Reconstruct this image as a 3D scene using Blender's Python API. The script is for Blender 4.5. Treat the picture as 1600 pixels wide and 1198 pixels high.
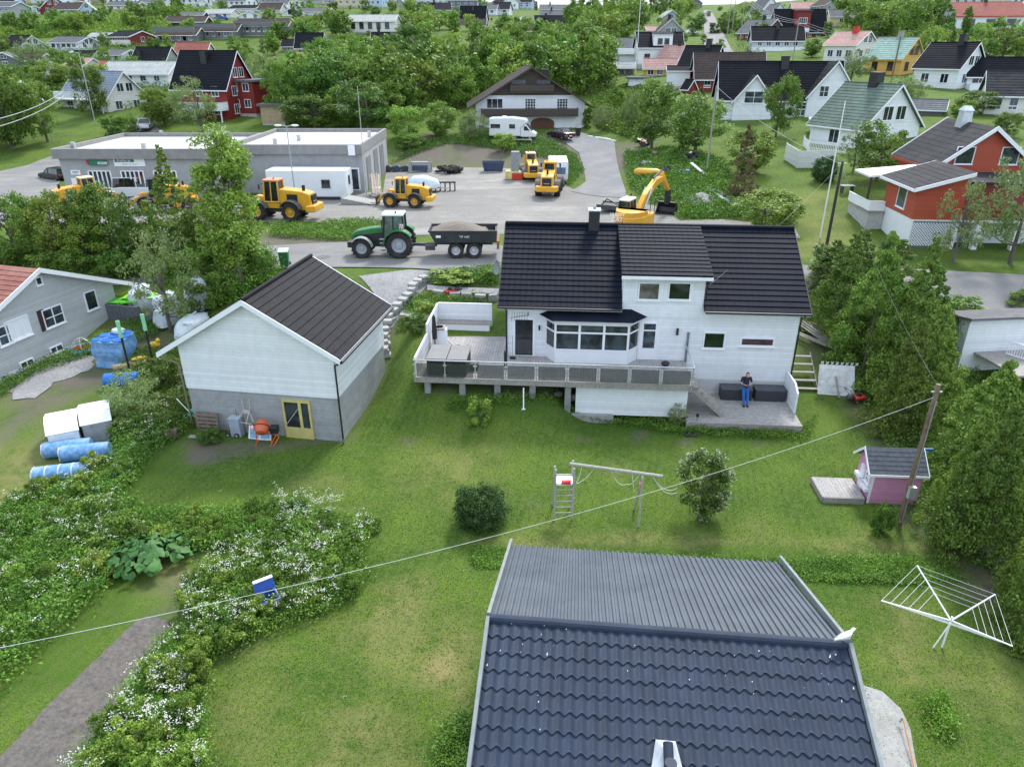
import bpy, math, random
import numpy as np
from mathutils import Vector, Matrix
from mathutils.geometry import delaunay_2d_cdt
R=math.radians; PI=math.pi
for _o in list(bpy.data.objects): bpy.data.objects.remove(_o)
S=bpy.context.scene; COL=S.collection
random.seed(7); rnd=random.random
def U(a,b): return a+(b-a)*rnd()
# ---------------- camera, world, sun, exposure
F=1110.0; TH=R(25.3); CH=17.0; CT=math.cos(TH); ST=math.sin(TH)
cam=bpy.data.cameras.new('camera'); co=bpy.data.objects.new('camera',cam); COL.objects.link(co)
cam.sensor_fit='HORIZONTAL'; cam.sensor_width=36; cam.lens=36*F/1600; cam.clip_end=5000; cam.clip_start=.1
co.location=(0,0,CH); co.rotation_euler=(PI/2-TH,0,0); S.camera=co
S.view_settings.view_transform='Standard'; S.view_settings.look='None'; S.view_settings.gamma=1; S.view_settings.exposure=1.08
W=bpy.data.worlds.new('World'); S.world=W; W.use_nodes=True
SE,SR=R(50),R(22)
nt=W.node_tree; bg=nt.nodes['Background']; sk=nt.nodes.new('ShaderNodeTexSky'); sk.sky_type='NISHITA'; sk.sun_disc=False
sk.sun_elevation=SE; sk.sun_rotation=SR; sk.air_density=1.0; sk.dust_density=4.0; sk.ozone_density=1.0
# thin overcast: a pale cloud layer mixed over the blue
tcw=nt.nodes.new('ShaderNodeTexCoord'); mpw=nt.nodes.new('ShaderNodeMapping'); mpw.inputs['Scale'].default_value=(1,1,3)
nzw=nt.nodes.new('ShaderNodeTexNoise'); nzw.inputs['Scale'].default_value=3; nzw.inputs['Detail'].default_value=6
crw=nt.nodes.new('ShaderNodeMapRange'); crw.inputs[1].default_value=.3; crw.inputs[2].default_value=.62; crw.inputs[3].default_value=.45; crw.inputs[4].default_value=.92
mxw=nt.nodes.new('ShaderNodeMix'); mxw.data_type='RGBA'; mxw.inputs['B'].default_value=(8.2,9.4,11.2,1)
nt.links.new(tcw.outputs['Generated'],mpw.inputs[0]); nt.links.new(mpw.outputs[0],nzw.inputs['Vector']); nt.links.new(nzw.outputs[0],crw.inputs[0])
nt.links.new(crw.outputs[0],mxw.inputs['Factor']); nt.links.new(sk.outputs[0],mxw.inputs['A']); nt.links.new(mxw.outputs['Result'],bg.inputs[0])
bg.inputs[1].default_value=0.09
sl=bpy.data.lights.new('sun','SUN'); sl.energy=2.0; sl.angle=R(12); sl.color=(1,.96,.9)
so=bpy.data.objects.new('sun',sl); COL.objects.link(so)
_d=Vector((math.sin(SR)*math.cos(SE),math.cos(SR)*math.cos(SE),math.sin(SE))); so.rotation_euler=_d.to_track_quat('Z','Y').to_euler(); so.location=(0,0,60)
# ---------------- terrain height and pixel-to-ground helpers (used to read real positions off the photo)
YK=[-60,17,19.8,22,33,37,41,45.5,56,68,80,93,104,120,145,190,240,330,450,600,900,2500]
RC=[-.6,-.2,.1,.25,.6]
ZT=np.array([
[-.3,-.2,-.1,0,.2,.35,.6,1.9,3,3,3,3.5,5.6,8,10.5,15.5,23,34,46,60,78,80],
[-.8,-.7,-.6,0,0,.9,2,3,3,3,3,3,5.6,7.5,10.5,16,23,33,43,54,62,62],
[-.8,-.7,-.6,0,0,.9,2,3,3,3,3.2,4,5.6,7.2,10,15,20.5,28.5,35,42,38,30],
[-.8,-.7,-.6,0,0,.9,2,3,3,4.2,5.2,6.2,7.5,9,12,16.3,21,28.5,37,46,45,40],
[-.8,-.7,-.6,0,0,.9,2,3,3.6,5.5,7.5,8.8,9.8,11,14,19.5,25,34,46,60,75,75]])
def HT(x,y):
    x=np.asarray(x,float); y=np.asarray(y,float)
    r=np.clip(x/np.maximum(y,12.0),-.6,.6)
    cols=np.array([np.interp(y,YK,z) for z in ZT])
    i=np.clip(np.searchsorted(RC,r)-1,0,3); rc=np.array(RC)
    t=(r-rc[i])/(rc[i+1]-rc[i]); t=t*t*(3-2*t)
    a=np.take_along_axis(cols,i[None],0)[0] if cols.ndim>1 else cols[i]
    b=np.take_along_axis(cols,(i+1)[None],0)[0] if cols.ndim>1 else cols[i+1]
    return a*(1-t)+b*t
_HT=HT
def _ss(x,a,b): t=np.clip((x-a)/(b-a),0,1); return t*t*(3-2*t)
def HT(x,y):
    z=_HT(x,y); x=np.asarray(x,float); y=np.asarray(y,float)
    w=_ss(x,-8,-5.2)*(1-_ss(x,1.5,4))*_ss(y,28.6,32.4)*(1-_ss(y,40,44))
    return np.maximum(z,w*(1.35+np.clip(y-32,0,10)*.17))
def H(x,y): return float(HT(np.array([x]),np.array([y]))[0])
def ray(u,v):
    yu=(599-v)/F; return ((u-800)/F, CT+yu*ST, -ST+yu*CT)
def PD(u,v,d): r=ray(u,v); return Vector((r[0]*d,r[1]*d,CH+r[2]*d))
def PZ(u,v,z): r=ray(u,v); d=(z-CH)/r[2]; return Vector((r[0]*d,r[1]*d,z))
def PY(u,v,Y): r=ray(u,v); return PD(u,v,Y/r[1])
_D=np.concatenate([np.arange(8,120,.1),np.arange(120,1200,.5)])
def G(u,v):
    r=ray(u,v); x=r[0]*_D; y=r[1]*_D; z=CH+r[2]*_D
    k=np.argmax(z<=HT(x,y)); 
    if k==0: k=len(_D)-1
    d=_D[k]; return Vector((r[0]*d,r[1]*d,H(r[0]*d,r[1]*d)))
def dep(p): return p[1]*CT-(p[2]-CH)*ST
def UV(p):
    d=dep(p); yu=(p[1]*ST+(p[2]-CH)*CT)/d; return (800+F*p[0]/d, 599-F*yu)
# ---------------- object helpers
def tag(o,label=None,cat=None,group=None,kind=None):
    if label: o['label']=label
    if cat: o['category']=cat
    if group: o['group']=group
    if kind: o['kind']=kind
    return o
def thing(name,label,cat,loc=(0,0,0),rz=0,group=None):
    o=bpy.data.objects.new(name,None); COL.objects.link(o); o.location=loc; o.rotation_euler=(0,0,rz); o.empty_display_size=.3
    return tag(o,label,cat,group)
def link(name,me,par=None,loc=None,rot=None,scale=None):
    o=bpy.data.objects.new(name,me); COL.objects.link(o)
    if par: o.parent=par
    if loc is not None: o.location=loc
    if rot is not None: o.rotation_euler=rot
    if scale is not None: o.scale=scale
    return o
KIDS={}
def copy_tree(o,loc=None,rz=None,label=None,group=None,parent=None):
    c=o.copy(); COL.objects.link(c); c.parent=parent
    if loc is not None: c.location=loc
    if rz is not None: c.rotation_euler=(0,0,rz)
    if label: c['label']=label
    if group: c['group']=group
    for ch in list(o.children): copy_tree(ch,parent=c)
    return c
class MB:
    def __init__(s): s.V=[]; s.F=[]; s.T=None; s.mi=[]; s.cur=0
    def add(s,vs,fs):
        n=len(s.V)
        if s.T is not None: vs=[tuple(s.T@Vector(p)) for p in vs]
        s.V+=[tuple(p) for p in vs]; s.F+=[tuple(i+n for i in f) for f in fs]; s.mi+=[s.cur]*len(fs); return s
    def box(s,c,sz,rz=0,rx=0,ry=0):
        a,b,h=[q/2 for q in sz]; vs=[(x,y,z) for x in(-a,a) for y in(-b,b) for z in(-h,h)]
        if rz or rx or ry:
            m=Matrix.Rotation(rz,3,'Z')@Matrix.Rotation(ry,3,'Y')@Matrix.Rotation(rx,3,'X'); vs=[m@Vector(p) for p in vs]
        return s.add([(p[0]+c[0],p[1]+c[1],p[2]+c[2]) for p in vs],[(0,1,3,2),(4,6,7,5),(0,4,5,1),(2,3,7,6),(0,2,6,4),(1,5,7,3)])
    def bx(s,x0,x1,y0,y1,z0,z1): return s.box(((x0+x1)/2,(y0+y1)/2,(z0+z1)/2),(abs(x1-x0),abs(y1-y0),abs(z1-z0)))
    def cyl(s,p0,p1,r0,r1=None,n=10,cap=True):
        r1=r0 if r1 is None else r1; p0=Vector(p0); p1=Vector(p1); ax=(p1-p0).normalized()
        t=Vector((0,0,1)) if abs(ax.z)<.9 else Vector((1,0,0)); e1=ax.cross(t).normalized(); e2=ax.cross(e1)
        vs=[]
        for p,r in((p0,r0),(p1,r1)):
            for i in range(n): a=2*PI*i/n; vs.append(p+e1*(math.cos(a)*r)+e2*(math.sin(a)*r))
        fs=[(i,(i+1)%n,n+(i+1)%n,n+i) for i in range(n)]
        if cap: fs+=[tuple(range(n))[::-1],tuple(range(n,2*n))]
        return s.add(vs,fs)
    def tube(s,pts,r,n=6):
        for a,b in zip(pts[:-1],pts[1:]): s.cyl(a,b,r,r,n)
        return s
    def prism(s,pts,ax,a,b):
        m={'x':lambda p,t:(t,p[0],p[1]),'y':lambda p,t:(p[0],t,p[1]),'z':lambda p,t:(p[0],p[1],t)}[ax]; n=len(pts)
        return s.add([m(p,a) for p in pts]+[m(p,b) for p in pts],[(i,(i+1)%n,n+(i+1)%n,n+i) for i in range(n)]+[tuple(range(n))[::-1],tuple(range(n,2*n))])
    def ell(s,c,r,n=12,m=8,jit=0):
        vs=[];fs=[]
        for j in range(m+1):
            t=PI*j/m
            for i in range(n):
                a=2*PI*i/n; k=1+jit*(rnd()-.5); vs.append((c[0]+r[0]*math.sin(t)*math.cos(a)*k,c[1]+r[1]*math.sin(t)*math.sin(a)*k,c[2]+r[2]*math.cos(t)*k))
        for j in range(m):
            for i in range(n): fs.append((j*n+i,j*n+(i+1)%n,(j+1)*n+(i+1)%n,(j+1)*n+i))
        return s.add(vs,fs)
    def lathe(s,prof,n=16,c=(0,0,0)):
        vs=[];fs=[];m=len(prof)
        for r,z in prof:
            for i in range(n): a=2*PI*i/n; vs.append((c[0]+r*math.cos(a),c[1]+r*math.sin(a),c[2]+z))
        for j in range(m-1):
            for i in range(n): fs.append((j*n+i,j*n+(i+1)%n,(j+1)*n+(i+1)%n,(j+1)*n+i))
        return s.add(vs,fs)
    def slab(s,p0,p1,p2,p3,th):
        p=[Vector(q) for q in(p0,p1,p2,p3)]; nrm=(p[1]-p[0]).cross(p[3]-p[0]).normalized()*th
        return s.add(p+[q-nrm for q in p],[(0,1,2,3),(7,6,5,4),(0,4,5,1),(1,5,6,2),(2,6,7,3),(3,7,4,0)])
    def loft(s,secs,cap=True):
        n=len(secs[0]); vs=[p for q in secs for p in q]; fs=[]
        for j in range(len(secs)-1):
            for i in range(n): fs.append((j*n+i,j*n+(i+1)%n,(j+1)*n+(i+1)%n,(j+1)*n+i))
        if cap: fs+=[tuple(range(n))[::-1],tuple(range((len(secs)-1)*n,len(secs)*n))]
        return s.add(vs,fs)
    def mesh(s,name,mat,smooth=False):
        me=bpy.data.meshes.new(name); me.from_pydata(s.V,[],s.F)
        for m in(mat if isinstance(mat,(list,tuple)) else [mat]): me.materials.append(m)
        if any(s.mi): me.polygons.foreach_set('material_index',s.mi)
        me.update()
        if smooth:
            me.polygons.foreach_set('use_smooth',[True]*len(me.polygons))
            try: me.set_sharp_from_angle(angle=R(40))
            except Exception: pass
        return me
    def build(s,name,mat,par=None,loc=None,rot=None,smooth=False,bev=0):
        o=link(name,s.mesh(name,mat,smooth),par,loc,rot)
        if bev:
            b=o.modifiers.new('bevel','BEVEL'); b.width=bev; b.segments=2; b.limit_method='ANGLE'; b.angle_limit=R(35)
        return o
def npmesh(name,V,Fq,mat,smooth=False,mats=None):
    me=bpy.data.meshes.new(name); V=np.asarray(V,np.float32); Fq=np.asarray(Fq,np.int32); k=Fq.shape[1]
    me.vertices.add(len(V)); me.vertices.foreach_set('co',V.ravel()); me.loops.add(Fq.size); me.loops.foreach_set('vertex_index',Fq.ravel())
    me.polygons.add(len(Fq)); me.polygons.foreach_set('loop_start',np.arange(0,Fq.size,k,dtype=np.int32)); me.polygons.foreach_set('loop_total',np.full(len(Fq),k,np.int32))
    if smooth: me.polygons.foreach_set('use_smooth',np.ones(len(Fq),bool))
    for m in(mat if isinstance(mat,(list,tuple)) else [mat]): me.materials.append(m)
    if mats is not None: me.polygons.foreach_set('material_index',np.asarray(mats,np.int32))
    me.update(calc_edges=True); me.validate(); return me
# ---------------- materials
def nodes(name):
    m=bpy.data.materials.new(name); m.use_nodes=True; t=m.node_tree; return m,t,t.nodes['Principled BSDF'],(lambda k:t.nodes.new(k)),(lambda a,b:t.links.new(a,b))
def sc(c,k): return (min(1,c[0]*k),min(1,c[1]*k),min(1,c[2]*k),1)
MC={}
def M(name,c,rough=.7,metal=0,var=.25,scale=3,bump=0,bands=0,bdir='Z',bdark=.6,dirt=None,dscale=.6,damt=.5,bdist=.02,objrand=0,detail=6,spec=None,streak=None):
    if name in MC: return MC[name]
    m,t,b,N,L=nodes(name); c=tuple(c)+(1,) if len(c)==3 else c
    tc=N('ShaderNodeTexCoord'); nz=N('ShaderNodeTexNoise'); nz.inputs['Scale'].default_value=scale; nz.inputs['Detail'].default_value=detail; nz.inputs['Roughness'].default_value=.65
    L(tc.outputs['Object'],nz.inputs['Vector'])
    mp=N('ShaderNodeMapRange'); mp.inputs[1].default_value=.3; mp.inputs[2].default_value=.7; L(nz.outputs[0],mp.inputs[0])
    mx=N('ShaderNodeMix'); mx.data_type='RGBA'; mx.inputs['A'].default_value=sc(c,1-var); mx.inputs['B'].default_value=sc(c,1+var); L(mp.outputs[0],mx.inputs['Factor'])
    out=mx.outputs['Result']; hgt=None
    if dirt:
        n2=N('ShaderNodeTexNoise'); n2.inputs['Scale'].default_value=dscale; n2.inputs['Detail'].default_value=8; n2.inputs['Roughness'].default_value=.7; L(tc.outputs['Object'],n2.inputs['Vector'])
        m2=N('ShaderNodeMapRange'); m2.inputs[1].default_value=.45; m2.inputs[2].default_value=.7; m2.inputs[4].default_value=damt; L(n2.outputs[0],m2.inputs[0])
        mm=N('ShaderNodeMix'); mm.data_type='RGBA'; mm.inputs['B'].default_value=tuple(dirt)+(1,); L(m2.outputs[0],mm.inputs['Factor']); L(out,mm.inputs['A']); out=mm.outputs['Result']
    if streak:
        mps=N('ShaderNodeMapping'); mps.inputs['Scale'].default_value=streak[1]; mps.inputs['Rotation'].default_value=(0,0,streak[2]); L(tc.outputs['Object'],mps.inputs[0]); n9=N('ShaderNodeTexNoise'); n9.inputs['Scale'].default_value=1; n9.inputs['Detail'].default_value=5; n9.inputs['Distortion'].default_value=.6; L(mps.outputs[0],n9.inputs['Vector'])
        m9=N('ShaderNodeMapRange'); m9.inputs[1].default_value=.48; m9.inputs[2].default_value=.66; m9.inputs[4].default_value=streak[3]; L(n9.outputs[0],m9.inputs[0]); mm=N('ShaderNodeMix'); mm.data_type='RGBA'; mm.inputs['B'].default_value=tuple(streak[0])+(1,); L(m9.outputs[0],mm.inputs['Factor']); L(out,mm.inputs['A']); out=mm.outputs['Result']
    if bands:
        sp=N('ShaderNodeSeparateXYZ'); L(tc.outputs['Object'],sp.inputs[0])
        mu=N('ShaderNodeMath'); mu.operation='MULTIPLY'; mu.inputs[1].default_value=1/bands; L(sp.outputs[bdir],mu.inputs[0])
        fr=N('ShaderNodeMath'); fr.operation='FRACT'; L(mu.outputs[0],fr.inputs[0])
        lt=N('ShaderNodeMath'); lt.operation='LESS_THAN'; lt.inputs[1].default_value=.1; L(fr.outputs[0],lt.inputs[0])
        mm=N('ShaderNodeMix'); mm.data_type='RGBA'; mm.blend_type='MULTIPLY'; mm.inputs['B'].default_value=(bdark,)*3+(1,); L(lt.outputs[0],mm.inputs['Factor']); L(out,mm.inputs['A']); out=mm.outputs['Result']
        # per-board tone
        fl=N('ShaderNodeMath'); fl.operation='FLOOR'; L(mu.outputs[0],fl.inputs[0]); wn=N('ShaderNodeTexWhiteNoise'); wn.noise_dimensions='1D'; L(fl.outputs[0],wn.inputs['W'])
        m3=N('ShaderNodeMapRange'); m3.inputs[3].default_value=.92 ; m3.inputs[4].default_value=1.04; L(wn.outputs['Value'],m3.inputs[0])
        m4=N('ShaderNodeMix'); m4.data_type='RGBA'; m4.blend_type='MULTIPLY'; m4.inputs['Factor'].default_value=1; L(out,m4.inputs['A']); L(m3.outputs[0],m4.inputs['B']); out=m4.outputs['Result']
        hgt=fr.outputs[0]
    if objrand:
        oi=N('ShaderNodeObjectInfo'); hs=N('ShaderNodeHueSaturation'); m5=N('ShaderNodeMapRange'); m5.inputs[3].default_value=1-objrand; m5.inputs[4].default_value=1+objrand
        L(oi.outputs['Random'],m5.inputs[0]); L(m5.outputs[0],hs.inputs['Value']); L(out,hs.inputs['Color']); out=hs.outputs['Color']
    L(out,b.inputs['Base Color']); b.inputs['Roughness'].default_value=rough; b.inputs['Metallic'].default_value=metal
    if spec is not None: b.inputs['Specular IOR Level'].default_value=spec
    if bump or bands:
        bp=N('ShaderNodeBump'); bp.inputs['Strength'].default_value=max(bump,.35) if bands else bump; bp.inputs['Distance'].default_value=bdist
        if bands:
            ad=N('ShaderNodeMath'); ad.operation='MULTIPLY_ADD'; ad.inputs[1].default_value=.3; L(nz.outputs[0],ad.inputs[0]); L(hgt,ad.inputs[2]); L(ad.outputs[0],bp.inputs['Height'])
        else: L(nz.outputs[0],bp.inputs['Height'])
        L(bp.outputs[0],b.inputs['Normal'])
    MC[name]=m; return m
def leafmat(name,c1,c2,rand=.25,trans=.25,rough=.55):
    if name in MC: return MC[name]
    m,t,b,N,L=nodes(name)
    ge=N('ShaderNodeNewGeometry'); oi=N('ShaderNodeObjectInfo'); mx=N('ShaderNodeMix'); mx.data_type='RGBA'
    mx.inputs['A'].default_value=tuple(c1)+(1,); mx.inputs['B'].default_value=tuple(c2)+(1,)
    tc=N('ShaderNodeTexCoord'); nz=N('ShaderNodeTexNoise'); nz.inputs['Scale'].default_value=1.1; nz.inputs['Detail'].default_value=2; L(tc.outputs['Object'],nz.inputs['Vector'])
    a=N('ShaderNodeMath'); a.operation='MULTIPLY_ADD'; a.inputs[1].default_value=.55; L(ge.outputs['Random Per Island'],a.inputs[0])
    mr=N('ShaderNodeMapRange'); mr.inputs[1].default_value=.35; mr.inputs[2].default_value=.65; mr.inputs[4].default_value=.45; L(nz.outputs[0],mr.inputs[0]); L(mr.outputs[0],a.inputs[2]); L(a.outputs[0],mx.inputs['Factor'])
    hs=N('ShaderNodeHueSaturation'); L(mx.outputs['Result'],hs.inputs['Color'])
    m5=N('ShaderNodeMapRange'); m5.inputs[3].default_value=1-rand; m5.inputs[4].default_value=1+rand; L(oi.outputs['Random'],m5.inputs[0]); L(m5.outputs[0],hs.inputs['Value'])
    mu=N('ShaderNodeMath'); mu.operation='MULTIPLY'; mu.inputs[1].default_value=7.31; L(oi.outputs['Random'],mu.inputs[0]); fr=N('ShaderNodeMath'); fr.operation='FRACT'; L(mu.outputs[0],fr.inputs[0])
    m6=N('ShaderNodeMapRange'); m6.inputs[3].default_value=.488; m6.inputs[4].default_value=.515; L(fr.outputs[0],m6.inputs[0]); L(m6.outputs[0],hs.inputs['Hue'])
    L(hs.outputs[0],b.inputs['Base Color']); b.inputs['Roughness'].default_value=rough; b.inputs['Specular IOR Level'].default_value=.3
    tr=N('ShaderNodeBsdfTranslucent'); L(hs.outputs[0],tr.inputs[0]); ms=N('ShaderNodeMixShader'); ms.inputs[0].default_value=trans
    L(b.outputs[0],ms.inputs[1]); L(tr.outputs[0],ms.inputs[2]); L(ms.outputs[0],t.nodes['Material Output'].inputs[0])
    MC[name]=m; return m
def glassm(name='window_glass',c=(.02,.025,.03),rough=.06):
    if name in MC: return MC[name]
    m,t,b,N,L=nodes(name)
    oi=N('ShaderNodeObjectInfo'); mr=N('ShaderNodeMapRange'); mr.inputs[3].default_value=.4; mr.inputs[4].default_value=2.6; L(oi.outputs['Random'],mr.inputs[0])
    tc=N('ShaderNodeTexCoord'); nz=N('ShaderNodeTexNoise'); nz.inputs['Scale'].default_value=1.7; L(tc.outputs['Object'],nz.inputs['Vector'])
    m2=N('ShaderNodeMapRange'); m2.inputs[1].default_value=.4; m2.inputs[2].default_value=.6; m2.inputs[3].default_value=.6; m2.inputs[4].default_value=1.7; L(nz.outputs[0],m2.inputs[0])
    mu=N('ShaderNodeMath'); mu.operation='MULTIPLY'; L(mr.outputs[0],mu.inputs[0]); L(m2.outputs[0],mu.inputs[1])
    vm=N('ShaderNodeVectorMath'); vm.operation='SCALE'; vm.inputs[0].default_value=c; L(mu.outputs[0],vm.inputs['Scale']); L(vm.outputs[0],b.inputs['Base Color'])
    b.inputs['Roughness'].default_value=rough; b.inputs['Specular IOR Level'].default_value=.7
    MC[name]=m; return m
WHITE=M('white_paint',(.8,.82,.85),.55,var=.04,scale=1.5,dirt=(.55,.56,.52),dscale=.5,damt=.18)
WSIDE=M('white_siding',(.79,.815,.85),.55,var=.05,bands=.16,bdark=.8,dirt=(.55,.58,.57),dscale=.5,damt=.2,streak=((.55,.57,.56),(2.5,2.5,.25),0,.12))
GLASS=glassm(); GREEN_GL=glassm('green_glass',(.015,.03,.022),.05)
BLACK=M('black_plastic',(.015,.015,.017),.45,var=.3); DARK=M('dark_grey',(.05,.05,.055),.6,var=.3,dirt=(.12,.11,.09),damt=.3)
STEEL=M('galvanised_steel',(.45,.47,.48),.45,.6,var=.2,scale=6); CONC=M('concrete',(.3,.3,.29),.9,var=.18,scale=5,bump=.3,dirt=(.16,.16,.14),damt=.5)
WOODG=M('weathered_wood',(.3,.28,.255),.85,var=.3,scale=9,bump=.3,dirt=(.17,.16,.13),damt=.4)
TYRE=M('tyre_rubber',(.018,.018,.018),.85,var=.3,dirt=(.12,.11,.1),dscale=2,damt=.35)
YEL=M('machine_yellow',(.72,.36,.025),.4,var=.1,dirt=(.25,.17,.07),dscale=1.2,damt=.35)
RED=M('red_paint',(.5,.03,.02),.5,var=.15)
SMK=M('smoked_glass_panel',(.06,.07,.068),.08,var=.1); SMK.node_tree.nodes['Principled BSDF'].inputs['Alpha'].default_value=.5
# ---------------- ground
def poly(*uv): return np.array([tuple(G(u,v))[:2] for u,v in uv])
def pip(X,Y,P):
    ins=np.zeros(X.shape,bool); n=len(P); j=n-1
    for i in range(n):
        xi,yi=P[i]; xj,yj=P[j]
        c=((yi>Y)!=(yj>Y))&(X<(xj-xi)*(Y-yi)/(yj-yi+1e-12)+xi); ins^=c; j=i
    return ins
def pdist(X,Y,P):
    dm=np.full(X.shape,1e9); n=len(P)
    for i in range(n):
        a=P[i]; b=P[(i+1)%n]; ab=b-a; t=np.clip(((X-a[0])*ab[0]+(Y-a[1])*ab[1])/(ab@ab+1e-9),0,1)
        dm=np.minimum(dm,np.hypot(X-a[0]-t*ab[0],Y-a[1]-t*ab[1]))
    return dm
def soft(X,Y,P,w):
    s=pdist(X,Y,P)*np.where(pip(X,Y,P),1,-1); return np.clip(.5+s/w/2,0,1)
def grow(a,b,s,f,lim):
    o=[a]; 
    while o[-1]<b: o.append(o[-1]+s); s=min(s*f,lim)
    return o
xs=np.array([-q for q in grow(36,1500,.5,1.09,30)[::-1]]+list(np.arange(-35.6,36,.4))+grow(36,1500,.5,1.09,30))
ys=np.array([-60,-20,0]+list(np.arange(3,62,.35))+grow(62,2300,.4,1.035,30))
X,Y=np.meshgrid(xs,ys); Z=HT(X.ravel(),Y.ravel()).reshape(X.shape)
def vn(x,y,s,seed=0):
    def hsh(i,j): q=np.sin(i*127.1+j*311.7+seed*17.3)*43758.5453; return q-np.floor(q)
    x=x*s;y=y*s; i=np.floor(x);j=np.floor(y); f=x-i;g=y-j; f=f*f*(3-2*f);g=g*g*(3-2*g)
    return (hsh(i,j)*(1-f)+hsh(i+1,j)*f)*(1-g)+(hsh(i,j+1)*(1-f)+hsh(i+1,j+1)*f)*g
NZ=vn(X,Y,.9,1)*.5+vn(X,Y,2.3,2)*.3+vn(X,Y,.25,3)*.4-.6
ZB=Z+np.where((Y<62)&(abs(X)<36),NZ*.05,0)
DIRT=np.zeros(X.shape); LUSH=np.zeros(X.shape); DRY=np.zeros(X.shape)
def zone(arr,pts,w,k,nz=.5):
    global X,Y
    P=poly(*pts); m=soft(X+NZ*1.2,Y+NZ*1.2,P,w)*k*np.clip(1+NZ*nz*3,0,1.6); np.maximum(arr,m,out=arr)
zone(DIRT,[(0,625),(60,560),(150,560),(185,590),(120,625),(60,650),(0,700)],.6,.8)
zone(DIRT,[(60,660),(180,620),(240,600),(270,640),(180,690),(90,690)],.8,.65)
zone(DIRT,[(180,500),(280,520),(300,590),(200,640),(160,560)],.8,.7)
zone(DIRT,[(285,690),(440,690),(545,685),(545,693),(430,700),(330,725),(285,712)],.3,.75)
zone(DIRT,[(590,450),(640,430),(780,420),(780,470),(620,520),(545,690),(535,685)],.4,.5)
for c,r in(((915,686),9),((1003,679),13),((835,790),10),((1076,690),10),((640,690),8),((1190,690),6)): zone(DIRT,[(c[0]-r,c[1]),(c[0],c[1]-r*.6),(c[0]+r,c[1]),(c[0],c[1]+r*.6)],.25,.95,.1)
zone(DIRT,[(1330,600),(1395,590),(1420,700),(1470,830),(1600,920),(1600,1010),(1500,880),(1420,800),(1345,650)],1.0,.85)
zone(DIRT,[(1270,480),(1400,560),(1420,650),(1330,600),(1260,560)],.8,.6)
zone(DIRT,[(680,615),(900,640),(900,625),(690,590)],.5,.7)
zone(DIRT,[(420,360),(560,345),(555,375),(420,400)],.8,.9)
zone(DIRT,[(235,915),(290,900),(330,935),(300,965),(240,965)],.5,.6)
zone(DIRT,[(618,264),(650,215),(760,205),(1000,225),(1000,262),(800,265)],3,1.0)
zone(DRY,[(580,925),(660,900),(660,960),(590,965)],.5,.8); zone(DRY,[(670,990),(735,990),(730,1100),(670,1040)],.6,.9)
zone(DRY,[(480,1130),(600,1110),(640,1198),(480,1198)],.8,.7); zone(DRY,[(1380,940),(1440,940),(1440,1060),(1400,1040)],.6,.5); zone(DRY,[(1480,1030),(1600,1040),(1600,1130),(1500,1110)],1,.5)
zone(DRY,[(230,880),(330,880),(350,920),(240,930)],.6,.6); zone(DRY,[(560,1000),(700,960),(740,1000),(640,1070)],1.2,.45); zone(DRY,[(650,700),(780,700),(760,760),(640,770)],1.5,.35)
zone(DRY,[(950,835),(1120,838),(1120,850),(950,850)],.4,.9); zone(DRY,[(310,1080),(420,1060),(430,1198),(300,1198)],1,.4);zone(DRY,[(740,840),(1500,850),(1500,862),(740,856)],.3,.55)
zone(DRY,[(0,700),(120,690),(60,780),(0,820)],1.2,.5); zone(DRY,[(1250,300),(1290,300),(1350,400),(1250,400)],2,.45)
for k_ in range(26):
    u_,v_=U(330,1500),U(700,1190); r_=U(18,60); zone(DRY,[(u_-r_,v_),(u_,v_-r_*.5),(u_+r_,v_),(u_,v_+r_*.5)],.7,U(.25,.7))
zone(LUSH,[(740,856),(1420,862),(1440,910),(1230,905),(1240,890),(800,865),(760,890)],.5,1); zone(LUSH,[(0,780),(180,620),(300,720),(190,790),(330,800),(580,820),(590,900),(470,980),(330,1030),(330,1198),(110,1198),(0,1198)],.8,.35,.8)
zone(LUSH,[(990,280),(1080,270),(1130,350),(1260,370),(1060,345)],1,.8); zone(LUSH,[(700,630),(1070,640),(1070,655),(1260,665),(1260,680),(700,650)],.5,.7)
zone(LUSH,[(200,600),(290,640),(300,690),(230,700)],.5,.9); zone(LUSH,[(420,350),(620,345),(560,378),(430,378)],.8,.6)
CK=np.stack([DIRT,LUSH,DRY,np.ones_like(DIRT)],-1).reshape(-1,4)
nx=len(xs);ny=len(ys); I=np.arange(nx*ny).reshape(ny,nx)
FQ=np.stack([I[:-1,:-1],I[:-1,1:],I[1:,1:],I[1:,:-1]],-1).reshape(-1,4)
m,t,b,N,L=nodes('grass_ground')
def addn(s,d,r=.6,vec=None):
    n=N('ShaderNodeTexNoise'); n.inputs['Scale'].default_value=s; n.inputs['Detail'].default_value=d; n.inputs['Roughness'].default_value=r; L(vec or tcg.outputs['Object'],n.inputs['Vector']); return n
def mixc(f,a,bb,bt='MIX'):
    q=N('ShaderNodeMix'); q.data_type='RGBA'; q.blend_type=bt
    for s,w in(('Factor',f),('A',a),('B',bb)):
        if isinstance(w,(tuple,float,int)): q.inputs[s].default_value=w if not isinstance(w,tuple) else w+(1,)
        else: L(w,q.inputs[s])
    return q.outputs['Result']
def mrange(x,a,bb,c=0,d=1):
    q=N('ShaderNodeMapRange'); L(x,q.inputs[0]); q.inputs[1].default_value=a; q.inputs[2].default_value=bb; q.inputs[3].default_value=c; q.inputs[4].default_value=d; return q.outputs[0]
tcg=N('ShaderNodeTexCoord'); va=N('ShaderNodeVertexColor'); va.layer_name='Zones'; sp=N('ShaderNodeSeparateColor'); L(va.outputs[0],sp.inputs[0])
n1=addn(.35,6); n2=addn(3,5,.7); n3=addn(22,4,.75); n4=addn(1.1,8,.8)
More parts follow.
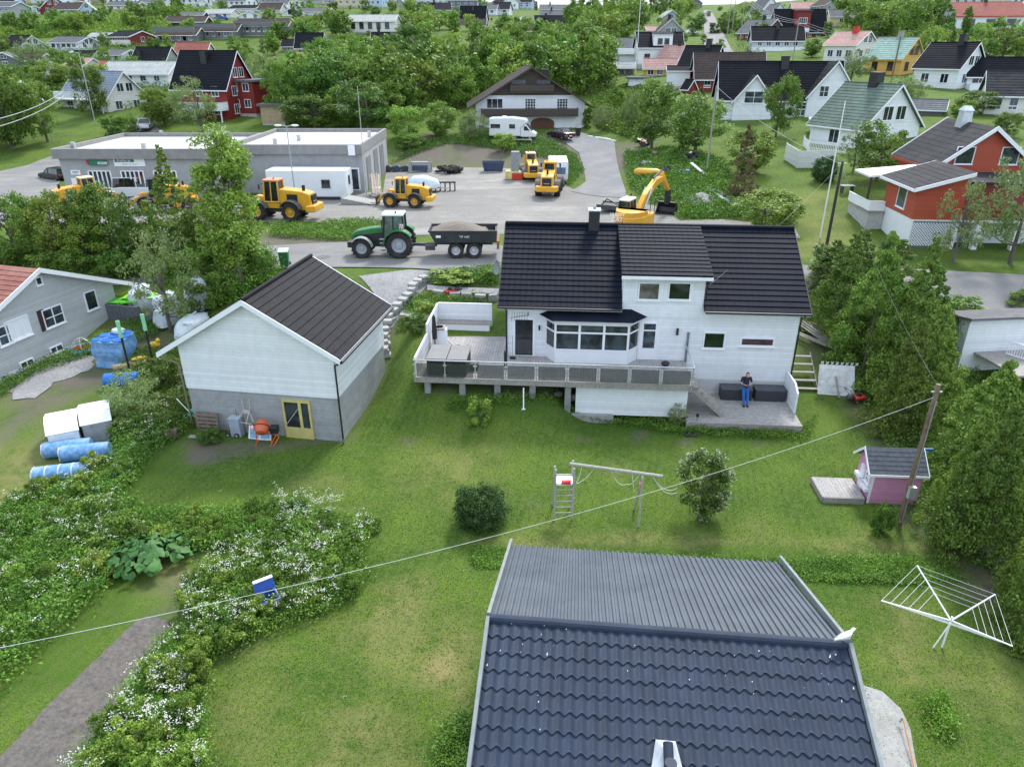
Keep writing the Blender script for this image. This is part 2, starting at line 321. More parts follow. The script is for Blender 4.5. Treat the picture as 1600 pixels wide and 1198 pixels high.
g=mixc(mrange(n1.outputs[0],.4,.6),(.048,.125,.008),(.128,.218,.018)); g=mixc(mrange(n2.outputs[0],.38,.62,0,.8),g,(.15,.18,.05))
g=mixc(mrange(n3.outputs[0],.42,.58,0,.75),g,(.02,.045,.007))
# mowing stripes on the lawn
mpn=N('ShaderNodeMapping'); mpn.inputs['Rotation'].default_value=(0,0,R(12)); L(tcg.outputs['Object'],mpn.inputs[0]); wv=N('ShaderNodeTexWave'); wv.inputs['Scale'].default_value=.9; wv.inputs['Distortion'].default_value=1.2; wv.inputs['Detail'].default_value=2; L(mpn.outputs[0],wv.inputs['Vector'])
g=mixc(mrange(wv.outputs[0],0,1,0,.12),g,(.13,.2,.04))
g=mixc(sp.outputs[1],g,mixc(n3.outputs[0],(.022,.065,.008),(.07,.14,.02)))
dry=mixc(n3.outputs[0],(.14,.14,.045),(.34,.28,.13)); md=N('ShaderNodeMath'); md.operation='MULTIPLY'; L(sp.outputs[2],md.inputs[0]); L(mrange(n4.outputs[0],.36,.52),md.inputs[1]); g=mixc(md.outputs[0],g,dry)
drt=mixc(n3.outputs[0],(.06,.048,.035),(.2,.18,.15)); mdd=N('ShaderNodeMath'); mdd.operation='MULTIPLY'; L(sp.outputs[0],mdd.inputs[0]); L(mrange(n4.outputs[0],.3,.5,.35,1),mdd.inputs[1]); g=mixc(mdd.outputs[0],g,drt)
L(g,b.inputs['Base Color']); b.inputs['Roughness'].default_value=.9; b.inputs['Specular IOR Level'].default_value=.15
bp=N('ShaderNodeBump'); bp.inputs['Strength'].default_value=.7; bp.inputs['Distance'].default_value=.06; n5=addn(14,6,.8); L(n5.outputs[0],bp.inputs['Height']); L(bp.outputs[0],b.inputs['Normal'])
me=npmesh('ground',np.stack([X,Y,ZB],-1).reshape(-1,3),FQ,m,smooth=True)
ca=me.color_attributes.new('Zones','FLOAT_COLOR','POINT'); ca.data.foreach_set('color',CK.astype(np.float32).ravel())
tag(link('ground',me),kind='structure')
# ---------------- sheets lying on the ground
def sheet(name,P,mat,off,step=.8,kind='structure',rough=0,jag=0):
    P=[(p[0],p[1]) for p in P]; B=[]
    for i in range(len(P)):
        a=np.array(P[i]);c=np.array(P[(i+1)%len(P)]); n=max(1,int(np.hypot(*(c-a))/step))
        for k in range(n):
            q=a+(c-a)*k/n; B.append((q[0]+(rnd()-.5)*jag,q[1]+(rnd()-.5)*jag))
    B=np.array(B); x0,y0=B.min(0);x1,y1=B.max(0)
    gx,gy=np.meshgrid(np.arange(x0,x1,step),np.arange(y0,y1,step)); gx=gx.ravel();gy=gy.ravel(); k=pip(gx,gy,B)&(pdist(gx,gy,B)>step*.4)
    pts=[Vector(q) for q in B]+[Vector((a,c)) for a,c in zip(gx[k],gy[k])]; nb=len(B)
    r=delaunay_2d_cdt(pts,[(i,(i+1)%nb) for i in range(nb)],[list(range(nb))],1,1e-6)
    vs=np.array([tuple(v) for v in r[0]]); z=HT(vs[:,0],vs[:,1])+off
    if rough: z=z+vn(vs[:,0],vs[:,1],1.3)*rough
    me=bpy.data.meshes.new(name); me.from_pydata(np.column_stack([vs,z]).tolist(),[],[tuple(f) for f in r[2]]); me.materials.append(mat); me.update()
    if sum(p.normal.z for p in me.polygons)<0: me.flip_normals()
    o=link(name,me); tag(o,kind=kind); return o
ASPH=M('asphalt',(.175,.175,.172),.9,var=.15,scale=12,bump=.3,dirt=(.3,.285,.26),dscale=.25,damt=.6,streak=((.13,.13,.128),(.06,1.1,1),R(-8),.5))
GRAV=M('gravel',(.2,.193,.178),.95,var=.45,scale=14,bump=.5,dirt=(.35,.335,.305),dscale=.12,damt=.75,streak=((.17,.165,.155),(.09,.8,1),R(14),.75))
GRAV2=M('grey_gravel',(.21,.21,.215),.95,var=.45,scale=9,bump=.6,dirt=(.34,.33,.31),damt=.5)
SOIL=M('soil',(.115,.103,.092),.97,var=.35,scale=7,bump=1,bdist=.08,dirt=(.2,.175,.15),dscale=3,damt=.4)
rd=lambda *p:[tuple(PZ(u,v,3))[:2] for u,v in p]
sheet('gravel_yard',rd((60,350),(90,318),(100,306),(330,300),(420,290),(575,262))[:3]+rd((330,318),(420,318),(560,300),(598,302))+[tuple(G(u,v))[:2] for u,v in((604,262),(700,262),(800,264),(870,282),(895,296),(930,296),(975,300),(990,318),(1022,322),(1062,345),(1130,343),(1240,355))]+rd((1250,378),(1124,374),(1000,372),(770,366),(640,368),(565,350),(470,346),(300,350)),GRAV,.03)
sheet('road',rd((-60,395),(130,392),(330,388),(560,378),(770,383),(1000,400),(1250,417),(1420,424),(1700,436),(1700,478),(1420,456),(1260,450),(1000,440),(780,428),(640,420),(400,415),(-60,440)),ASPH,.06)
sheet('street',[tuple(G(u,v))[:2] for u,v in((-80,318),(0,268),(60,252),(135,225),(200,206),(212,185),(235,186),(250,206),(190,218),(118,255),(90,290),(120,312),(60,330),(-80,392))],ASPH,.05)
sheet('gravel_driveway',rd((560,432),(640,422),(780,430))+[tuple(G(u,v))[:2] for u,v in((780,434),(700,436),(668,447),(640,480),(608,520),(600,480))],GRAV2,.05)
dvL=[(892,300),(915,285),(912,262),(905,240),(880,222),(858,216)]; dvR=[(935,218),(960,222),(962,240),(968,270),(978,300),(975,310)]
sheet('asphalt_driveway',[tuple(G(u,v))[:2] for u,v in dvL+[(856,206),(905,206)]+dvR],M('dark_asphalt',(.165,.165,.17),.9,var=.15,scale=10,bump=.3,dirt=(.3,.29,.27),dscale=.3,damt=.5),.07)
sheet('soil_bed',[tuple(G(u,v))[:2] for u,v in((213,972),(232,964),(262,972),(266,985),(215,1060),(120,1198),(80,1260),(-60,1260),(0,1190),(60,1120))],SOIL,.02,.25,rough=.05,jag=.06)
sheet('hill_road',[tuple(G(u,v))[:2] for u,v in((1099,17),(1110,17),(1122,40),(1143,80),(1180,130),(1150,130),(1100,80),(1100,40))],ASPH,.25,3)
sheet('upper_road',[tuple(G(u,v))[:2] for u,v in((790,42),(818,26),(822,30),(800,45),(770,62),(760,60))],ASPH,.25,3)
sheet('gravel_patch',[tuple(G(u,v))[:2] for u,v in((15,612),(60,580),(110,548),(150,560),(142,580),(85,600),(60,622),(20,628))],GRAV2,.035,.4,jag=.3)
sheet('verge_gravel',[tuple(G(u,v))[:2] for u,v in((425,372),(530,366),(555,378),(540,392)[:2],(425,398))],GRAV2,.075,.6,jag=.3) if 0 else None
# ---------------- roofs, windows, houses
def slope(mb,x0,x1,ey,ez,ry,rz,course=.4,step=.03,wave=0,amp=0,u0=None,u1=None,th=.1):
    """stepped tile courses from the eave (ey,ez) up to the ridge (ry,rz); u0,u1 = x range at the ridge"""
    u0=x0 if u0 is None else u0; u1=x1 if u1 is None else u1
    Ls=math.hypot(ry-ey,rz-ez); n=max(2,round(Ls/course)); nv=Vector((0,-(rz-ez),(ry-ey)))
    if nv.z<0: nv=-nv
    nv.normalize()
    cols=max(1,int(round((x1-x0)/wave*6))) if wave else 1
    V=[];Fs=[]; n0=0
    for k in range(n):
        for q,off in((k/n,step),((k+1)/n,0.0)):
            a=x0+(u0-x0)*q; b=x1+(u1-x1)*q
            for i in range(cols+1):
                x=a+(b-a)*i/cols; h=off+(amp*(.5+.5*math.cos(2*PI*x/wave)) if wave else 0)
                sag=(amp*.9*(.5-.5*math.cos(2*PI*x/wave))/Ls if (wave and off) else 0)
                qq=q-(-sag if k else 0)
                V.append((x,ey+(ry-ey)*qq+nv.y*h,ez+(rz-ez)*qq+nv.z*h))
        w=cols+1
        for i in range(cols):
            Fs.append((n0+i,n0+i+1,n0+w+i+1,n0+w+i))
            if k: Fs.append((n0-w+i,n0-w+i+1,n0+i+1,n0+i))
        n0+=2*w
    mb.add(V,Fs)
    d=-.01
    A=[Vector((x0,ey,ez))+nv*d,Vector((x1,ey,ez))+nv*d,Vector((u1,ry,rz))+nv*d,Vector((u0,ry,rz))+nv*d]; B=[p-nv*th for p in A]
    mb.add(A+B,[(0,1,2,3),(7,6,5,4),(0,4,5,1),(1,5,6,2),(2,6,7,3),(3,7,4,0)])
WIN={}
def winmesh(w,h,mull,fm):
    k=(round(w,2),round(h,2),mull,fm.name)
    if k not in WIN:
        f=MB(); t=.07 if w<1.6 else .09
        f.bx(-w/2,w/2,-.06,.02,h/2-t,h/2); f.bx(-w/2,w/2,-.06,.02,-h/2,-h/2+t); f.bx(-w/2,-w/2+t,-.06,.02,-h/2+t,h/2-t); f.bx(w/2-t,w/2,-.06,.02,-h/2+t,h/2-t)
        f.bx(-w/2-.05,w/2+.05,-.1,.0,-h/2-.05,-h/2-.002)
        nx,nz=mull
        for i in range(1,nx): x=-w/2+w*i/nx; f.bx(x-.03,x+.03,-.05,.01,-h/2+t,h/2-t)
        for j in range(1,nz): z=-h/2+h*j/nz; f.bx(-w/2+t,w/2-t,-.045,.008,z-.025,z+.025)
        p=MB(); p.bx(-w/2+t*.8,w/2-t*.8,-.02,.0,-h/2+t*.8,h/2-t*.8)
        WIN[k]=(f.mesh('window',fm),p.mesh('pane',GLASS))
    return WIN[k]
ROT={'f':0,'r':PI/2,'l':-PI/2,'b':PI}
def window(par,face,a,z,w,h,hw,hd,mull=(1,1),fm=None,name='window',pane=True,label=None,off=.0,gm=None):
    """a = position along the face, hw/hd = half sizes of the body in x and y"""
    fm=fm or WHITE; f,p=winmesh(w,h,mull,fm)
    loc={'f':(a,-hd-off,z),'b':(-a,hd+off,z),'r':(hw+off,a,z),'l':(-hw-off,-a,z)}[face]
    o=link(name,f,par,loc,(0,0,ROT[face]))
    if pane:
        if gm: p=p.copy(); p.materials[0]=gm
        link('pane',p,o)
    if label: o['label']=label
    return o
def wallmesh(hw,hd,h,hr,mat,z0=0):
    m=MB(); m.prism([(-hd,z0),(hd,z0),(hd,h),(0,h+hr),(-hd,h)],'x',-hw,hw); return m
FOUND=M('foundation_wall',(.42,.42,.41),.9,var=.15,scale=3,bump=.2)
def rfm(name,c,**k): 
    a=dict(var=.25,scale=2.2,bump=.2,dirt=tuple(q*1.5+.008 for q in c),dscale=.5,damt=.35,spec=.12); a.update(k); return M(name,c,a.pop('rough',.8),**a)
RBLACK=rfm('black_roof_tiles',(.009,.0105,.015)); RGREY=rfm('grey_roof',(.12,.125,.135)); RBROWN=rfm('brown_roof',(.065,.05,.045)); RRED=rfm('red_roof',(.27,.1,.08)); RPINK=rfm('faded_pink_roof',(.4,.25,.22))
RGREEN=rfm('mossy_green_roof',(.12,.17,.14),dirt=(.07,.075,.06),damt=.7); RMINT=rfm('pale_green_roof',(.26,.37,.32)); RBLUE=rfm('blue_grey_metal_roof',(.17,.2,.25),rough=.4); RLIGHT=rfm('pale_grey_roof',(.35,.37,.36)); RASPH=rfm('old_felt_roof',(.035,.036,.04),dirt=(.07,.068,.066),damt=.8)
def sidm(name,c,b=.16,**k): return M(name,c,.6,var=.06,bands=b,bdark=.75,dirt=tuple(q*.75 for q in c),dscale=.4,damt=.25,**k)
WARMW=sidm('cream_siding',(.74,.73,.69)); SGREY=sidm('grey_siding',(.36,.37,.38)); SDGREY=sidm('dark_grey_siding',(.16,.17,.18)); SRED=sidm('dark_red_siding',(.22,.02,.018)); SORG=sidm('orange_red_siding',(.42,.075,.035),.2); SYEL=sidm('ochre_siding',(.62,.36,.08)); SBLUE=sidm('pale_blue_siding',(.42,.56,.72)); SBROWN=sidm('brown_siding',(.06,.045,.035)); SPY=sidm('pale_yellow_siding',(.6,.52,.3))
HOUSES=[]
def rail(par,pts,z,h=.95,mat=None,name='railing',gap=.12,solid=False):
    mat=mat or WHITE; m=MB()
    for (x0,y0),(x1,y1) in zip(pts[:-1],pts[1:]):
        Ln=math.hypot(x1-x0,y1-y0); a=math.atan2(y1-y0,x1-x0); cx,cy=(x0+x1)/2,(y0+y1)/2
        m.box((cx,cy,z+h),(Ln,.09,.06),a)
        if solid: m.box((cx,cy,z+h*.5),(Ln,.05,h*.88),a)
        else:
            m.box((cx,cy,z+.1),(Ln,.05,.05),a)
            n=max(1,int(Ln/gap))
            for i in range(n+1): t=i/n; m.box((x0+(x1-x0)*t,y0+(y1-y0)*t,z+h/2+.02),(.03,.03,h-.08),a)
    return m.build(name,mat,par)
def house(u,vr,ve,vb,Lp,Dp,rot,wall,roof,label,wins='',chim=None,over=.4,trim=None,group=None,cat='house',found=None,fh=.5,name='house',flat=False,d=None,wsz=(1.1,1.2),wm=(2,1),fm=None,balc=None,gab=None,door=None,rcourse=.45):
    """u,vr: ridge middle; ve: eave row; vb: base row; Lp,Dp: length along ridge and depth in photo pixels, turned into metres at the distance where the base meets the ground"""
    if d is None:
        g=G(u,vb); d=dep(g); d+=(abs(math.cos(R(rot)))*Dp+abs(math.sin(R(rot)))*Lp)/2*d/F
    k=d/F; r=PD(u,vr,d); kz=1/.93
    hr=(ve-vr)*k*kz; hw=(vb-ve)*k*kz; L_=Lp*k; D_=Dp*k
    if flat: hr=.1
    hw=max(hw*.6,r.z-hr-H(r.x,r.y)-.15)
    z0=r.z-hr-hw; rz=R(rot); root=thing(name,label,cat,(r.x,r.y,z0),rz,group)
    HOUSES.append((r.x,r.y,L_/2,D_/2,rz)); print('HOUSE %-60s d=%.0f L=%.1f D=%.1f hw=%.1f hr=%.1f z0=%.1f ter=%.1f'%(label[:60],d,L_,D_,hw,hr,z0,H(r.x,r.y)))
    a,b_=L_/2,D_/2
    if flat:
        m=MB(); m.bx(-a,a,-b_,b_,0,hw); m.build('wall',wall,root); m=MB(); m.bx(-a-over,a+over,-b_-over,b_+over,hw+.004,hw+.3); m.build('roof',roof,root)
    else:
        wallmesh(a,b_,hw,hr,wall).build('wall',wall,root)
        m=MB(); sl_=hr/b_; ez=hw-over*sl_+.06
        for s in(-1,1): slope(m,-a-over,a+over,s*(b_+over),ez,0,hw+hr+.06,rcourse,.035,th=.12)
        m.cyl((-a-over,0,hw+hr+.07),(a+over,0,hw+hr+.07),.09,n=6)
        m.build('roof',roof,root)
        m=MB()
        for e in(-1,1):
            for s in(-1,1):
                x=e*(a+over+.02); p0=(x,s*(b_+over+.02),ez-.14); p1=(x,0,hw+hr-.08)
                m.add([(x-.02,p0[1],p0[2]-.06),(x-.02,0,p1[2]-.06),(x-.02,0,p1[2]+.16),(x-.02,p0[1],p0[2]+.16),(x+.02,p0[1],p0[2]-.06),(x+.02,0,p1[2]-.06),(x+.02,0,p1[2]+.16),(x+.02,p0[1],p0[2]+.16)],[(0,1,2,3),(4,5,6,7),(0,1,5,4),(3,2,6,7),(0,3,7,4),(1,2,6,5)])
        for s in(-1,1): m.bx(-a-over,a+over,s*(b_+over)-.03,s*(b_+over)+.03,ez-.2,ez-.03)
        m.build('bargeboard',trim or WHITE,root)
    m=MB(); m.bx(-a+.04,a-.04,-b_+.04,b_-.04,-4.5,-.002); m.build('foundation',found or FOUND,root)
    for c in wins.split():
        f,q=c.split(':'); n,rr=q.split('x') if 'x' in q else (q,'1'); n=int(n); rows=[int(z) for z in rr.split(',')] if ',' in rr else list(range(int(rr)))
        half=a if f in'fb' else b_
        for z in rows:
            zz=1.45+2.55*z
            top=hw if f in'fb' else hw+hr*.75
            if zz+.6>top: zz=top-.75
            if zz<.5: continue
            span=half if (f in 'fb' or zz<hw) else half*.5
            for i in range(n):
                p=(i+.5)/n*2-1; p=p*span*.88 if n>1 else 0
                window(root,f,p,zz,wsz[0]*(1 if n<6 else .8),wsz[1],a,b_,wm,fm)
    if chim:
        for c in([chim] if isinstance(chim[0],(int,float)) else chim):
            x=c[0]*a; y=c[1]*b_; m=MB(); zr=hw+hr*(1-abs(c[1])); s=c[2] if len(c)>2 else .55
            m.bx(x-s/2,x+s/2,y-s/2,y+s/2,zr-.6,zr+1.1); m.bx(x-s/2-.06,x+s/2+.06,y-s/2-.06,y+s/2+.06,zr+1.1,zr+1.2); m.build('chimney',BLACK if len(c)<4 else c[3],root)
    if door: 
        m=MB(); f,p=door; x=p*a if f in'fb' else 0; loc={'f':(p*a,-b_-.03,1.03),'r':(a+.03,p*b_,1.03),'l':(-a-.03,p*b_,1.03)}[f]
        m.bx(-.48,.48,-.04,.04,-1.02,1.03); m.build('door',M('door_brown',(.12,.07,.04)),root,loc,(0,0,ROT[f]))
    if balc:
        f,z,dp,mat_,solid=balc; m=MB()
        if f=='f':
            m.bx(-a,a,-b_-dp,-b_-.003,z-.2,z); m.build('balcony',mat_,root); rail(root,[(-a,-b_),(-a,-b_-dp),(a,-b_-dp),(a,-b_)],z,mat=mat_,solid=solid)
            m=MB(); [m.bx(x-.07,x+.07,-b_-dp+.05,-b_-dp+.2,-2,z-.2) for x in(-a+.1,0,a-.1)]; m.build('balcony_post',mat_,root)
        else:
            s=1 if f=='r' else -1; m.bx(s*(a+.003),s*(a+dp),-b_,b_,z-.2,z); m.build('balcony',mat_,root); rail(root,[(s*a,-b_),(s*(a+dp),-b_),(s*(a+dp),b_),(s*a,b_)],z,mat=mat_,solid=solid)
            m=MB(); [m.bx(s*(a+dp-.2),s*(a+dp-.05),y-.07,y+.07,-2,z-.2) for y in(-b_+.1,b_-.1)]; m.build('balcony_post',mat_,root)
    root['_']=0; del root['_']
    return root,a,b_,hw,hr
# ---------------- houses on the hillside
WS=WSIDE; GS=SGREY
hs=lambda *a,**k: house(*a,**k)
def inh(x,y,mg):
    return any(math.hypot(x-hx,y-hy)<mg+a*.8 for hx,hy,a,b,rz in HOUSES)
# far left and along the top edge
hs(6,4,10,30,60,34,-15,GS,RGREY,'grey two-storey house at the far top left corner',wins='f:4x2 r:1')
hs(34,10,14,26,44,34,-15,WS,RGREY,'white house with low grey roof left of the dark red gabled house at the top',wins='f:3 r:2')
hs(84,-3,12,24,34,40,-72,SRED,RBLACK,'dark red gabled house at the top left among trees',wins='r:2x2')
hs(113,5,13,27,44,34,-12,SBLUE,RBROWN,'pale blue house with brown roof at the top left',wins='f:4 r:2',over=.7)
hs(136,4,14,30,34,22,-70,SBLUE,RLIGHT,'pale blue gabled wing joined to the brown-roofed blue house',wins='r:1x2')
hs(196,3,8,17,50,26,-5,WARMW,RGREY,'long cream house at the top edge above the wood',wins='f:4')
hs(244,-2,3,12,46,26,-10,WS,RGREY,'white house at the top edge behind the dark brown bungalow',wins='f:4')
hs(313,-1,8,18,30,28,-65,WS,RBLACK,'white gabled house with black roof at the top edge above the row houses',wins='r:2')
hs(355,0,3,7,32,20,0,WARMW,RGREY,'small cream house cut by the top edge right of the black-roofed gable',wins='f:3')
hs(385,9,13,20,46,26,-15,WS,RBLACK,'white house with thin black roof above the grey row houses',wins='f:3')
hs(388,18,25,36,44,34,-68,WS,RGREY,'wide white gabled house directly above the middle row house',wins='r:2')
hs(345,15,20,30,46,26,-12,WARMW,RLIGHT,'pale bungalow with light roof above the middle row house',wins='f:3')
hs(294,26,33,42,60,34,0,SBROWN,RBROWN,'dark brown bungalow with low brown roof beneath the treetops',wins='f:5 ')
hs(300,19,23,32,40,22,0,SBROWN,RGREY,'brown bungalow with grey roof just behind the low dark bungalow',wins='f:3')
hs(281,44,53,68,64,40,-3,SDGREY,RBROWN,'leftmost of the brown-roofed grey row houses',wins='f:6x2',group='brown-roofed grey row houses',balc=('f',2.5,.9,SDGREY,True))
hs(344,38,47,63,64,40,-3,SDGREY,RBROWN,'middle one of the brown-roofed grey row houses',wins='f:6x2',group='brown-roofed grey row houses',balc=('f',2.5,.9,SDGREY,True))
hs(414,30,39,60,82,40,-3,SDGREY,RBROWN,'rightmost and longest of the brown-roofed grey row houses',wins='f:8x2',group='brown-roofed grey row houses',balc=('f',2.5,.9,SDGREY,True))
hs(33,56,70,84,50,42,-28,WS,RBLACK,'white house with black roof and small pointed dormer at the far left',wins='f:3 r:2x2')
hs(114,58,65,85,58,42,-18,WS,RGREY,'white two-storey house with grey roof left of the red and white house',wins='f:5x2 r:2x2')
hs(160,52,56,68,30,24,-5,WARMW,RLIGHT,'small cream house tucked behind the red and white house',wins='f:3')
hs(203,49,56,76,56,44,-30,SRED,RBLACK,'red house with black roof and white lower floor on the left hillside',wins='f:4 r:1',balc=('f',.3,1.2,WARMW,True),found=WHITE,fh=2)
hs(8,82,92,112,34,40,-70,SDGREY,RGREY,'dark grey gabled house with white bargeboards cut by the left edge',wins='r:1x2')
hs(52,84,92,102,40,36,-10,WARMW,RBROWN,'low house with brown roof behind the tall tree on the left',wins='f:2')
hs(78,96,112,132,34,34,-60,WS,RGREY,'small white gabled house half hidden behind the tall left tree',wins='r:1')
hs(240,74,94,106,56,46,-10,GS,RBLACK,'house with broad black roof in front of the red and white house',wins='f:2',chim=[(-.6,-.6,.8)])
hs(188,78,84,98,40,34,-25,WS,RGREY,'white house with grey roof left of the broad black roof',wins='f:2 r:1')
hs(134,80,87,92,36,28,-10,WS,RBLACK,'low white house with black roof behind the pink-roofed house',wins='f:1')
hs(128,91,101,112,44,36,-25,WARMW,RPINK,'low house with faded pink roof behind the tree by the blue-roofed house',wins='f:2')
hs(164,96,104,116,26,30,-40,SPY,RRED,'small yellowish house with red roof beside the flat-roofed white house',wins='r:1')
hs(302,67,82,95,50,40,-4,WARMW,RRED,'house with bright red roof behind the large dark red house',wins='f:2')
hs(224,97,111,140,100,60,-4,WS,RLIGHT,'large white house with pale grey roof left of the dark red house',wins='f:4x2',over=.5)
hs(205,112,113,134,50,24,-4,WARMW,RLIGHT,'low cream annex in front of the pale-roofed white house',wins='f:2',flat=True) if 0 else None
hs(30,128,150,170,44,50,-65,WARMW,RLIGHT,'cream house with pale gable at the left edge between trees',wins='r:1')
a=hs(153,112,145,184,102,74,-24,WARMW,RBLUE,'white house with blue-grey metal roof and balcony on the left',wins='f:3x2 r:2x2',found=WHITE,chim=None,wsz=(1.3,1.3),balc=('f',2.4,1.0,WHITE,True))
a=hs(325,80,126,200,94,78,-14,SRED,RBLACK,'large dark red house with black tile roof and white balcony',wins='f:3x2 r:2x3',chim=[(-.02,-.25,1.0)],wsz=(1.2,1.4),balc=('f',1.6,2.0,WHITE,True))
hs(388,126,136,190,44,50,-14,SRED,RGREY,'red side wing with flat grey roof on the right of the dark red house',wins='f:2x2',flat=True)
hs(428,164,170,200,36,26,0,M('light_brick',(.42,.32,.2),.8,var=.2,bands=.2),RGREY,'small light brick shed right of the dark red house',flat=True,wins='')
# middle strip
hs(432,2,8,16,40,26,-5,WARMW,RGREY,'cream house at the top edge above the white house with black gable window',wins='f:3')
hs(425,6,14,22,36,26,-10,WARMW,RBROWN,'brown-roofed house left above the house with the black gable window',wins='f:2')
hs(460,13,20,27,30,34,-88,WS,RGREY,'white gabled house with big black triangular window',wins='r:2x2',wsz=(1.5,1.8))
hs(490,13,18,26,54,30,-3,WS,RGREY,'long low white house joined behind the black gable window house',wins='f:5')
hs(447,8,12,20,40,22,-5,WARMW,RLIGHT,'pale-roofed house above the house with the black gable window',wins='f:3')
hs(495,0,3,8,40,22,-5,WARMW,RGREY,'cream house with grey roof touching the top edge',wins='f:3')
hs(530,0,4,9,44,24,5,WARMW,RGREY,'house with broad grey roof at the top edge above the white long house',wins='f:3')
hs(465,2,5,12,26,20,-80,WS,RGREY,'little white gable at the top edge between two grey roofs',wins='r:1')
hs(583,24,32,56,76,46,-5,WARMW,RLIGHT,'long white two-storey house with pale green-grey roof amid the trees',wins='f:5x2',wsz=(1.2,1.3),fm=DARK)
hs(602,51,62,72,40,30,5,GS,RBLACK,'house with black roof just below the long white house',wins='',chim=[(-.5,0,.7)])
hs(577,67,82,98,46,36,0,WS,RGREY,'white house with plain grey roof in front of the black roof among trees',wins='f:2')
hs(484,52,70,92,40,36,0,SYEL,RBLACK,'ochre house with dark blue-grey roof behind the tall tree',wins='f:3x2')
hs(455,62,70,84,24,26,0,GS,RBLACK,'small dark-roofed house left of the ochre house',wins='f:1')
hs(468,97,112,135,38,34,-22,WS,RPINK,'small white house with pink roof left of the tall trees',wins='f:1 r:1')
hs(618,-1,5,12,22,26,-60,GS,RGREY,'grey gabled house at the top edge above the wood',wins='r:1')
hs(678,5,14,22,50,34,8,GS,RBLACK,'house with wide black roof right of the top middle wood',wins='f:2',chim=[(0,0,.7)])
hs(740,10,27,34,40,30,-8,WS,RBLACK,'white house with steep grey-black mansard roof in the top middle',wins='f:2 r:1x2',chim=[(0,-.3,.7)])
hs(738,30,38,42,42,26,-3,WARMW,RBROWN,'low house with brown roof below the mansard-roofed house',wins='')
hs(785,4,13,26,26,30,-10,WS,RBLACK,'white house with black roof at the bend of the upper road',wins='f:2x2')
hs(766,8,14,26,22,24,-10,WS,RGREY,'white house with grey roof next to the bend of the upper road',wins='f:2x2')
hs(866,8,14,22,44,26,0,WARMW,RGREY,'pale house below the gap of open sky',wins='f:3',chim=[(-.3,0,.7)])
hs(866,17,24,28,44,24,0,GS,RGREY,'grey-roofed house second from the top right of the upper road',wins='',chim=[(-.2,0,.7)])
hs(860,25,36,44,48,28,0,SDGREY,RBLACK,'house with large black roof right of the upper road',wins='',chim=[(-.3,-.2,.8)])
hs(832,37,46,54,26,24,-5,GS,RBROWN,'brownish roofed house left of the dark gable',wins='')
hs(862,36,47,58,30,24,0,SDGREY,RBLACK,'small dark house below the large black roof',wins='')
hs(862,44,50,60,18,22,-85,SDGREY,RLIGHT,'dark little garage with pale gable trim by the hillside wood',wins='r:1')
# upper right of centre
hs(1046,17,26,34,30,30,-85,GS,RLIGHT,'pale grey gabled house at the head of the slope left of the hill road',wins='r:1')
hs(1046,30,46,56,28,42,-85,GS,RBROWN,'blue-grey gabled house with brown roof edges behind the white modern house',wins='r:2',wsz=(1.6,1.3),chim=[(.0,0,.8)])
hs(1030,42,47,54,40,26,0,WARMW,RPINK,'low wing with faded roof beside the blue-grey gable',wins='f:2')
a,A_,B_,HW_,HR_=hs(1030,51,69,108,68,44,0,WS,RBLACK,'large white house with black roof and wide dormer left of the yellow houses',wins='f:3',wsz=(1.2,1.2),fm=DARK)
m=MB(); m.bx(-1.6,2.4,-B_-.02,-.5,HW_-.4,HW_+HR_-.2); m.build('dormer',WS,a); m=MB(); slope(m,-1.8,2.6,-B_-.4,HW_+HR_-.2,0,HW_+HR_+.12,.5,.03); m.build('dormer_roof',RGREY,a)
for q in(-.2,1.2): window(a,'f',q,HW_+HR_*.35,1,1.1,A_,B_+.03,fm=DARK)
hs(980,60,72,90,34,40,0,GS,RGREY,'grey-roofed side house with balcony left of the large white house',wins='f:2',balc=('f',.5,1.6,WHITE,True))
hs(980,86,88,106,40,30,0,WS,RLIGHT,'white flat-topped garage wing below the balcony',wins='',flat=True,cat='garage')
hs(976,97,104,120,30,20,0,SYEL,RLIGHT,'little yellow summerhouse with white roof and dark windows',wins='f:2',wsz=(1.6,1.1),fm=DARK,cat='summerhouse',over=.2)
hs(1058,72,90,110,46,40,-42,SYEL,RPINK,'yellow gabled house with pink roof at the foot of the hill road',wins='r:1x2 f:2',chim=[(.2,.1,.8)])
hs(1032,92,103,122,48,30,-8,SYEL,RPINK,'low yellow front wing with pink roof',wins='f:3',wsz=(1.2,1.3))
hs(993,122,126,140,22,26,-5,WS,RGREY,'small white shed with grey roof below the yellow houses',flat=True,cat='shed')
hs(1061,104,109,142,34,30,-8,WS,RBLACK,'tall plain white garage with thin black roof',wins='',cat='garage',over=.25)
hs(1100,72,100,130,54,60,-35,WS,RBLACK,'white house with black roof and white pointed dormer behind the dark red house',wins='f:2',chim=[(.3,0,.9)])
hs(1078,125,136,150,16,18,-60,SRED,RBLACK,'tiny dark red shed with black roof beside the plain garage',wins='',cat='shed',over=.2)
hs(1140,83,114,150,104,56,-4,SRED,RBROWN,'dark red house with brown-black roof in the right middle',wins='f:4x2 l:2x2')
hs(1171,43,50,55,30,24,-4,WARMW,RRED,'low building with weathered red roof right of the hill road',wins='')
a=hs(1220,97,143,196,180,90,-8,WS,RBLACK,'very large white house with black tile roof and two pointed gables',wins='f:5x2 l:2x2',chim=[(.06,-.1,1.0)],wsz=(1.4,1.4),rcourse=.4)
root,A_,B_,HW_,HR_=a; kk=A_/90.
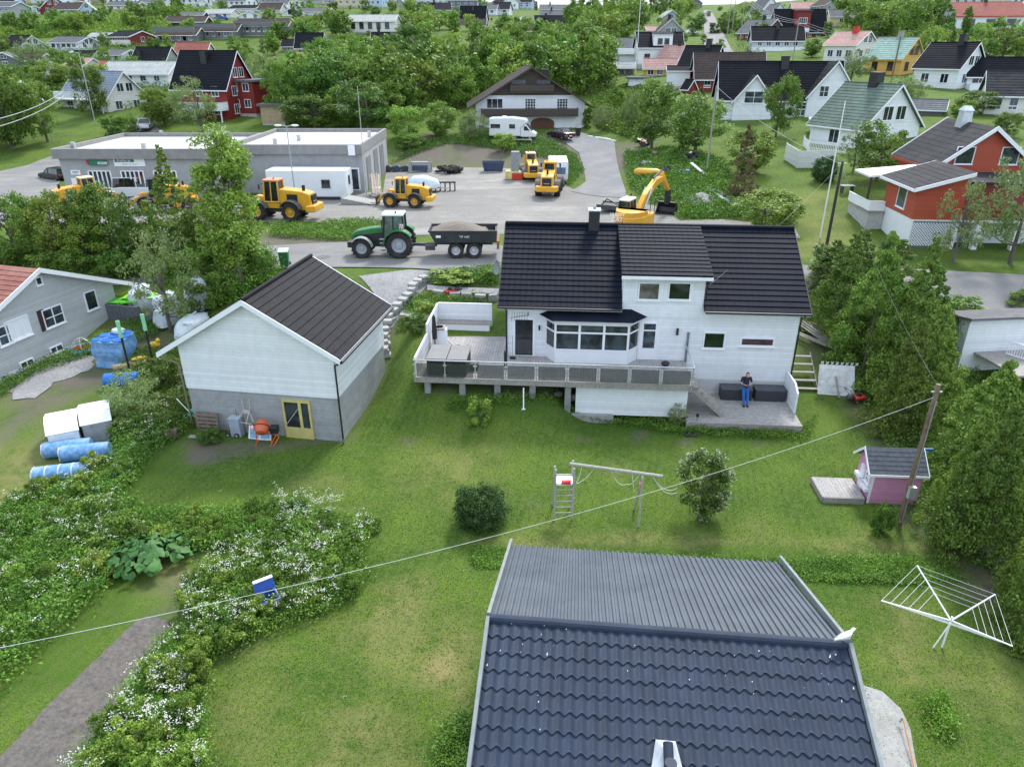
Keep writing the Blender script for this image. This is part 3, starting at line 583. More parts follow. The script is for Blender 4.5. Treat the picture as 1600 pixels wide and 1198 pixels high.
def crossgable(root,cx,w,B_,zb,hw,hr,out,wall,roof,nw=2,sz=(1.1,1.2)):
    """gabled wing pointing to local -Y"""
    g=MB(); g.prism([(cx-w/2,zb),(cx+w/2,zb),(cx+w/2,hw),(cx,hw+hr),(cx-w/2,hw)],'y',-B_-out,0); g.build('gable_wall',wall,root)
    m=MB(); y0=-B_-out-.4
    for s in(-1,1):
        p0=Vector((cx+s*(w/2+.35),y0,hw-.35*hr/(w/2)+.06)); p1=Vector((cx,y0,hw+hr+.08)); p2=Vector((cx,0,hw+hr+.08)); p3=Vector((p0.x,0,p0.z)); n=8
        for k in range(n):
            a0=p0.lerp(p1,k/n)+Vector((0,0,.04)); a1=p0.lerp(p1,(k+1)/n); b0=p3.lerp(p2,k/n)+Vector((0,0,.04)); b1=p3.lerp(p2,(k+1)/n); m.add([a0,a1,b1,b0],[(0,1,2,3)])
        m.slab(p0,p1,p2,p3,.1) if s<0 else m.slab(p3,p2,p1,p0,.1)
    m.build('gable_roof',roof,root); m=MB()
    for s in(-1,1):
        p0=Vector((cx+s*(w/2+.38),y0-.03,hw-.35*hr/(w/2)-.14)); p1=Vector((cx,y0-.03,hw+hr-.1)); q=Vector((0,0,.24)); m.slab(p0,p1,p1+q,p0+q,.04)
    m.build('bargeboard',WHITE,root)
    for i in range(nw):
        window(root,'f',cx+(i-(nw-1)/2)*w*.38,hw+hr*.12,sz[0],sz[1],1,B_+out,(2,2))
crossgable(root,72*kk,70*kk,B_,-1,HW_+.4,HR_*.93,.8,WS,RBLACK,2,(1.2,1.4)); crossgable(root,-42*kk,58*kk,B_,-1,HW_-.3,HR_*.7,.6,WS,RBLACK,1,(2.6,1.6))
# upper right corner
hs(1197,-4,14,34,30,34,-70,WS,RGREY,'white gabled house at the top beside the hill road',wins='r:1x2')
hs(1212,7,20,40,26,30,-70,WS,RGREY,'white gable just behind the dark red dormer house',wins='r:1')
hs(1265,4,13,20,54,30,-5,SPY,RPINK,'pale yellow house with pink roof peeping above the dark red dormer house',wins='f:2')
a,A_,B_,HW_,HR_=hs(1250,15,43,62,76,46,-3,SRED,RBLACK,'dark red house with tall black roof and red dormer over a white balcony',wins='f:5',wsz=(1.0,1.5))
m=MB(); m.bx(-1.9,1.9,-B_-.3,-.3,HW_-.5,HW_+HR_-.3); m.build('dormer',SRED,a); m=MB(); slope(m,-2.2,2.2,-B_-.7,HW_+HR_-.5,0,HW_+HR_+.1,.5,.03); m.build('dormer_roof',RGREY,a)
window(a,'f',0,HW_+HR_*.45,2.2,1.4,A_,B_+.32,(4,1)); m=MB(); m.bx(-1.7,1.7,-B_-1.2,-B_-.31,HW_-.35,HW_+.6); m.build('balcony',WHITE,a)
a=hs(1215,42,59,82,76,40,-8,M('blue_grey_siding',(.42,.47,.53),.6,var=.05,bands=.16),RBLACK,'blue-grey house with black roof and long white terrace wall',wins='f:5',chim=[(0,-.1,.8)],balc=('f',-.3,2.2,WHITE,True))
hs(1314,16,24,45,34,26,-8,SPY,RGREY,'small pale yellow annex on a stone base right of the dark red dormer house',wins='f:1',found=CONC)
hs(1334,50,66,104,52,58,-55,WARMW,RPINK,'white house with pink roof and red chimney',wins='f:3 r:2x2',chim=[(.2,-.1,.9,RED)],wsz=(1.2,1.3))
hs(1404,60,85,124,60,56,-58,SYEL,RMINT,'ochre house with pale green roof and brown windows',wins='f:2 r:2x2',wsz=(1.1,1.4),fm=M('brown_trim',(.13,.05,.03),.6),trim=M('ochre_trim',(.66,.38,.08),.6),chim=[(.1,0,.7,CONC)])
hs(1493,67,98,146,70,72,-58,WS,RBLACK,'white house with black roof and blue window right of the ochre house',wins='f:2 r:2x2',chim=[(.3,0,.9)],wsz=(1.3,1.4))
hs(1556,90,112,145,80,44,-12,WS,RBLACK,'white side house with black roof and green glass beside the black-roofed gable',wins='f:3',wsz=(2,1.3),balc=('f',-.2,2,WHITE,True))
a=hs(1540,4,22,50,100,70,-8,WS,RRED,'wide white house with weathered red roof at the top right corner',wins='f:3',wsz=(2.2,1.5),fm=DARK,trim=RED,found=SDGREY,chim=[(0,0,.7)])
hs(1590,112,140,190,74,66,-22,WARMW,RASPH,'pale grey-white house with dark roof cut by the right edge',wins='f:3x2',wsz=(1.0,1.5))
hs(1448,156,166,185,52,38,-30,SDGREY,RGREY,'low dark grey shed with angled roof behind the orange-red house',wins='',cat='shed')
a=hs(1364,131,184,243,100,124,-66,WS,RGREEN,'white house with mossy green roof and white terrace on the right',wins='f:1 r:2x2',chim=[(.1,.0,1.1)],wsz=(1.5,1.5))
hs(1287,188,192,214,34,40,-20,WS,RLIGHT,'small white flat-roofed porch house left of the mossy green roof',flat=True,cat='annex',wins='')

# many small distant houses along the top of the hillside
_walls=[WS,WARMW,GS,WS,SBLUE,SPY,WS,SRED,SDGREY,WS]; _roofs=[RBLACK,RGREY,RBLACK,RBROWN,RGREY,RBLACK,RLIGHT,RBLACK]
k=0
for (ua,ub,va,vb_,n) in((0,300,-6,6,13),(300,620,-6,4,13),(560,860,-4,8,11),(900,1090,-2,6,4),(1300,1500,-6,2,5),(1290,1600,-4,12,8),(1190,1230,40,60,1)):
    c=0;tr=0
    while c<n and tr<200:
        tr+=1; u=U(ua,ub); v=U(va,vb_)+10; g=G(u,v)
        L_=U(9,14); D_=U(6.5,8); 
        if inh(g.x,g.y,6.5): continue
        dd=dep(g); pk=F/dd; hgt=U(3.2,5.2)*pk*.93; rf_=U(1.8,3)*pk*.93; rot=random.choice([-8,-3,4,-70,-62,-15,-80])
        house(u,v-hgt-rf_,v-hgt,v,L_*pk,D_*pk,rot,_walls[int(rnd()*10)],_roofs[int(rnd()*8)],'small distant house among the trees high on the hillside','f:4 r:2' if hgt/pk<4.2 else 'f:4x2 r:2x2',chim=(.1,0,.7) if rnd()<.6 else None,group='distant houses high on the hillside'); c+=1; k+=1
print('extra houses',k)
# ---------------- frames: pixel on a wall plane -> local coordinates of that building
def wl(root,p):
    M_=Matrix.LocRotScale(root.location,root.rotation_euler,None); return M_.inverted()@Vector(p)
def onY(root,u,v,yl):
    M_=Matrix.LocRotScale(root.location,root.rotation_euler,None).inverted(); o=M_@Vector((0,0,CH)); q=M_@PD(u,v,10); dr=q-o; t=(yl-o.y)/dr.y; p=o+dr*t; return p.x,p.z
def onX(root,u,v,xl):
    M_=Matrix.LocRotScale(root.location,root.rotation_euler,None).inverted(); o=M_@Vector((0,0,CH)); q=M_@PD(u,v,10); dr=q-o; t=(xl-o.x)/dr.x; p=o+dr*t; return p.y,p.z
def winpx(root,face,hw,hd,u0,v0,u1,v1,mull=(1,1),fm=None,**k):
    if face=='f': a0,z0=onY(root,u0,v0,-hd); a1,z1=onY(root,u1,v1,-hd)
    elif face=='r': a0,z0=onX(root,u0,v0,hw); a1,z1=onX(root,u1,v1,hw)
    else:
        a0,z0=onX(root,u0,v0,-hw); a1,z1=onX(root,u1,v1,-hw); a0,a1=-a0,-a1
    return window(root,face,(a0+a1)/2,(z0+z1)/2,abs(a1-a0),abs(z1-z0),hw,hd,mull,fm,**k)
# ---------------- main white house
e0=PZ(778,478,5.15); e1=PZ(1268,490,5.15); mid=(e0+e1)/2; RZ=math.atan2(e1.y-e0.y,e1.x-e0.x)
MH=thing('house','long white two-storey house with black tiled roof, wide dormer and bay window','house',(mid.x,mid.y,0),RZ)
LH=(e1-e0).length/2; HX=LH-.35
MROOF=M('charcoal_roof_tiles',(.006,.009,.018),.65,var=.22,scale=1.3,bump=.15,dirt=(.02,.021,.026),dscale=.6,damt=.35,spec=.1)
g=MB(); zr=8.2; yw=.45; yr=4.9
g.prism([(yw,-.6),(2*yr-yw,-.6),(2*yr-yw,5.4),(yr,zr-.12),(yw,5.4)],'x',-HX,HX); g.build('wall',WSIDE,MH)
lx0,_=onY(MH,974.7,440,yw); lx1,_=onY(MH,1103,440,yw)
m=MB(); m.bx(lx0,lx1,yw-.03,4.6,4.6,6.85); m.build('dormer_wall',WSIDE,MH)
m=MB(); tk=dict(course=.36,step=.04,wave=.3,amp=.009)
slope(m,-LH,lx0-.02,0,5.15,yr,zr,**tk); m.build('roof',MROOF,MH); m=MB(); slope(m,lx1+.02,LH,0,5.15,yr,zr,**tk); m.build('roof',MROOF,MH)
m=MB(); slope(m,-LH,LH,2*yr,5.15,yr,zr,.36,.035); m.build('back_roof',MROOF,MH)
m=MB(); slope(m,lx0-.15,lx1+.25,0-.05,6.93,yr,zr+.1,course=.36,step=.04,wave=.3,amp=.009); m.build('dormer_roof',MROOF,MH)
m=MB(); m.cyl((-LH,yr,zr+.05),(LH,yr,zr+.05),.13,n=8); m.build('ridge_cap',MROOF,MH)
m=MB()
for x in(-LH-.03,LH-.01):
    for s in(-1,1): m.add([(x,yr+s*yr,5.0),(x,yr,zr-.12),(x,yr,zr+.07),(x,yr+s*yr,5.2),(x+.04,yr+s*yr,5.0),(x+.04,yr,zr-.12),(x+.04,yr,zr+.07),(x+.04,yr+s*yr,5.2)],[(0,1,2,3),(4,5,6,7),(0,1,5,4),(3,2,6,7),(0,3,7,4)])
m.build('bargeboard',BLACK,MH)
m=MB(); m.bx(-LH,lx0-.03,-.02,.03,4.98,5.13); m.bx(lx1+.03,LH,-.02,.03,4.98,5.13); m.bx(lx0-.15,lx1+.25,-.1,-.05,6.72,6.88); m.build('fascia',WHITE,MH)
m=MB(); m.bx(-LH,lx0-.03,.031,yw,5.0,5.04); m.bx(lx1+.03,LH,.031,yw,5.0,5.04); m.build('soffit',WHITE,MH)
for a,b_ in((-LH,lx0-.05),(lx1+.05,LH)):
    m=MB(); m.cyl((a,-.1,5.1),(b_,-.1,5.1),.07,n=8); m.build('gutter',BLACK,MH)
m=MB(); m.tube([(-HX+.05,-.1,5.05),(-HX+.05,yw-.07,4.8),(-HX+.05,yw-.07,2.3)],.045,8); m.build('downpipe',BLACK,MH)
m=MB(); m.tube([(HX+.06,-.1,5.05),(HX+.06,yw-.02,4.8),(HX+.06,yw-.02,1.4),(HX+.02,yw-.1,.9)],.045,8); m.build('downpipe',BLACK,MH)
m=MB(); m.tube([(lx1+.2,-.05,6.8),(lx1+.08,yw-.1,6.6),(lx1+.08,yw-.1,5.5)],.04,8); m.build('downpipe',BLACK,MH)
cx,cz=onY(MH,928,350,yr-.1); m=MB(); m.bx(cx-.29,cx+.29,yr-.35,yr+.25,7.9,9.05); c=m.build('chimney',BLACK,MH); m=MB(); m.bx(cx-.33,cx+.33,yr-.39,yr+.29,9.052,9.12); m.build('chimney_cap',WHITE,c); m=MB(); m.cyl((cx,yr-.05,9.12),(cx,yr-.05,9.18),.1); m.build('flue',BLACK,c)
W0=lambda u0,v0,u1,v1,mu=(1,1),**k: winpx(MH,'f',1,-yw,u0,v0,u1,v1,mu,**k)
cur=glassm('curtained_glass',(.16,.15,.13),.08)
w=W0(998,440,1030,469,off=.03,gm=cur); w=W0(1045,440,1078,469,off=.03,gm=GREEN_GL); W0(1100,518,1131,545,gm=GREEN_GL); W0(1157,526,1209,542,off=.002,gm=glassm('dim_red_glass',(.03,.015,.02)))
for q,(u0,v0,u1,v1) in(((0,(993.6,436.6,1033.5,472.5))),(1,(1041,436.6,1081,472.5))):
    a0,z0=onY(MH,u0,v0,yw);a1,z1=onY(MH,u1,v1,yw); m=MB(); 
    m.bx(a0,a1,yw-.05,yw-.032,z0-.1,z0); m.bx(a0,a1,yw-.05,yw-.032,z1,z1+.1); m.bx(a0,a0+.1,yw-.05,yw-.032,z1+.1,z0-.1); m.bx(a1-.1,a1,yw-.05,yw-.032,z1+.1,z0-.1); m.build('casing',WHITE,MH)
# doors
a0,z0=onY(MH,805,505,yw);a1,_=onY(MH,832,562,yw); dz=2.27
m=MB(); [m.bx(*b_) for b_ in((a0-.12,a0,yw-.06,yw,dz,4.4),(a1,a1+.12,yw-.06,yw,dz,4.4),(a0,a1,yw-.06,yw,4.3,4.4))]; dd=m.build('patio_door',WHITE,MH); m=MB(); m.bx(a0,a1,yw-.03,yw,dz+.05,4.3); m.build('pane',GLASS,dd)
m=MB(); m.bx(a0+.05,a1-.05,yw-.034,yw-.03,dz+.12,3.2); m.build('curtain',DARK,dd)
a0,z0=onY(MH,1002,513,yw);a1,_=onY(MH,1023,570,yw); m=MB(); m.bx(a0,a1,yw-.05,yw,dz,4.35); m.bx(a0-.1,a0,yw-.07,yw,dz,4.45); m.bx(a1,a1+.1,yw-.07,yw,dz,4.45); dd=m.build('door',WHITE,MH)
m=MB(); m.bx(a0+.13,a1-.13,yw-.058,yw-.05,dz+.65,3.85); m.bx(a0+.13,a1-.13,yw-.058,yw-.05,3.93,4.25); m.build('pane',GLASS,dd); m=MB(); m.cyl((a1-.06,yw-.12,dz+1.05),(a1-.2,yw-.12,dz+1.05),.015); m.build('handle',STEEL,dd)
# bay window
bx0,_=onY(MH,853,540,yw); bx1,_=onY(MH,996,540,yw); f0,_=onY(MH,867,540,yw-.75); f1,_=onY(MH,981,540,yw-.75); yb=yw-.75
m=MB(); m.prism([(bx0,yw),(f0,yb),(f1,yb),(bx1,yw)],'z',1.4,2.95); m.prism([(bx0,yw),(f0,yb),(f1,yb),(bx1,yw)],'z',4.42,4.6); bay=m.build('bay_window',WHITE,MH)
def bayside(p0,p1,n,sp):
    p0=Vector(p0);p1=Vector(p1); Ln=(p1-p0).length; ang=math.atan2(p1.y-p0.y,p1.x-p0.x); m=MB(); g=MB()
    m.bx(0,Ln,-.03,.05,4.34,4.42);m.bx(0,Ln,-.03,.05,2.95,3.03)
    for i in range(n+1): x=Ln*i/n; m.bx(max(0,x-.06),min(Ln,x+.06),-.03,.05,3.03,4.34)
    for i in range(n): m.bx(Ln*i/n+.06,Ln*(i+1)/n-.06,-.02,.03,3.88,3.97)
    g.bx(.02,Ln-.02,.0,.02,3.03,4.34); o=m.build('window',WHITE,MH,(p0.x,p0.y,0),(0,0,ang)); g.build('pane',GLASS,o)
bayside((f0,yb,0),(f1,yb,0),3,0); bayside((bx0,yw,0),(f0,yb,0),1,0); bayside((f1,yb,0),(bx1,yw,0),1,0)
m=MB(); o_=.28; P=[(bx0-o_-.1,yw-.03,4.62),(f0-o_*.6,yb-o_,4.62),(f1+o_*.6,yb-o_,4.62),(bx1+o_+.1,yw-.03,4.62)]; T_=[(bx0+.45,yw-.03,5.0),(bx1-.45,yw-.03,5.0)]
m.add(P+T_,[(0,1,4),(1,2,5,4),(2,3,5),(0,3,2,1)]); m.build('bay_roof',MROOF,MH)
# lamp, antenna, dish, basement window
ax,az=onY(MH,1058,517,yw); m=MB(); m.cyl((ax,yw-.12,az-.18),(ax,yw-.12,az+.18),.06); m.box((ax,yw-.05,az),(.08,.12,.1)); m.build('wall_lamp',BLACK,MH)
ax,az=onY(MH,843,511,yw); m=MB(); m.cyl((ax,yw-.12,az-.12),(ax,yw-.12,az+.12),.05); m.box((ax,yw-.05,az),(.06,.12,.08)); m.build('wall_lamp',BLACK,MH)
ax,az=onY(MH,816,494,yw-.5); m=MB(); m.cyl((ax-.6,yw-.55,az-.08),(ax+.35,yw-.5,az+.08),.015,n=5); m.cyl((ax+.3,yw,az+.05),(ax+.3,yw-.6,az+.07),.02,n=5)
for i in range(7): m.cyl((ax-.55+i*.13,yw-.55,az-.3+i*.02),(ax-.5+i*.13,yw-.55,az+.25),.008,n=4)
m.build('aerial',BLACK,MH)
m=MB(); m.lathe([(.02,-.1),(.25,-.06),(.4,.02),(.41,.03),(.25,-.03),(.02,-.07)],16); m.build('satellite_dish',M('dish_grey',(.2,.21,.22),.5),MH,(-LH-.35,3.3,6.2),(R(80),R(0),R(-60)))
m=MB(); m.tube([(-LH-.3,3.3,6.2),(-HX,3.5,6.1)],.03); m.build('dish_arm',STEEL,MH)
a0,z0=onY(MH,958,605,yw); a1,_=onY(MH,900,612,yw); m=MB(); m.bx(a1,a0,yw-.03,yw-.001,.3,1.2); b_=m.build('basement_window',M('dark_red_frame',(.12,.01,.015),.6),MH); m=MB(); m.bx(a1+.1,a0-.1,yw-.034,yw-.03,.38,1.12); m.build('pane',GLASS,b_)
lwx,_=onY(MH,1075,560,yw); m=MB(); m.bx(lwx,HX+.01,yw-.02,yw-.003,.4,1.25); m.build('lower_cladding',M('light_grey_cladding',(.55,.56,.56),.7,var=.05,bands=.14),MH)
pxx,_=onY(MH,1072,550,yw); m=MB(); m.bx(pxx-.05,pxx+.05,yw-.12,yw-.004,2.2,3.85); m.build('parasol_pole',M('grey_post',(.15,.17,.2),.5),MH)
# ---------------- upper deck
DW=M('silvery_deck_boards',(.36,.345,.335),.85,var=.25,scale=6,bands=.145,bdir='X',bdark=.45,dirt=(.2,.19,.17),damt=.45)
DW2=M('silvery_deck_planks',(.34,.325,.31),.85,var=.25,scale=6,bands=.145,bdir='Y',bdark=.45,dirt=(.2,.19,.17),damt=.45)
DK=thing('deck','raised wooden deck with steel and glass railing along the white house','deck',tuple(MH.location),RZ)
q0=wl(DK,PZ(648,588,2.25)); q1=wl(DK,PZ(1082,603,2.25)); y0=(q0.y+q1.y)/2; xl,xr=q0.x,q1.x; yb_=4.3
print('DECK',q0,q1,lwx)
m=MB(); m.bx(xl,xr,y0,yw-.035,2.17,2.26); m.bx(xl,-HX-.01,yw-.034,yb_,2.17,2.26); m.build('deck_boards',DW,DK)
m=MB(); m.bx(xl,xr,y0-.05,y0-.002,1.98,2.262); m.bx(xl-.05,xl-.002,y0,yb_,1.98,2.262); m.bx(xr+.002,xr+.05,y0,yw,1.98,2.262); m.build('rim_board',WOODG,DK)
bxw,_=onY(DK,900,610,y0+.35); m=MB(); m.bx(bxw,xr-.1,y0+.3,y0+.4,.35,1.97); m.build('skirting',WSIDE,DK)
NP=9
for i in range(NP+1):
    x=xl+.05+(xr-xl-.1)*i/NP; m=MB(); m.box((x,y0-.08,2.6),(.06,.05,1.15)); m.box((x,y0-.1,2.45),(.16,.05,.06)); m.box((x,y0-.1,2.95),(.16,.05,.06)); m.build('railing_post',STEEL,DK)
    if i<NP:
        x2=xl+.05+(xr-xl-.1)*(i+1)/NP; m=MB(); m.bx(x+.09,x2-.09,y0-.105,y0-.095,2.32,3.05); m.build('glass_panel',GPAN if 'GPAN' in globals() else SMK,DK)
m=MB(); m.cyl((xl,y0-.08,3.2),(xr,y0-.08,3.2),.035); m.cyl((xr,y0-.08,3.2),(xr,yw-.1,3.2),.03); m.build('handrail',STEEL,DK)
for x in np.linspace(xl+.6,bxw-.4,5):
    m=MB(); m.bx(x-.15,x+.15,y0+.1,y0+.4,-.3,1.98); m.build('deck_pillar',M('grey_block',(.24,.25,.25),.9,var=.2,bump=.2),DK)
m=MB(); m.bx(xl-.001,xl+.09,y0+.1,y0+3.4,2.263,3.25); m.bx(xl-.001,xl+.09,y0+3.41,yb_,2.263,3.75); m.bx(xl+.091,-HX-1.1,yb_-.1,yb_,2.263,3.8); m.build('privacy_wall',WSIDE,DK)
m=MB(); m.bx(xl+.05,-HX-1.15,yb_-.75,yb_-.12,2.75,2.82); m.build('bench_seat',WOODG,DK); m=MB(); m.bx(xl+.1,-HX-1.2,yb_-.68,yb_-.15,2.27,2.748); m.build('bench_front',WHITE,DK)
m=MB(); m.bx(bxw-1.2,bxw+1.9,y0+.05,y0+.28,-.2,.42); m.build('concrete_footing',CONC,DK)
# stairs down to the lower deck
m=MB()
for k in range(6):
    z=2.0-k*.27; x=xr+.25+k*.27; m.bx(x-.15,x+.15,y0+.35,y0+1.55,z-.05,z)
m.build('stair_tread',WOODG,DK)
for y in(y0+.3,y0+1.6):
    m=MB(); m.prism([(xr+.05,2.1),(xr+1.85,.45),(xr+1.6,.45),(xr+.05,1.85)],'y',y-.03,y+.03); m.build('stringer',WOODG,DK)
# ---------------- lower deck
LD=thing('deck','low weathered wooden platform in front of the right end of the white house','deck',tuple(MH.location),RZ)
r0=wl(LD,PZ(1073,658,.45)); r1=wl(LD,PZ(1253,666,.45)); print('LD',r0,r1)
m=MB(); m.bx(r0.x,r1.x,(r0.y+r1.y)/2,yw-.03,.38,.45); m.build('deck_boards',DW2,LD); yl=(r0.y+r1.y)/2
m=MB(); m.bx(r0.x-.04,r1.x+.04,yl-.05,yl-.002,.12,.452); m.bx(r1.x+.002,r1.x+.045,yl,yw-.1,.12,.452); m.build('rim_board',WOODG,LD)
for x in np.linspace(r0.x+.3,r1.x-.3,5): m=MB(); m.bx(x-.08,x+.08,yl+.1,yl+.3,-.3,.38); m.build('deck_pillar',CONC,LD)
m=MB(); px_=HX-.2; m.prism([(yl+1.3,.46),(yw-.05,.46),(yw-.05,1.85),(yl+1.9,1.85),(yl+1.3,1.55)],'x',px_,px_+.09); m.build('privacy_wall',WSIDE,LD)
def storage(x0_,x1_,lab):
    t=thing('storage_box',lab,'storage box',tuple(LD.matrix_basis@Vector(((x0_+x1_)/2,yw-.5,.45))),RZ,'dark storage boxes against the house wall'); w=(x1_-x0_)/2
    m=MB(); m.bx(-w,w,-.35,.35,0,.56); m.build('box',M('anthracite_resin',(.035,.04,.05),.5,var=.15,bands=.14,bdark=.6),t,bev=.01); m=MB(); m.bx(-w-.02,w+.02,-.38,.37,.563,.64); m.build('lid',M('anthracite_lid',(.05,.056,.066),.45),t,bev=.02)
a,_=onY(LD,1127,605,yw-.6);b_,_=onY(LD,1175,605,yw-.6);c,_=onY(LD,1180,605,yw-.6);d_,_=onY(LD,1228,605,yw-.6)
storage(a,b_,'dark garden storage box the man leans against'); storage(c,d_,'dark garden storage box to the right of the man, by the white side wall')
BOXL=a,b_
# ---------------- garage
P2=PZ(535,690,0); gr=R(-9); xd=Vector((math.cos(gr),math.sin(gr),0)); GA=thing('garage','white gabled garage on a grey block base with black tiled roof and yellow double door','garage',tuple(P2-xd*3.75),gr); gl=6.7
m=MB(); m.bx(-3.75,3.75,0,gl,-.6,2.3); m.build('block_wall',M('concrete_block_wall',(.33,.34,.35),.9,var=.12,scale=3,bump=.3,bands=.2,bdark=.85,dirt=(.2,.2,.19),dscale=.8,damt=.55),GA)
hwG=4.62; hrG=2.25; m=MB(); m.prism([(-3.79,2.3),(3.79,2.3),(3.79,hwG),(0,hwG+hrG),(-3.79,hwG)],'y',-.04,gl+.04); m.build('wall',WSIDE,GA)
GR_=M('brown_black_tiles',(.008,.009,.013),.6,var=.3,scale=1.6,bump=.2,spec=.1,dirt=(.023,.024,.027),dscale=1.2,damt=.4)
m=MB(); sl_=hrG/3.79
def gside(s,ov):
    q=MB(); # slope() runs along x, so build it rotated
    slope(q,-.35,gl+.4,-(3.79+ov),hwG-ov*sl_+.1,0,hwG+hrG+.1,.38,.035,wave=.3,amp=.012)
    # rotate: local (x along roof, y across) -> garage (x across, y along)
    q.V=[((-y_)*(-1) if s<0 else -y_,x_,z_) for x_,y_,z_ in q.V]; return q
for s,ov in((1,.45),(-1,.9)):
    q=gside(s,ov); q.build('roof_slope',GR_,GA)
m.cyl((0,-.4,hwG+hrG+.13),(0,gl+.4,hwG+hrG+.13),.11,n=8); m.build('ridge_cap',GR_,GA)
m=MB()
for s,ov in((1,.47),(-1,.92)):
    for y in(-.42,gl+.4): 
        m=MB(); a_=Vector((s*(3.79+ov),y,hwG-ov*sl_-.12)); b2=Vector((0,y,hwG+hrG-.1)); q=Vector((0,0,.26)); m.slab(a_,b2,b2+q,a_+q,.04); m.build('bargeboard',WHITE,GA)
m=MB(); m.bx(-4.6,4.2,0,0,0,0) if 0 else None
m.prism([(-4.69,hwG-.9*sl_),(-3.79,hwG),(-3.79,hwG-.05),(-4.69,hwG-.9*sl_-.05)],'y',-.35,gl+.3); m.prism([(4.24,hwG-.45*sl_),(3.79,hwG),(3.79,hwG-.05),(4.24,hwG-.45*sl_-.05)],'y',-.35,gl+.3); m.build('soffit',WHITE,GA)
m=MB(); m.cyl((4.32,-.38,hwG-.3),(4.32,gl+.4,hwG-.3),.07,n=8); m.build('gutter',BLACK,GA)
m=MB(); m.tube([(4.3,-.3,hwG-.36),(3.86,-.12,hwG-.6),(3.86,-.12,.25),(3.95,-.35,.1)],.045,8); m.build('downpipe',BLACK,GA)
m=MB(); m.tube([(-4.7,-.3,hwG-.7),(-3.9,-.1,hwG-1.0),(-3.86,-.1,.3)],.04,8); m.build('downpipe',M('rusty_steel',(.2,.17,.14),.6),GA)
YD=M('faded_yellow_paint',(.55,.47,.17),.6,var=.12,dirt=(.35,.3,.14),damt=.4)
a0,z0=onY(GA,441,628,0);a1,z1=onY(GA,493,690,0); hD=2.1; m=MB(); wd=a1-a0; mdx=a0+wd*.62
for x0_,x1_ in((a0,a0+.1),(a1-.1,a1),(mdx-.07,mdx+.07)): m.bx(x0_,x1_,-.09,0,0,hD)
m.bx(a0+.1,mdx-.07,-.09,0,hD-.14,hD);m.bx(mdx+.07,a1-.1,-.09,0,hD-.14,hD);m.bx(a0+.1,mdx-.07,-.085,0,.02,.62);m.bx(mdx+.07,a1-.1,-.085,0,.02,.62); yd=m.build('double_door',YD,GA)
m=MB(); m.bx(a0+.1,mdx-.07,-.05,-.01,.62,hD-.14); m.bx(mdx+.07,a1-.1,-.05,-.01,.62,hD-.14); m.build('pane',GLASS,yd)
m=MB(); m.box(((a0+mdx)/2,-.056,1.2),(.03,.008,1.3),0,0,R(38)); m.build('crack',M('pale_tape',(.4,.4,.38),.6),yd)
# ---------------- near house at the bottom
zr=5.0; rl=PZ(763,966,zr); rr=PZ(1326,1008,zr); zs=R(180/PI*math.atan2(rr.y-rl.y,rr.x-rl.x)); nm=(rl+rr)/2
NH=thing('house','house seen from above with dark blue corrugated far slope and wavy tiled near slope','house',(nm.x,nm.y,0),math.atan2(rr.y-rl.y,rr.x-rl.x)); hl=(rr-rl).length/2
efl=wl(NH,PZ(800,853,3.15)); efr=wl(NH,PZ(1218,878,3.15)); nl=wl(NH,PZ(730,1198,4.05)); nr_=wl(NH,PZ(1368,1198,4.05)); print('NEAR',hl,efl,efr,nl,nr_)
BL=M('dark_blue_tile_steel',(.017,.029,.054),.6,var=.25,scale=1.5,bump=.05,spec=.3,dirt=(.03,.038,.052),dscale=1,damt=.4); BC=M('grey_blue_corrugated_steel',(.07,.086,.108),.5,var=.2,scale=1.2,dirt=(.1,.115,.13),dscale=.8,damt=.5)
yf=(efl.y+efr.y)/2; ze=3.15
m=MB(); # corrugated far slope
x0_,x1_=-hl+.02,hl-.02; PR_=[(0,0),(.42,0),(.52,.048),(.86,.048),(1,0)]; NR_=int((x1_-x0_)/.165); V=[];Fs=[]
for j in range(2):
    for i in range(NR_*4):
        x=x0_+(i//4+PR_[i%4][0])*.165; hh=PR_[i%4][1]; V.append((x,.08+(yf-.08)*j,zr-.03+(ze-zr+.03)*j+hh))
n=NR_*4-1
for i in range(n): Fs.append((i,i+1,n+2+i,n+1+i))
m.add(V,Fs); m.slab((x0_,.08,zr-.06),(x1_,.08,zr-.06),(x1_,yf,ze-.05),(x0_,yf,ze-.05),.08); m.build('corrugated_roof',BC,NH)
sn=(zr-4.05)/abs((nl.y+nr_.y)/2); yn=-5.2; zn=zr-sn*5.2
m=MB(); V=[];Fs=[]; nx_=int((x1_-x0_)/.245*10); nc=14; n0=0; nv=Vector((0,-sn,1)).normalized(); cl=5.2/nc
for k in range(nc):
    for q in(0,1,2,3,4):
        t=(k+[0,.0001,.3,.7,1.0][q])/nc; base=[.0,.034,.03,.018,.0][q]
        for i in range(nx_+1):
            x=x0_+(x1_-x0_)*i/nx_; ph=((x-x0_)/.245)%1; wv_=.5-.5*math.cos(2*PI*ph); hh=base+.032*(wv_**.75)+.004
            yy=-.05-t*5.15 ; 
            V.append((x,yy+(-.055*(wv_) if q in(3,4) else (-.055*wv_ if q in (0,1) and k>0 else 0)),zr-sn*(-yy)+hh))
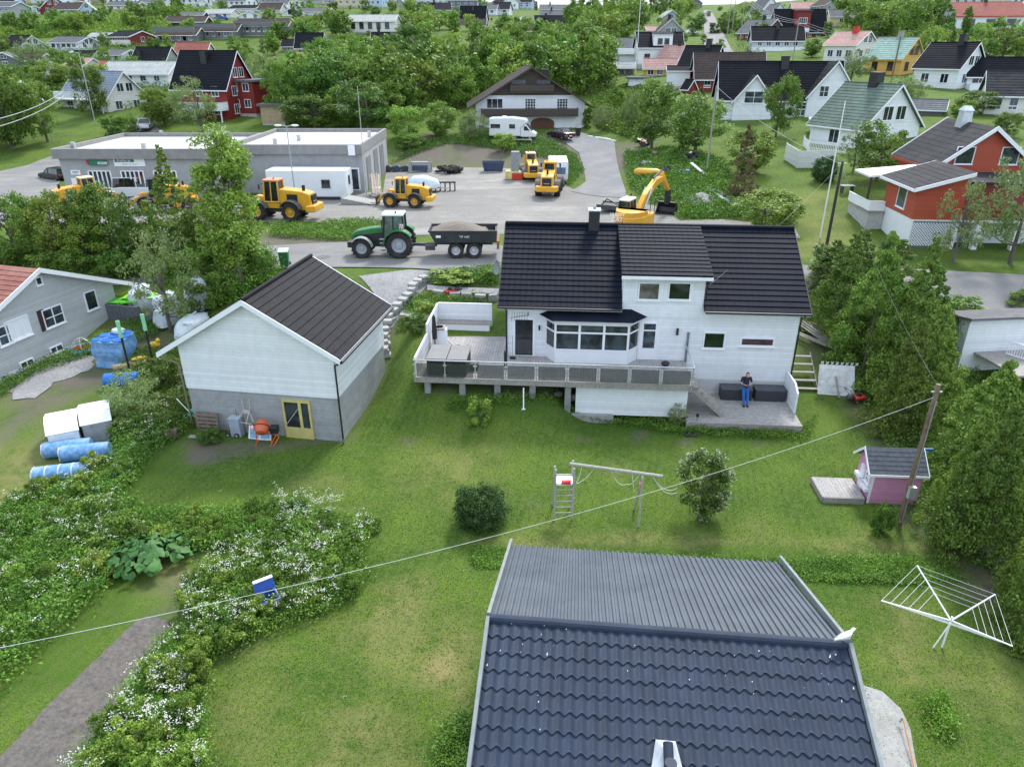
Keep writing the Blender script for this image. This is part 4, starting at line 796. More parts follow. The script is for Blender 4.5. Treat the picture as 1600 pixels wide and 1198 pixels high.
# rows ordered so that each course's low edge steps down on to the next
w_=nx_+1
V2=[];k2=0
for k in range(nc):
    for q,(fr,hb) in enumerate(((0,.0),(.35,.012),(.75,.026),(.985,.036),(1.0,.0))):
        for i in range(w_):
            x=x0_+(x1_-x0_)*i/nx_; ph=((x-x0_)/.245)%1; wv_=.5-.5*math.cos(2*PI*ph); t=(k+fr)*cl+(.1*(wv_-.5) if (q>=3 or (q==0 and k>0)) else 0)
            V2.append((x,-.05-t,zr-sn*(.05+t)+hb+.034*wv_**.8))
rows=nc*5
for r_ in range(rows-1):
    for i in range(nx_): Fs.append((r_*w_+i,(r_+1)*w_+i,(r_+1)*w_+i+1,r_*w_+i+1))
m=MB(); m.add(V2,Fs); me=m.mesh('tiled_roof',BL); link('tiled_roof',me,NH)
m=MB(); 
for i in range(10):
    a_=-hl-.03+(2*hl+.06)*i/10; b2=-hl-.03+(2*hl+.06)*(i+1)/10+.03; m.cyl((a_,0,zr-.0),(b2,0,zr-.0),.12+.004*(i%2),n=12)
m.build('ridge_cap',BL,NH,smooth=False)
GT=M('weathered_grey_trim',(.2,.225,.23),.7,var=.2,scale=3,dirt=(.17,.18,.16),damt=.5)
m=MB()
for s in(-1,1):
    x=s*(hl+.0); m=MB(); m.slab((x-.04,.02,zr-.03),(x-.04,yf+.1,ze+.0),(x+.04,yf+.1,ze+.0),(x+.04,.02,zr-.03),.16); m.slab((x+.04,-.02,zr+.0),(x+.04,yn,zn+.03),(x-.04,yn,zn+.03),(x-.04,-.02,zr+.0),.16); m.build('bargeboard',GT,NH)
m=MB(); m.prism([(yn+.5,-1.4),(yf-.4,-1.4),(yf-.4,ze-.02),(0,zr-.2),(yn+.5,zn-.02)],'x',-hl+.5,hl-.5); m.build('wall',WSIDE,NH)
# pipe hood with pale flashing near the bottom edge
ux=wl(NH,PZ(1042,1172,4.3)); m=MB(); hy=ux.y; hx=ux.x
zz=lambda y: zr+sn*y
m.add([(hx-.46,hy-.95,zz(hy-.95)+.1),(hx-.2,hy+.25,zz(hy+.22)+.09),(hx+.2,hy+.25,zz(hy+.22)+.09),(hx+.46,hy-.95,zz(hy-.95)+.1),(hx-.12,hy-.75,zz(hy-.75)+.3),(hx-.08,hy+.0,zz(hy)+.26),(hx+.08,hy+.0,zz(hy)+.26),(hx+.12,hy-.75,zz(hy-.75)+.3)],[(0,1,5,4),(1,2,6,5),(2,3,7,6),(4,5,6,7)]); m.build('pipe_flashing',M('pale_flashing',(.42,.46,.49),.6,var=.2,dirt=(.3,.24,.2),damt=.4),NH)
m=MB(); m.cyl((hx,hy-.7,zz(hy-.7)+.38),(hx,hy+.0,zz(hy)+.42),.1,n=12); m.cyl((hx,hy-.5,zz(hy)+.1),(hx,hy-.5,zz(hy)+.5),.12,n=12); m.build('vent_pipe',BL,NH)
# white bird droppings are part of the ridge's wear
m=MB()
for i in range(36):
    x=U(-hl+.1,hl-.1) if i%3 else random.choice([-hl+.5,-hl+1.2,hl-.5])+U(-.4,.4); y=-abs(random.gauss(0,.9))-.1; s=U(.006,.015); k=U(1,4 if i%3==0 else 1.6); z=zz(y)+.075+.0
    m.add([(x-s,y,z),(x+s*.6,y+s*k,z+sn*s*k),(x+s,y,z),(x,y-s*k,z-sn*s*k)],[(0,1,2,3)])
m.build('bird_dropping',M('bird_white',(.6,.6,.58),.8),NH)['kind']='stuff'
# gull
gp=NH.matrix_basis@Vector((hl-.12,0,zr+.1)); GU=thing('gull','white gull with pale grey wings standing on the end of the blue roof ridge','bird',tuple(gp),R(20))
secs=[]
for x,z,ry_,rz_ in((-.3,.16,.012,.008),(-.22,.165,.035,.02),(-.12,.165,.065,.055),(0,.17,.08,.075),(.08,.19,.075,.07),(.13,.225,.05,.055),(.16,.27,.036,.042),(.185,.3,.038,.038),(.215,.305,.03,.03),(.235,.3,.012,.013)): secs.append([(x,ry_*math.cos(a*PI/5),z+rz_*math.sin(a*PI/5)) for a in range(10)])
m=MB(); m.loft(secs); m.build('body',M('gull_white',(.8,.8,.8),.8),GU,smooth=True)
for s in(-1,1): 
    m=MB(); m.loft([[(x,s*(yy+t_*.006)+0,z+hh) for t_,hh in((1,0),(0,.02),(-1,0),(0,-.02))] for x,yy,z in((.08,.07,.2),(-.05,.082,.19),(-.2,.05,.18),(-.34,.02,.165))]); m.build('wing',M('gull_grey',(.45,.48,.52),.7),GU)
    m=MB(); m.cyl((.0,s*.03,.0),(.0,s*.03,.11),.006,n=5); m.box((.02,s*.03,.004),(.05,.03,.006)); m.build('leg',M('gull_pink',(.5,.3,.25),.6),GU)
m=MB(); m.cyl((.235,0,.3),(.285,0,.292),.01,.004,n=6); m.build('beak',M('beak_yellow',(.6,.42,.05),.5),GU)
# ---------------- grey house on the left
c0=Vector((-28.2,35.4,.7))+Vector((.278,.96,0))*4; LL=11.; gx=R(-16); cc=c0-Vector((math.cos(gx),math.sin(gx),0))*LL/2
LG=thing('house','light grey clapboard house with red roof at the left edge of the garden','house',tuple(cc),gx); hd=5.0
wallmesh(LL/2,hd,2.75,2.15,sidm('light_grey_clapboard',(.5,.51,.52))).build('wall',MC['light_grey_clapboard'],LG)
m=MB(); [slope(m,-LL/2-.3,LL/2+.35,s*(hd+(.7 if s<0 else 1.9)),2.75-(.7 if s<0 else 1.9)*.43+.06,0,4.96,.4,.03) for s in(-1,1)]; m.build('roof',rfm('worn_red_metal_roof',(.25,.105,.085),dirt=(.4,.25,.22),damt=.5),LG)
m=MB()
for s,ov in((-1,.7),(1,1.9)):
    a_=Vector((LL/2+.37,s*(hd+ov),2.75-ov*.43-.15)); b2=Vector((LL/2+.37,0,4.75)); q=Vector((0,0,.28)); m=MB(); m.slab(a_,b2,b2+q,a_+q,.05); m.build('bargeboard',WHITE,LG)
m=MB(); m.bx(-LL/2+.03,LL/2-.03,-hd+.03,hd-.03,-2,-.003); m.build('foundation',WHITE,LG)
wx=lambda *a,**k: winpx(LG,'r',LL/2,hd,*a,**k)
wx(2,517,44,490,(3,1)) if 0 else None
def gw(u,v,w,h,mull,gm=None,lab=None):
    a_,z_=onX(LG,u,v,LL/2); o=window(LG,'r',a_,z_,w,h,LL/2,hd,mull,gm=gm,label=lab); return o
gw(6,524,.8,1.1,(1,2)); gw(28,513,1.5,1.2,(3,1),gm=WHITE,lab='window with closed white shutters'); gw(83,494,1.4,1.15,(2,2)); gw(142,469,.9,1.2,(1,1)); gw(60,439,.45,.5,(1,1)); gw(42,568,.9,.45,(2,1)); gw(88,545,.9,.45,(2,1))
m=MB(); a_,z_=onX(LG,66,500,LL/2); m.bx(LL/2+.01,LL/2+.05,a_-.22,a_+.22,z_-.65,z_+.6); m.build('shutter',M('dark_brown_shutter',(.04,.02,.02),.6),LG)
m=MB(); m.bx(LL/2-2.2,LL/2-.1,hd+.003,hd+1.7,-.5,.1); m.build('veranda_floor',WOODG,LG); rail(LG,[(LL/2-.1,hd),(LL/2-.1,hd+1.65),(LL/2-2.2,hd+1.65)],.1,mat=WHITE)
for x in(LL/2-.15,): m=MB(); m.bx(x-.06,x+.06,hd+1.55,hd+1.67,.1,2.0); m.build('veranda_post',WHITE,LG)
def text(s,size,mat,par,loc,rot,name='lettering',depth=.01,bold=0):
    c=bpy.data.curves.new(name,'FONT'); c.body=s; c.size=size; c.extrude=depth; c.offset=bold; c.align_x='CENTER'; c.align_y='CENTER'
    o=bpy.data.objects.new('t',c); COL.objects.link(o); dg=bpy.context.evaluated_depsgraph_get(); me=bpy.data.meshes.new_from_object(o.evaluated_get(dg)); bpy.data.objects.remove(o)
    me.materials.clear(); me.materials.append(mat); return link(name,me,par,loc,rot)
# ---------------- chalet
a,A_,B_,HW_,HR_=house(825,104,150,212,95,168,-86,WSIDE,rfm('dark_brown_roof',(.05,.04,.036)),'brown and white chalet-style house with wide gable, balcony and arched garage door',wins='',over=1.2,trim=SBROWN,chim=[(-.5,.35,1.1,BLACK)])
CW=lambda u0,v0,u1,v1,mu=(1,1),**k: winpx(a,'r',A_,B_,u0,v0,u1,v1,mu,**k)
_,zg=onX(a,820,149,A_); m=MB(); sl_=HR_/B_; w_=(HW_+HR_-zg)/sl_; m.prism([(-w_,zg),(w_,zg),(0,HW_+HR_-.02)],'x',A_+.003,A_+.12); m.build('gable_cladding',SBROWN,a)
for u0,v0,u1,v1 in((760,154,786,170),(820,154,837,176),(870,154,887,176)): 
    CW(u0,v0,u1,v1,(4,5) if u0>800 else (3,1)); 
CW(798,124,822,134,(1,1),off=.13,fm=SBROWN); CW(837,124,861,134,(1,1),off=.13,fm=SBROWN)
ya,za=onX(a,829,181,A_+1.2); yl_,_=onX(a,752,181,A_+1.2); yr_,_=onX(a,903,181,A_+1.2)
m=MB(); m.bx(A_+.01,A_+1.3,yl_,yr_,za-.15,za); m.build('balcony',SBROWN,a); rail(a,[(A_+.1,yl_),(A_+1.28,yl_),(A_+1.28,yr_),(A_+.1,yr_)],za,mat=SBROWN,solid=True)
yl2,z2=onX(a,797,144,A_+.9); yr2,_=onX(a,866,144,A_+.9); m=MB(); m.bx(A_+.13,A_+.9,yl2,yr2,z2-.15,z2); m.build('upper_balcony',SBROWN,a); rail(a,[(A_+.2,yl2),(A_+.9,yl2),(A_+.9,yr2),(A_+.2,yr2)],z2,mat=SBROWN,solid=True)
def arch(u0,v0,u1,v1,mat,nm):
    y0,z0=onX(a,u0,v1,A_); y1,z1=onX(a,u1,v0,A_); c=(y0+y1)/2; w=(y1-y0)/2; h=z1-z0; P=[(y0,z0),(y1,z0)]+[(c+w*math.cos(t*PI/8),z0+h*.72+h*.28*math.sin(t*PI/8)) for t in range(9)]
    m=MB(); m.prism(P,'x',A_+.003,A_+.09); m.build(nm,mat,a)
arch(829,184,866,211,M('red_brown_boards',(.13,.05,.03),.6,bands=.2,bdir='Y',bdark=.5),'garage_door'); arch(868,184,901,211,WHITE,'garage_door')
# ---------------- orange-red house
ORH=thing('house','orange-red clapboard house with dark felt roof, lower wing and white lattice base','house',(37.4,58.2,3.6),R(-4))
wg=3.5; HOUSES.append((37.6,61,4,4,R(-4)))
m=MB(); m.prism([(-wg,1.95),(wg,1.95),(wg,5.1),(0,7.75),(-wg,5.1)],'y',0,7.2); m.build('wall',SORG,ORH)
for s_ in(1,-1):
    q=MB(); slope(q,-.45,7.6,-(wg+.5),4.78,0,7.85,.5,.015,th=.1); q.V=[((-y_)*s_,x_,z_) for x_,y_,z_ in q.V]; q.build('roof_slope',RASPH,ORH)
m=MB()
for s_ in(-1,1):
    for y in(-.5,7.62): m=MB(); a_=Vector((s_*(wg+.55),y,4.5)); b2=Vector((0,y,7.6)); q=Vector((0,0,.34)); m.slab(a_,b2,b2+q,a_+q,.06); m.build('bargeboard',WHITE,ORH)
m=MB(); m.bx(-wg-.57,-wg-.52,-.45,7.6,4.5,4.74); m.build('fascia',SORG,ORH)
m=MB(); m.loft([[(-.42,-.5,-.4),(.42,-.5,-.4),(.42,.5,-.4),(-.42,.5,-.4)],[(-.36,-.4,.95),(.36,-.4,.95),(.36,.4,.95),(-.36,.4,.95)]]); m.loft([[(-.42,-.5,.951),(.42,-.5,.951),(.42,.5,.951),(-.42,.5,.951)],[(-.3,-.1,1.3),(.3,-.1,1.3),(.3,.1,1.3),(-.3,.1,1.3)]]); m.build('chimney',M('zinc_chimney',(.5,.54,.56),.4,.3,var=.15),ORH,(-.2,4.4,7.75))
m=MB(); m.bx(-wg+.03,wg-.03,.03,7.1,-1.5,1.947); m.build('foundation',WHITE,ORH)
wx0,wx1,wy0,wy1=-7.5,-4.1,-6.2,-.9; zl=4.25
m=MB(); m.prism([(wx0,1.95),(wx1,1.95),(wx1,zl+1.0),(wx0,zl)],'y',wy0,wy1); m.build('wing',SORG,ORH)
q=MB(); slope(q,wy0-.45,wy1+.35,-(-wx0+.5),zl-.05,wx1+.1,zl+1.15,.5,.015,th=.1); q.V=[(y_,x_,z_) for x_,y_,z_ in q.V]; q.build('wing_roof',RASPH,ORH)
m=MB()
for y in(wy0-.5,wy1+.4): m=MB(); a_=Vector((wx0-.5,y,zl-.28)); b2=Vector((wx1+.1,y,zl+.88)); q=Vector((0,0,.26)); m.slab(a_,b2,b2+q,a_+q,.05); m.build('bargeboard',WHITE,ORH)
m=MB(); m.bx(wx0-.56,wx0-.51,wy0-.45,wy1+.35,zl-.26,zl-.06); m.build('bargeboard',WHITE,ORH)
m=MB(); m.bx(wx0+.04,wx1,wy0+.04,wy1,-1.6,1.947); m.build('foundation',WHITE,ORH)
m=MB(); m.bx(wx1+.01,wg+.6,-4.6,-.01,1.95,4.3); m.build('lower_wing',M('dark_red_clapboard',(.2,.035,.022),.6,var=.06,bands=.2),ORH); m=MB(); m.bx(wx1+.02,wg+.9,-4.9,-.01,4.304,4.45); m.build('flat_roof',RASPH,ORH)
m=MB(); m.bx(wx1+.01,wg+2.2,-6.4,-4.61,1.8,1.94); m.build('balcony',WHITE,ORH); rail(ORH,[(wx1+.05,-6.35),(wg+2.2,-6.35)],1.94,h=.8,mat=MC['dark_red_clapboard'],solid=True)
for x in(-2.6,.2,3.4): m=MB(); m.bx(x-.2,x+.2,-6.3,-5.9,-1.8,1.8); m.build('pillar',WHITE,ORH)
m=MB(); m.bx(wx1+.01,wg+.5,-4.5,-.02,-1.6,1.94); m.build('foundation',WHITE,ORH)
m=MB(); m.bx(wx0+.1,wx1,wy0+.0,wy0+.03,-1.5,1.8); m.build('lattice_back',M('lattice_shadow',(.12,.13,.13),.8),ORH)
m=MB()
for i in range(30):
    x=wx0-1.6+i*.2
    for s_ in(0,1):
        p=[(x,0.0),(x+1.7,1.7)] if s_ else [(x+1.7,0.0),(x,1.7)]; (xa,za),(xb,zb)=p; t0=0;t1=1; lo,hi=wx0+.1,wx1
        dx=xb-xa; ta=(lo-xa)/dx; tb=(hi-xa)/dx; t0=max(0,min(ta,tb)); t1=min(1,max(ta,tb))
        if t1-t0<.05: continue
        A=Vector((xa+dx*t0,wy0-.03,za+(zb-za)*t0)); Bb=Vector((xa+dx*t1,wy0-.03,za+(zb-za)*t1)); m.cyl(A,Bb,.028,n=4,cap=False)
m.bx(wx0,wx0+.12,wy0-.06,wy0+.0,-1.5,1.94); m.bx(wx1-.2,wx1,wy0-.06,wy0,-1.5,1.94); m.build('lattice',WHITE,ORH)
window(ORH,'l',3.9,3.15,1.5,1.6,7.5,1,(1,1)); window(ORH,'f',-1.7,5.7,1.4,1.35,1,0,(1,1)); window(ORH,'f',1.7,5.7,1.4,1.35,1,0,(1,1)); window(ORH,'l',-3.5,3.6,1.1,1.2,wg,1,(1,1))
m=MB(); m.bx(-8.8,wx0-.02,-1.5,3.0,1.4,1.55); m.bx(wx0,-wg,-.88,3.0,1.4,1.55); m.build('terrace_floor',WOODG,ORH); rail(ORH,[(wx0-.1,-1.5),(-8.8,-1.5),(-8.8,3.0)],1.55,h=.75,mat=WHITE,solid=True); m=MB(); m.bx(-8.7,wx0,-1.4,2.9,-1.5,1.39); m.build('terrace_base',FOUND,ORH)
m=MB(); m.slab((-8.8,-.4,4.0),(-3.5,-.4,4.5),(-3.5,2.8,4.5),(-8.8,2.8,4.0),-.15); m.build('porch_roof',WHITE,ORH); m=MB(); m.bx(-8.6,-8.45,-.2,-.05,1.55,4.0); m.build('porch_post',SBROWN,ORH)
# ---------------- long grey workshop
CB=thing('workshop_building','long low grey workshop with flat white roof, green signs and banded windows','building',(0,0,3))
CG=M('grey_render',(.36,.365,.37),.9,var=.08,scale=2,bump=.15,dirt=(.27,.27,.27),dscale=.7,damt=.5); FC=M('dark_concrete_fascia',(.26,.255,.25),.9,var=.2,dirt=(.16,.16,.15),dscale=1.5,damt=.6); RF=M('white_roof_membrane',(.5,.49,.49),.8,var=.08,scale=.8,dirt=(.36,.33,.3),dscale=.3,damt=.6)
x0,x1,x2=-45.2,-29.6,-15.6; ya,yb_,yc=73.6,77.0,91.5
m=MB(); m.bx(x0,x1,ya,yc-4,-.5,4.2); m.bx(x1+.001,x2,yb_,yc+1,-.5,4.2); m.build('wall',CG,CB)
m=MB(); 
for (p,q,r_,s_) in((x0-.4,x1+.3,ya-.4,yc-3.6),(x1+.301,x2+.05,yb_-.4,yc+1.4)):
    m.bx(p,q,r_,r_+.3,4.0,4.95); m.bx(p,q,s_-.3,s_,4.0,4.95); m.bx(p,p+.3,r_+.3,s_-.3,4.0,4.95); m.bx(q-.3,q,r_+.3,s_-.3,4.0,4.95)
m.build('parapet',FC,CB)
m=MB(); m.bx(x0-.1,x1,ya-.1,yc-3.9,4.3,4.55); m.bx(x1+.6,x2-.25,yb_-.1,yc+1.1,4.3,4.55); m.build('roof',RF,CB)
CBf=lambda u,v,y=ya:(PY(u,v,y).x,PY(u,v,y).z-3)
for u0,u1 in((138,177),(189,228),(240,279)):
    a0,z0=CBf(u0,268);a1,z1=CBf(u1,288); m=MB(); g=MB()
    for i in range(6): x=a0+(a1-a0)*i/5; m.bx(x-.06,x+.06,ya-.1,ya-.001,z1-.3,z0)
    m.bx(a0,a1,ya-.08,ya-.001,z0,z0+.08); m.bx(a0,a1,ya-.08,ya-.001,z1-.38,z1-.3); o=m.build('window',WHITE,CB); g.bx(a0,a1,ya-.04,ya-.002,z1-.3,z0); g.build('pane',GLASS,o)
SG=M('sign_green',(.01,.16,.09),.5,var=.05)
a0,z0=CBf(136,252);a1,z1=CBf(168,258); m=MB(); m.bx(a0+.25,a1,ya-.22,ya-.002,z1,z0+.1); o=m.build('sign',SG,CB); m=MB(); m.bx(a0,a0+.2,ya-.22,ya-.002,z1+.1,z0+.1); m.build('sign_end',RED,o); m=MB(); m.bx(a0+1.15,a0+2.05,ya-.23,ya-.221,z1+.1,z0-.05); m.build('label_field',WHITE,o)
text('PROFLO',.2,SG,o,((a0+1.6),ya-.24,(z0+z1)/2+.02),(PI/2,0,0))
a0,z0=CBf(177,248);a1,z1=CBf(228,260); m=MB(); m.bx(a0,a1,ya-.08,ya-.002,z1,z0); o=m.build('sign',WHITE,CB); m=MB(); m.bx(a0+.12,a0+.66*(a1-a0),ya-.086,ya-.08,z0-.45*(z0-z1),z0-.05); m.build('green_band',SG,o)
text('ProFlo as',.36,WHITE,o,((a0+a0+.66*(a1-a0))/2,ya-.1,z0-.24*(z0-z1)),(PI/2,0,0)); text('PROSJEKT  OG  SERVICE',.15,STEEL,o,((a0+a1)/2,ya-.09,z0-.73*(z0-z1)),(PI/2,0,0))
a0,z0=CBf(112,282);a1,z1=CBf(129,306); m=MB(); m.bx(a0,a1,ya-.06,ya-.002,0,2.1); m.build('door',WHITE,CB)
a0,z0=CBf(110,266); m=MB(); m.bx(a0,a0+.95,ya-.05,ya-.002,z0-.45,z0); o=m.build('small_sign',WHITE,CB); m=MB(); m.bx(a0+.15,a0+.8,ya-.055,ya-.05,z0-.18,z0-.12); m.bx(a0+.15,a0+.7,ya-.055,ya-.05,z0-.32,z0-.26); m.build('sign_print',DARK,o)
cbx=lambda u: PY(u,290,yb_).x
a0,a1=cbx(545),cbx(560); m=MB(); m.bx(a0,a0+1.25,yb_-.08,yb_-.001,.3,2.6); o=m.build('glass_door',WHITE,CB); m=MB(); m.bx(a0+.15,a0+1.1,yb_-.09,yb_-.08,.4,2.45); m.build('pane',GLASS,o)
a0=PY(545,231,yb_).x; m=MB(); m.bx(a0,a0+.7,yb_-.5,yb_-.401,3.9,4.9); m.build('vent_box',WHITE,CB)
for y,hh in((yb_+3,3.4),(yb_+7.5,3.6),(yb_+11.5,3.6)): m=MB(); m.bx(x2,x2+.06,y-1.2,y+1.2,0,hh); m.build('side_door',M('grey_door',(.2,.21,.21),.6,var=.1),CB)
for u,v in((253,211),(225,232),(430,224),(467,218),(577,212),(115,230)):
    p=PZ(u,v,7.7); m=MB(); m.bx(p.x-.18,p.x+.18,p.y-.18,p.y+.18,4.55,5.2); m.build('roof_vent',STEEL,CB)
m=MB(); m.tube([(PY(330,300,ya).x+.2,ya+1.2,2.3),(PY(330,300,ya).x+.2,ya+1.2,3.1)],.3); m.build('heat_pump',WHITE,CB)
# ---------------- white site cabin
p=PZ(540,312,3); SC=thing('site_cabin','white rectangular site cabin parked beside the grey workshop','cabin',tuple(PZ(492,313,3)),R(-2)); 
w=(PZ(545,312,3).x-PZ(425,312,3).x); m=MB(); m.bx(-w*.6,w*.43,0,2.6,.35,2.9); m.build('body',M('white_panel',(.72,.76,.79),.5,var=.04,dirt=(.5,.52,.52),damt=.3),SC,bev=.04)
m=MB(); m.bx(-w*.55,w*.4,.15,2.45,.1,.34); m.build('chassis',DARK,SC); wn,zn_=onY(SC,509,287,0); window(SC,'f',wn,zn_,.85,.75,1,0,(2,1),fm=DARK); window(SC,'r',1.2,1.9,.5,.8,w*.43,1,(1,1),fm=DARK)
# ---------------- white shed on the right
p=PD(1578,500,37.5); WSH=thing('shed','white boarded shed with flat grey roof above a small terrace at the right edge','shed',(17.2+7.2,33.4+3.2,1.6),R(6)); 
c=PZ(1500,553,1.75); WSH.location=(c.x+3.75,c.y+.35,1.7); print('WSH',c)
m=MB(); m.bx(-3.7,4.5,0,2.1,-1.5,1.68); m.prism([(0,1.685),(2.1,1.685),(0,2.02)],'x',-3.7,4.5); m.build('wall',WSIDE,WSH); m=MB(); m.slab((-3.9,-.25,2.2),(4.8,-.25,2.2),(4.8,2.3,1.75),(-3.9,2.3,1.75),.12); m.build('roof',rfm('grey_felt',(.13,.13,.135)),WSH)
m=MB(); m.bx(-3.0,4.5,-3.2,-.01,.05,.16); m.build('terrace_floor',WOODG,WSH); rail(WSH,[(-1.6,-.6),(-.2,-3.2),(4.5,-3.4)],.16,h=.8); 
m=MB(); [m.box((-2.3+i*.2,-1.6-i*.05,-.1-i*.0),(.12,2.2,.08),R(-30)) for i in range(4)]; m.build('step',WHITE,WSH)
m=MB(); m.tube([(-3.75,-.05,1.9),(-3.75,-.05,.2)],.05); m.build('downpipe',WHITE,WSH)
TB=thing('terrace_table','pale blue slatted table on the terrace of the white shed','table',tuple(WSH.matrix_basis@Vector((1.6,-2.1,.16))),R(6)); m=MB(); [m.bx(-.9,.9,-.4+i*.14,-.29+i*.14,.7,.74) for i in range(6)]; m.build('tabletop',M('pale_blue_paint',(.45,.6,.72),.5),TB)
for x in(-.8,.8):
    for y in(-.35,.38): m=MB(); m.bx(x-.03,x+.03,y-.03,y+.03,0,.7); m.build('leg',WHITE,TB)
# ---------------- pink playhouse
PK=thing('playhouse','small pink playhouse with grey shingle roof and white trim','playhouse',tuple(PZ(1381,772,.0)),R(-4)); PINK=sidm('pink_siding',(.68,.3,.5),.1)
wallmesh(.98,.7,1.6,.6,PINK,-.2).build('wall',PINK,PK); m=MB(); [slope(m,-1.2,1.1,s*.88,1.5,0,2.27,.18,.014,wave=.26,amp=.008,th=.04) for s in(-1,1)]; m.build('roof',M('grey_shingles',(.075,.085,.1),.85,var=.3,scale=5,bump=.2),PK)
m=MB()
for e in(-1.22,1.12):
    for s in(-1,1): m=MB(); a_=Vector((e,s*.92,1.37)); b2=Vector((e,0,2.17)); q=Vector((0,0,.13)); m.slab(a_,b2,b2+q,a_+q,.03); m.build('bargeboard',WHITE,PK)
m=MB(); m.bx(-1.2,1.1,-.92,-.89,1.4,1.5); m.bx(-.995,-.9,-.72,-.705,-.1,1.5); m.build('bargeboard',WHITE,PK)
m=MB(); m.bx(-1.02,-.982,.0,.38,0,1.2); m.build('door',WHITE,PK); window(PK,'l',.38,1.05,.42,.5,.98,1,(2,2)); window(PK,'l',-.2,1.05,.3,.5,.98,1,(2,2))
for y,z in((-.42,.6),(.3,.75)): m=MB(); m.bx(-1.16,-.985,y-.25,y+.25,z-.08,z+.06); m.build('flower_box',WHITE,PK)
PKD=thing('deck','little grey wooden deck at the door of the pink playhouse','deck',tuple(PZ(1297,770,.0)),R(-4)); m=MB(); m.bx(-.55,1.1,-.72,.78,.22,.28); m.build('deck_boards',DW,PKD); m=MB(); m.bx(-.55,1.1,-.77,-.725,-.05,.27); m.bx(-.6,-.552,-.72,.78,-.05,.27); m.build('rim_board',WOODG,PKD)
# ---------------- white fence by the mossy-roofed house
def fence(label,pts,h,mat,gap=.0,name='fence'):
    p0=Vector(pts[0]); t=thing(name,label,'fence',tuple(p0))
    for a_,b_ in zip(pts[:-1],pts[1:]):
        a_=Vector(a_)-p0;b_=Vector(b_)-p0; Ln=(b_-a_).xy.length; an=math.atan2(b_.y-a_.y,b_.x-a_.x); c=(a_+b_)/2; m=MB()
        if gap:
            n=int(Ln/gap); 
            for i in range(n+1): q=a_.lerp(b_,i/n); m.box((q.x,q.y,q.z+h/2),(.07,.03,h),an)
            m.box((c.x,c.y,c.z+h*.25),(Ln,.03,.07),an); m.box((c.x,c.y,c.z+h*.85),(Ln,.03,.07),an)
        else: m.slab(a_+Vector((0,0,-.5)),b_+Vector((0,0,-.5)),b_+Vector((0,0,h)),a_+Vector((0,0,h)),.06)
        m.build('panel',mat,t)
    for q in pts: q=Vector(q)-p0; m=MB(); m.box((q.x,q.y,q.z+h/2),(.12,.12,h+.2)); m.build('post',mat,t)
    return t
fence('tall white wooden fence screening the terrace of the mossy-roofed house',[tuple(G(*q)) for q in((1226,250),(1245,263),(1300,262))],1.7,sidm('white_fence_boards',(.72,.73,.73)))
fence('white picket railing on the terrace beside the mossy-roofed house',[tuple(G(*q)) for q in((1255,228),(1262,236),(1320,240))],1.0,WHITE,gap=.2)
fence('low mesh fence panels in front of the bright green plastic sheets',[tuple(G(*q)) for q in((158,497),(190,502),(222,504),(262,508))],1.0,M('mesh_grey',(.13,.14,.16),.6,bands=.1,bdir='X',bdark=.5))
fence('grey wooden fence end at the right edge below the hedge',[tuple(G(*q)) for q in((1540,880),(1565,905),(1592,935))],.8,WOODG,gap=.4)
# ---------------- vehicles and machines (local x = forward, y = left)
RIMY=M('rim_yellow',(.62,.33,.04),.5,var=.2); RIMG=M('rim_grey',(.33,.36,.4),.5,var=.15); CARGL=glassm('vehicle_glass',(.015,.022,.022),.04)
def wheel(par,x,y,r,w,rim,name='wheel',lug=0,side=1):
    W_=bpy.data.objects.new(name,None)
    m=MB(); pr=[(r*.58,-w/2),(r*.9,-w/2),(r,-w*.38),(r,w*.38),(r*.9,w/2),(r*.58,w/2),(r*.55,0),(r*.58,-w/2)]; m.lathe(pr,28)
    if lug:
        for i in range(lug):
            a=2*PI*i/lug
            for s in(-1,1):
                aa=a+(s>0)*PI/lug; m.box((math.cos(aa)*(r+.01),math.sin(aa)*(r+.01),s*w*.24),(.07,.1,w*.5),aa)
    m.V=[(p[0],p[2],p[1]) for p in m.V]; W=link(name,m.mesh(name,TYRE,False),par,(x,y,r))
    q=MB(); q.lathe([(r*.6,-w*.42),(r*.56,-w*.25),(r*.3,-w*.2),(r*.26,-w*.32),(.01,-w*.34)],20); q.lathe([(r*.6,w*.42),(r*.56,w*.25),(r*.3,w*.2),(r*.26,w*.32),(.01,w*.34)],20)
    q.V=[(p[0],p[2],p[1]) for p in q.V]; link('rim',q.mesh('rim',rim,False),W); return W
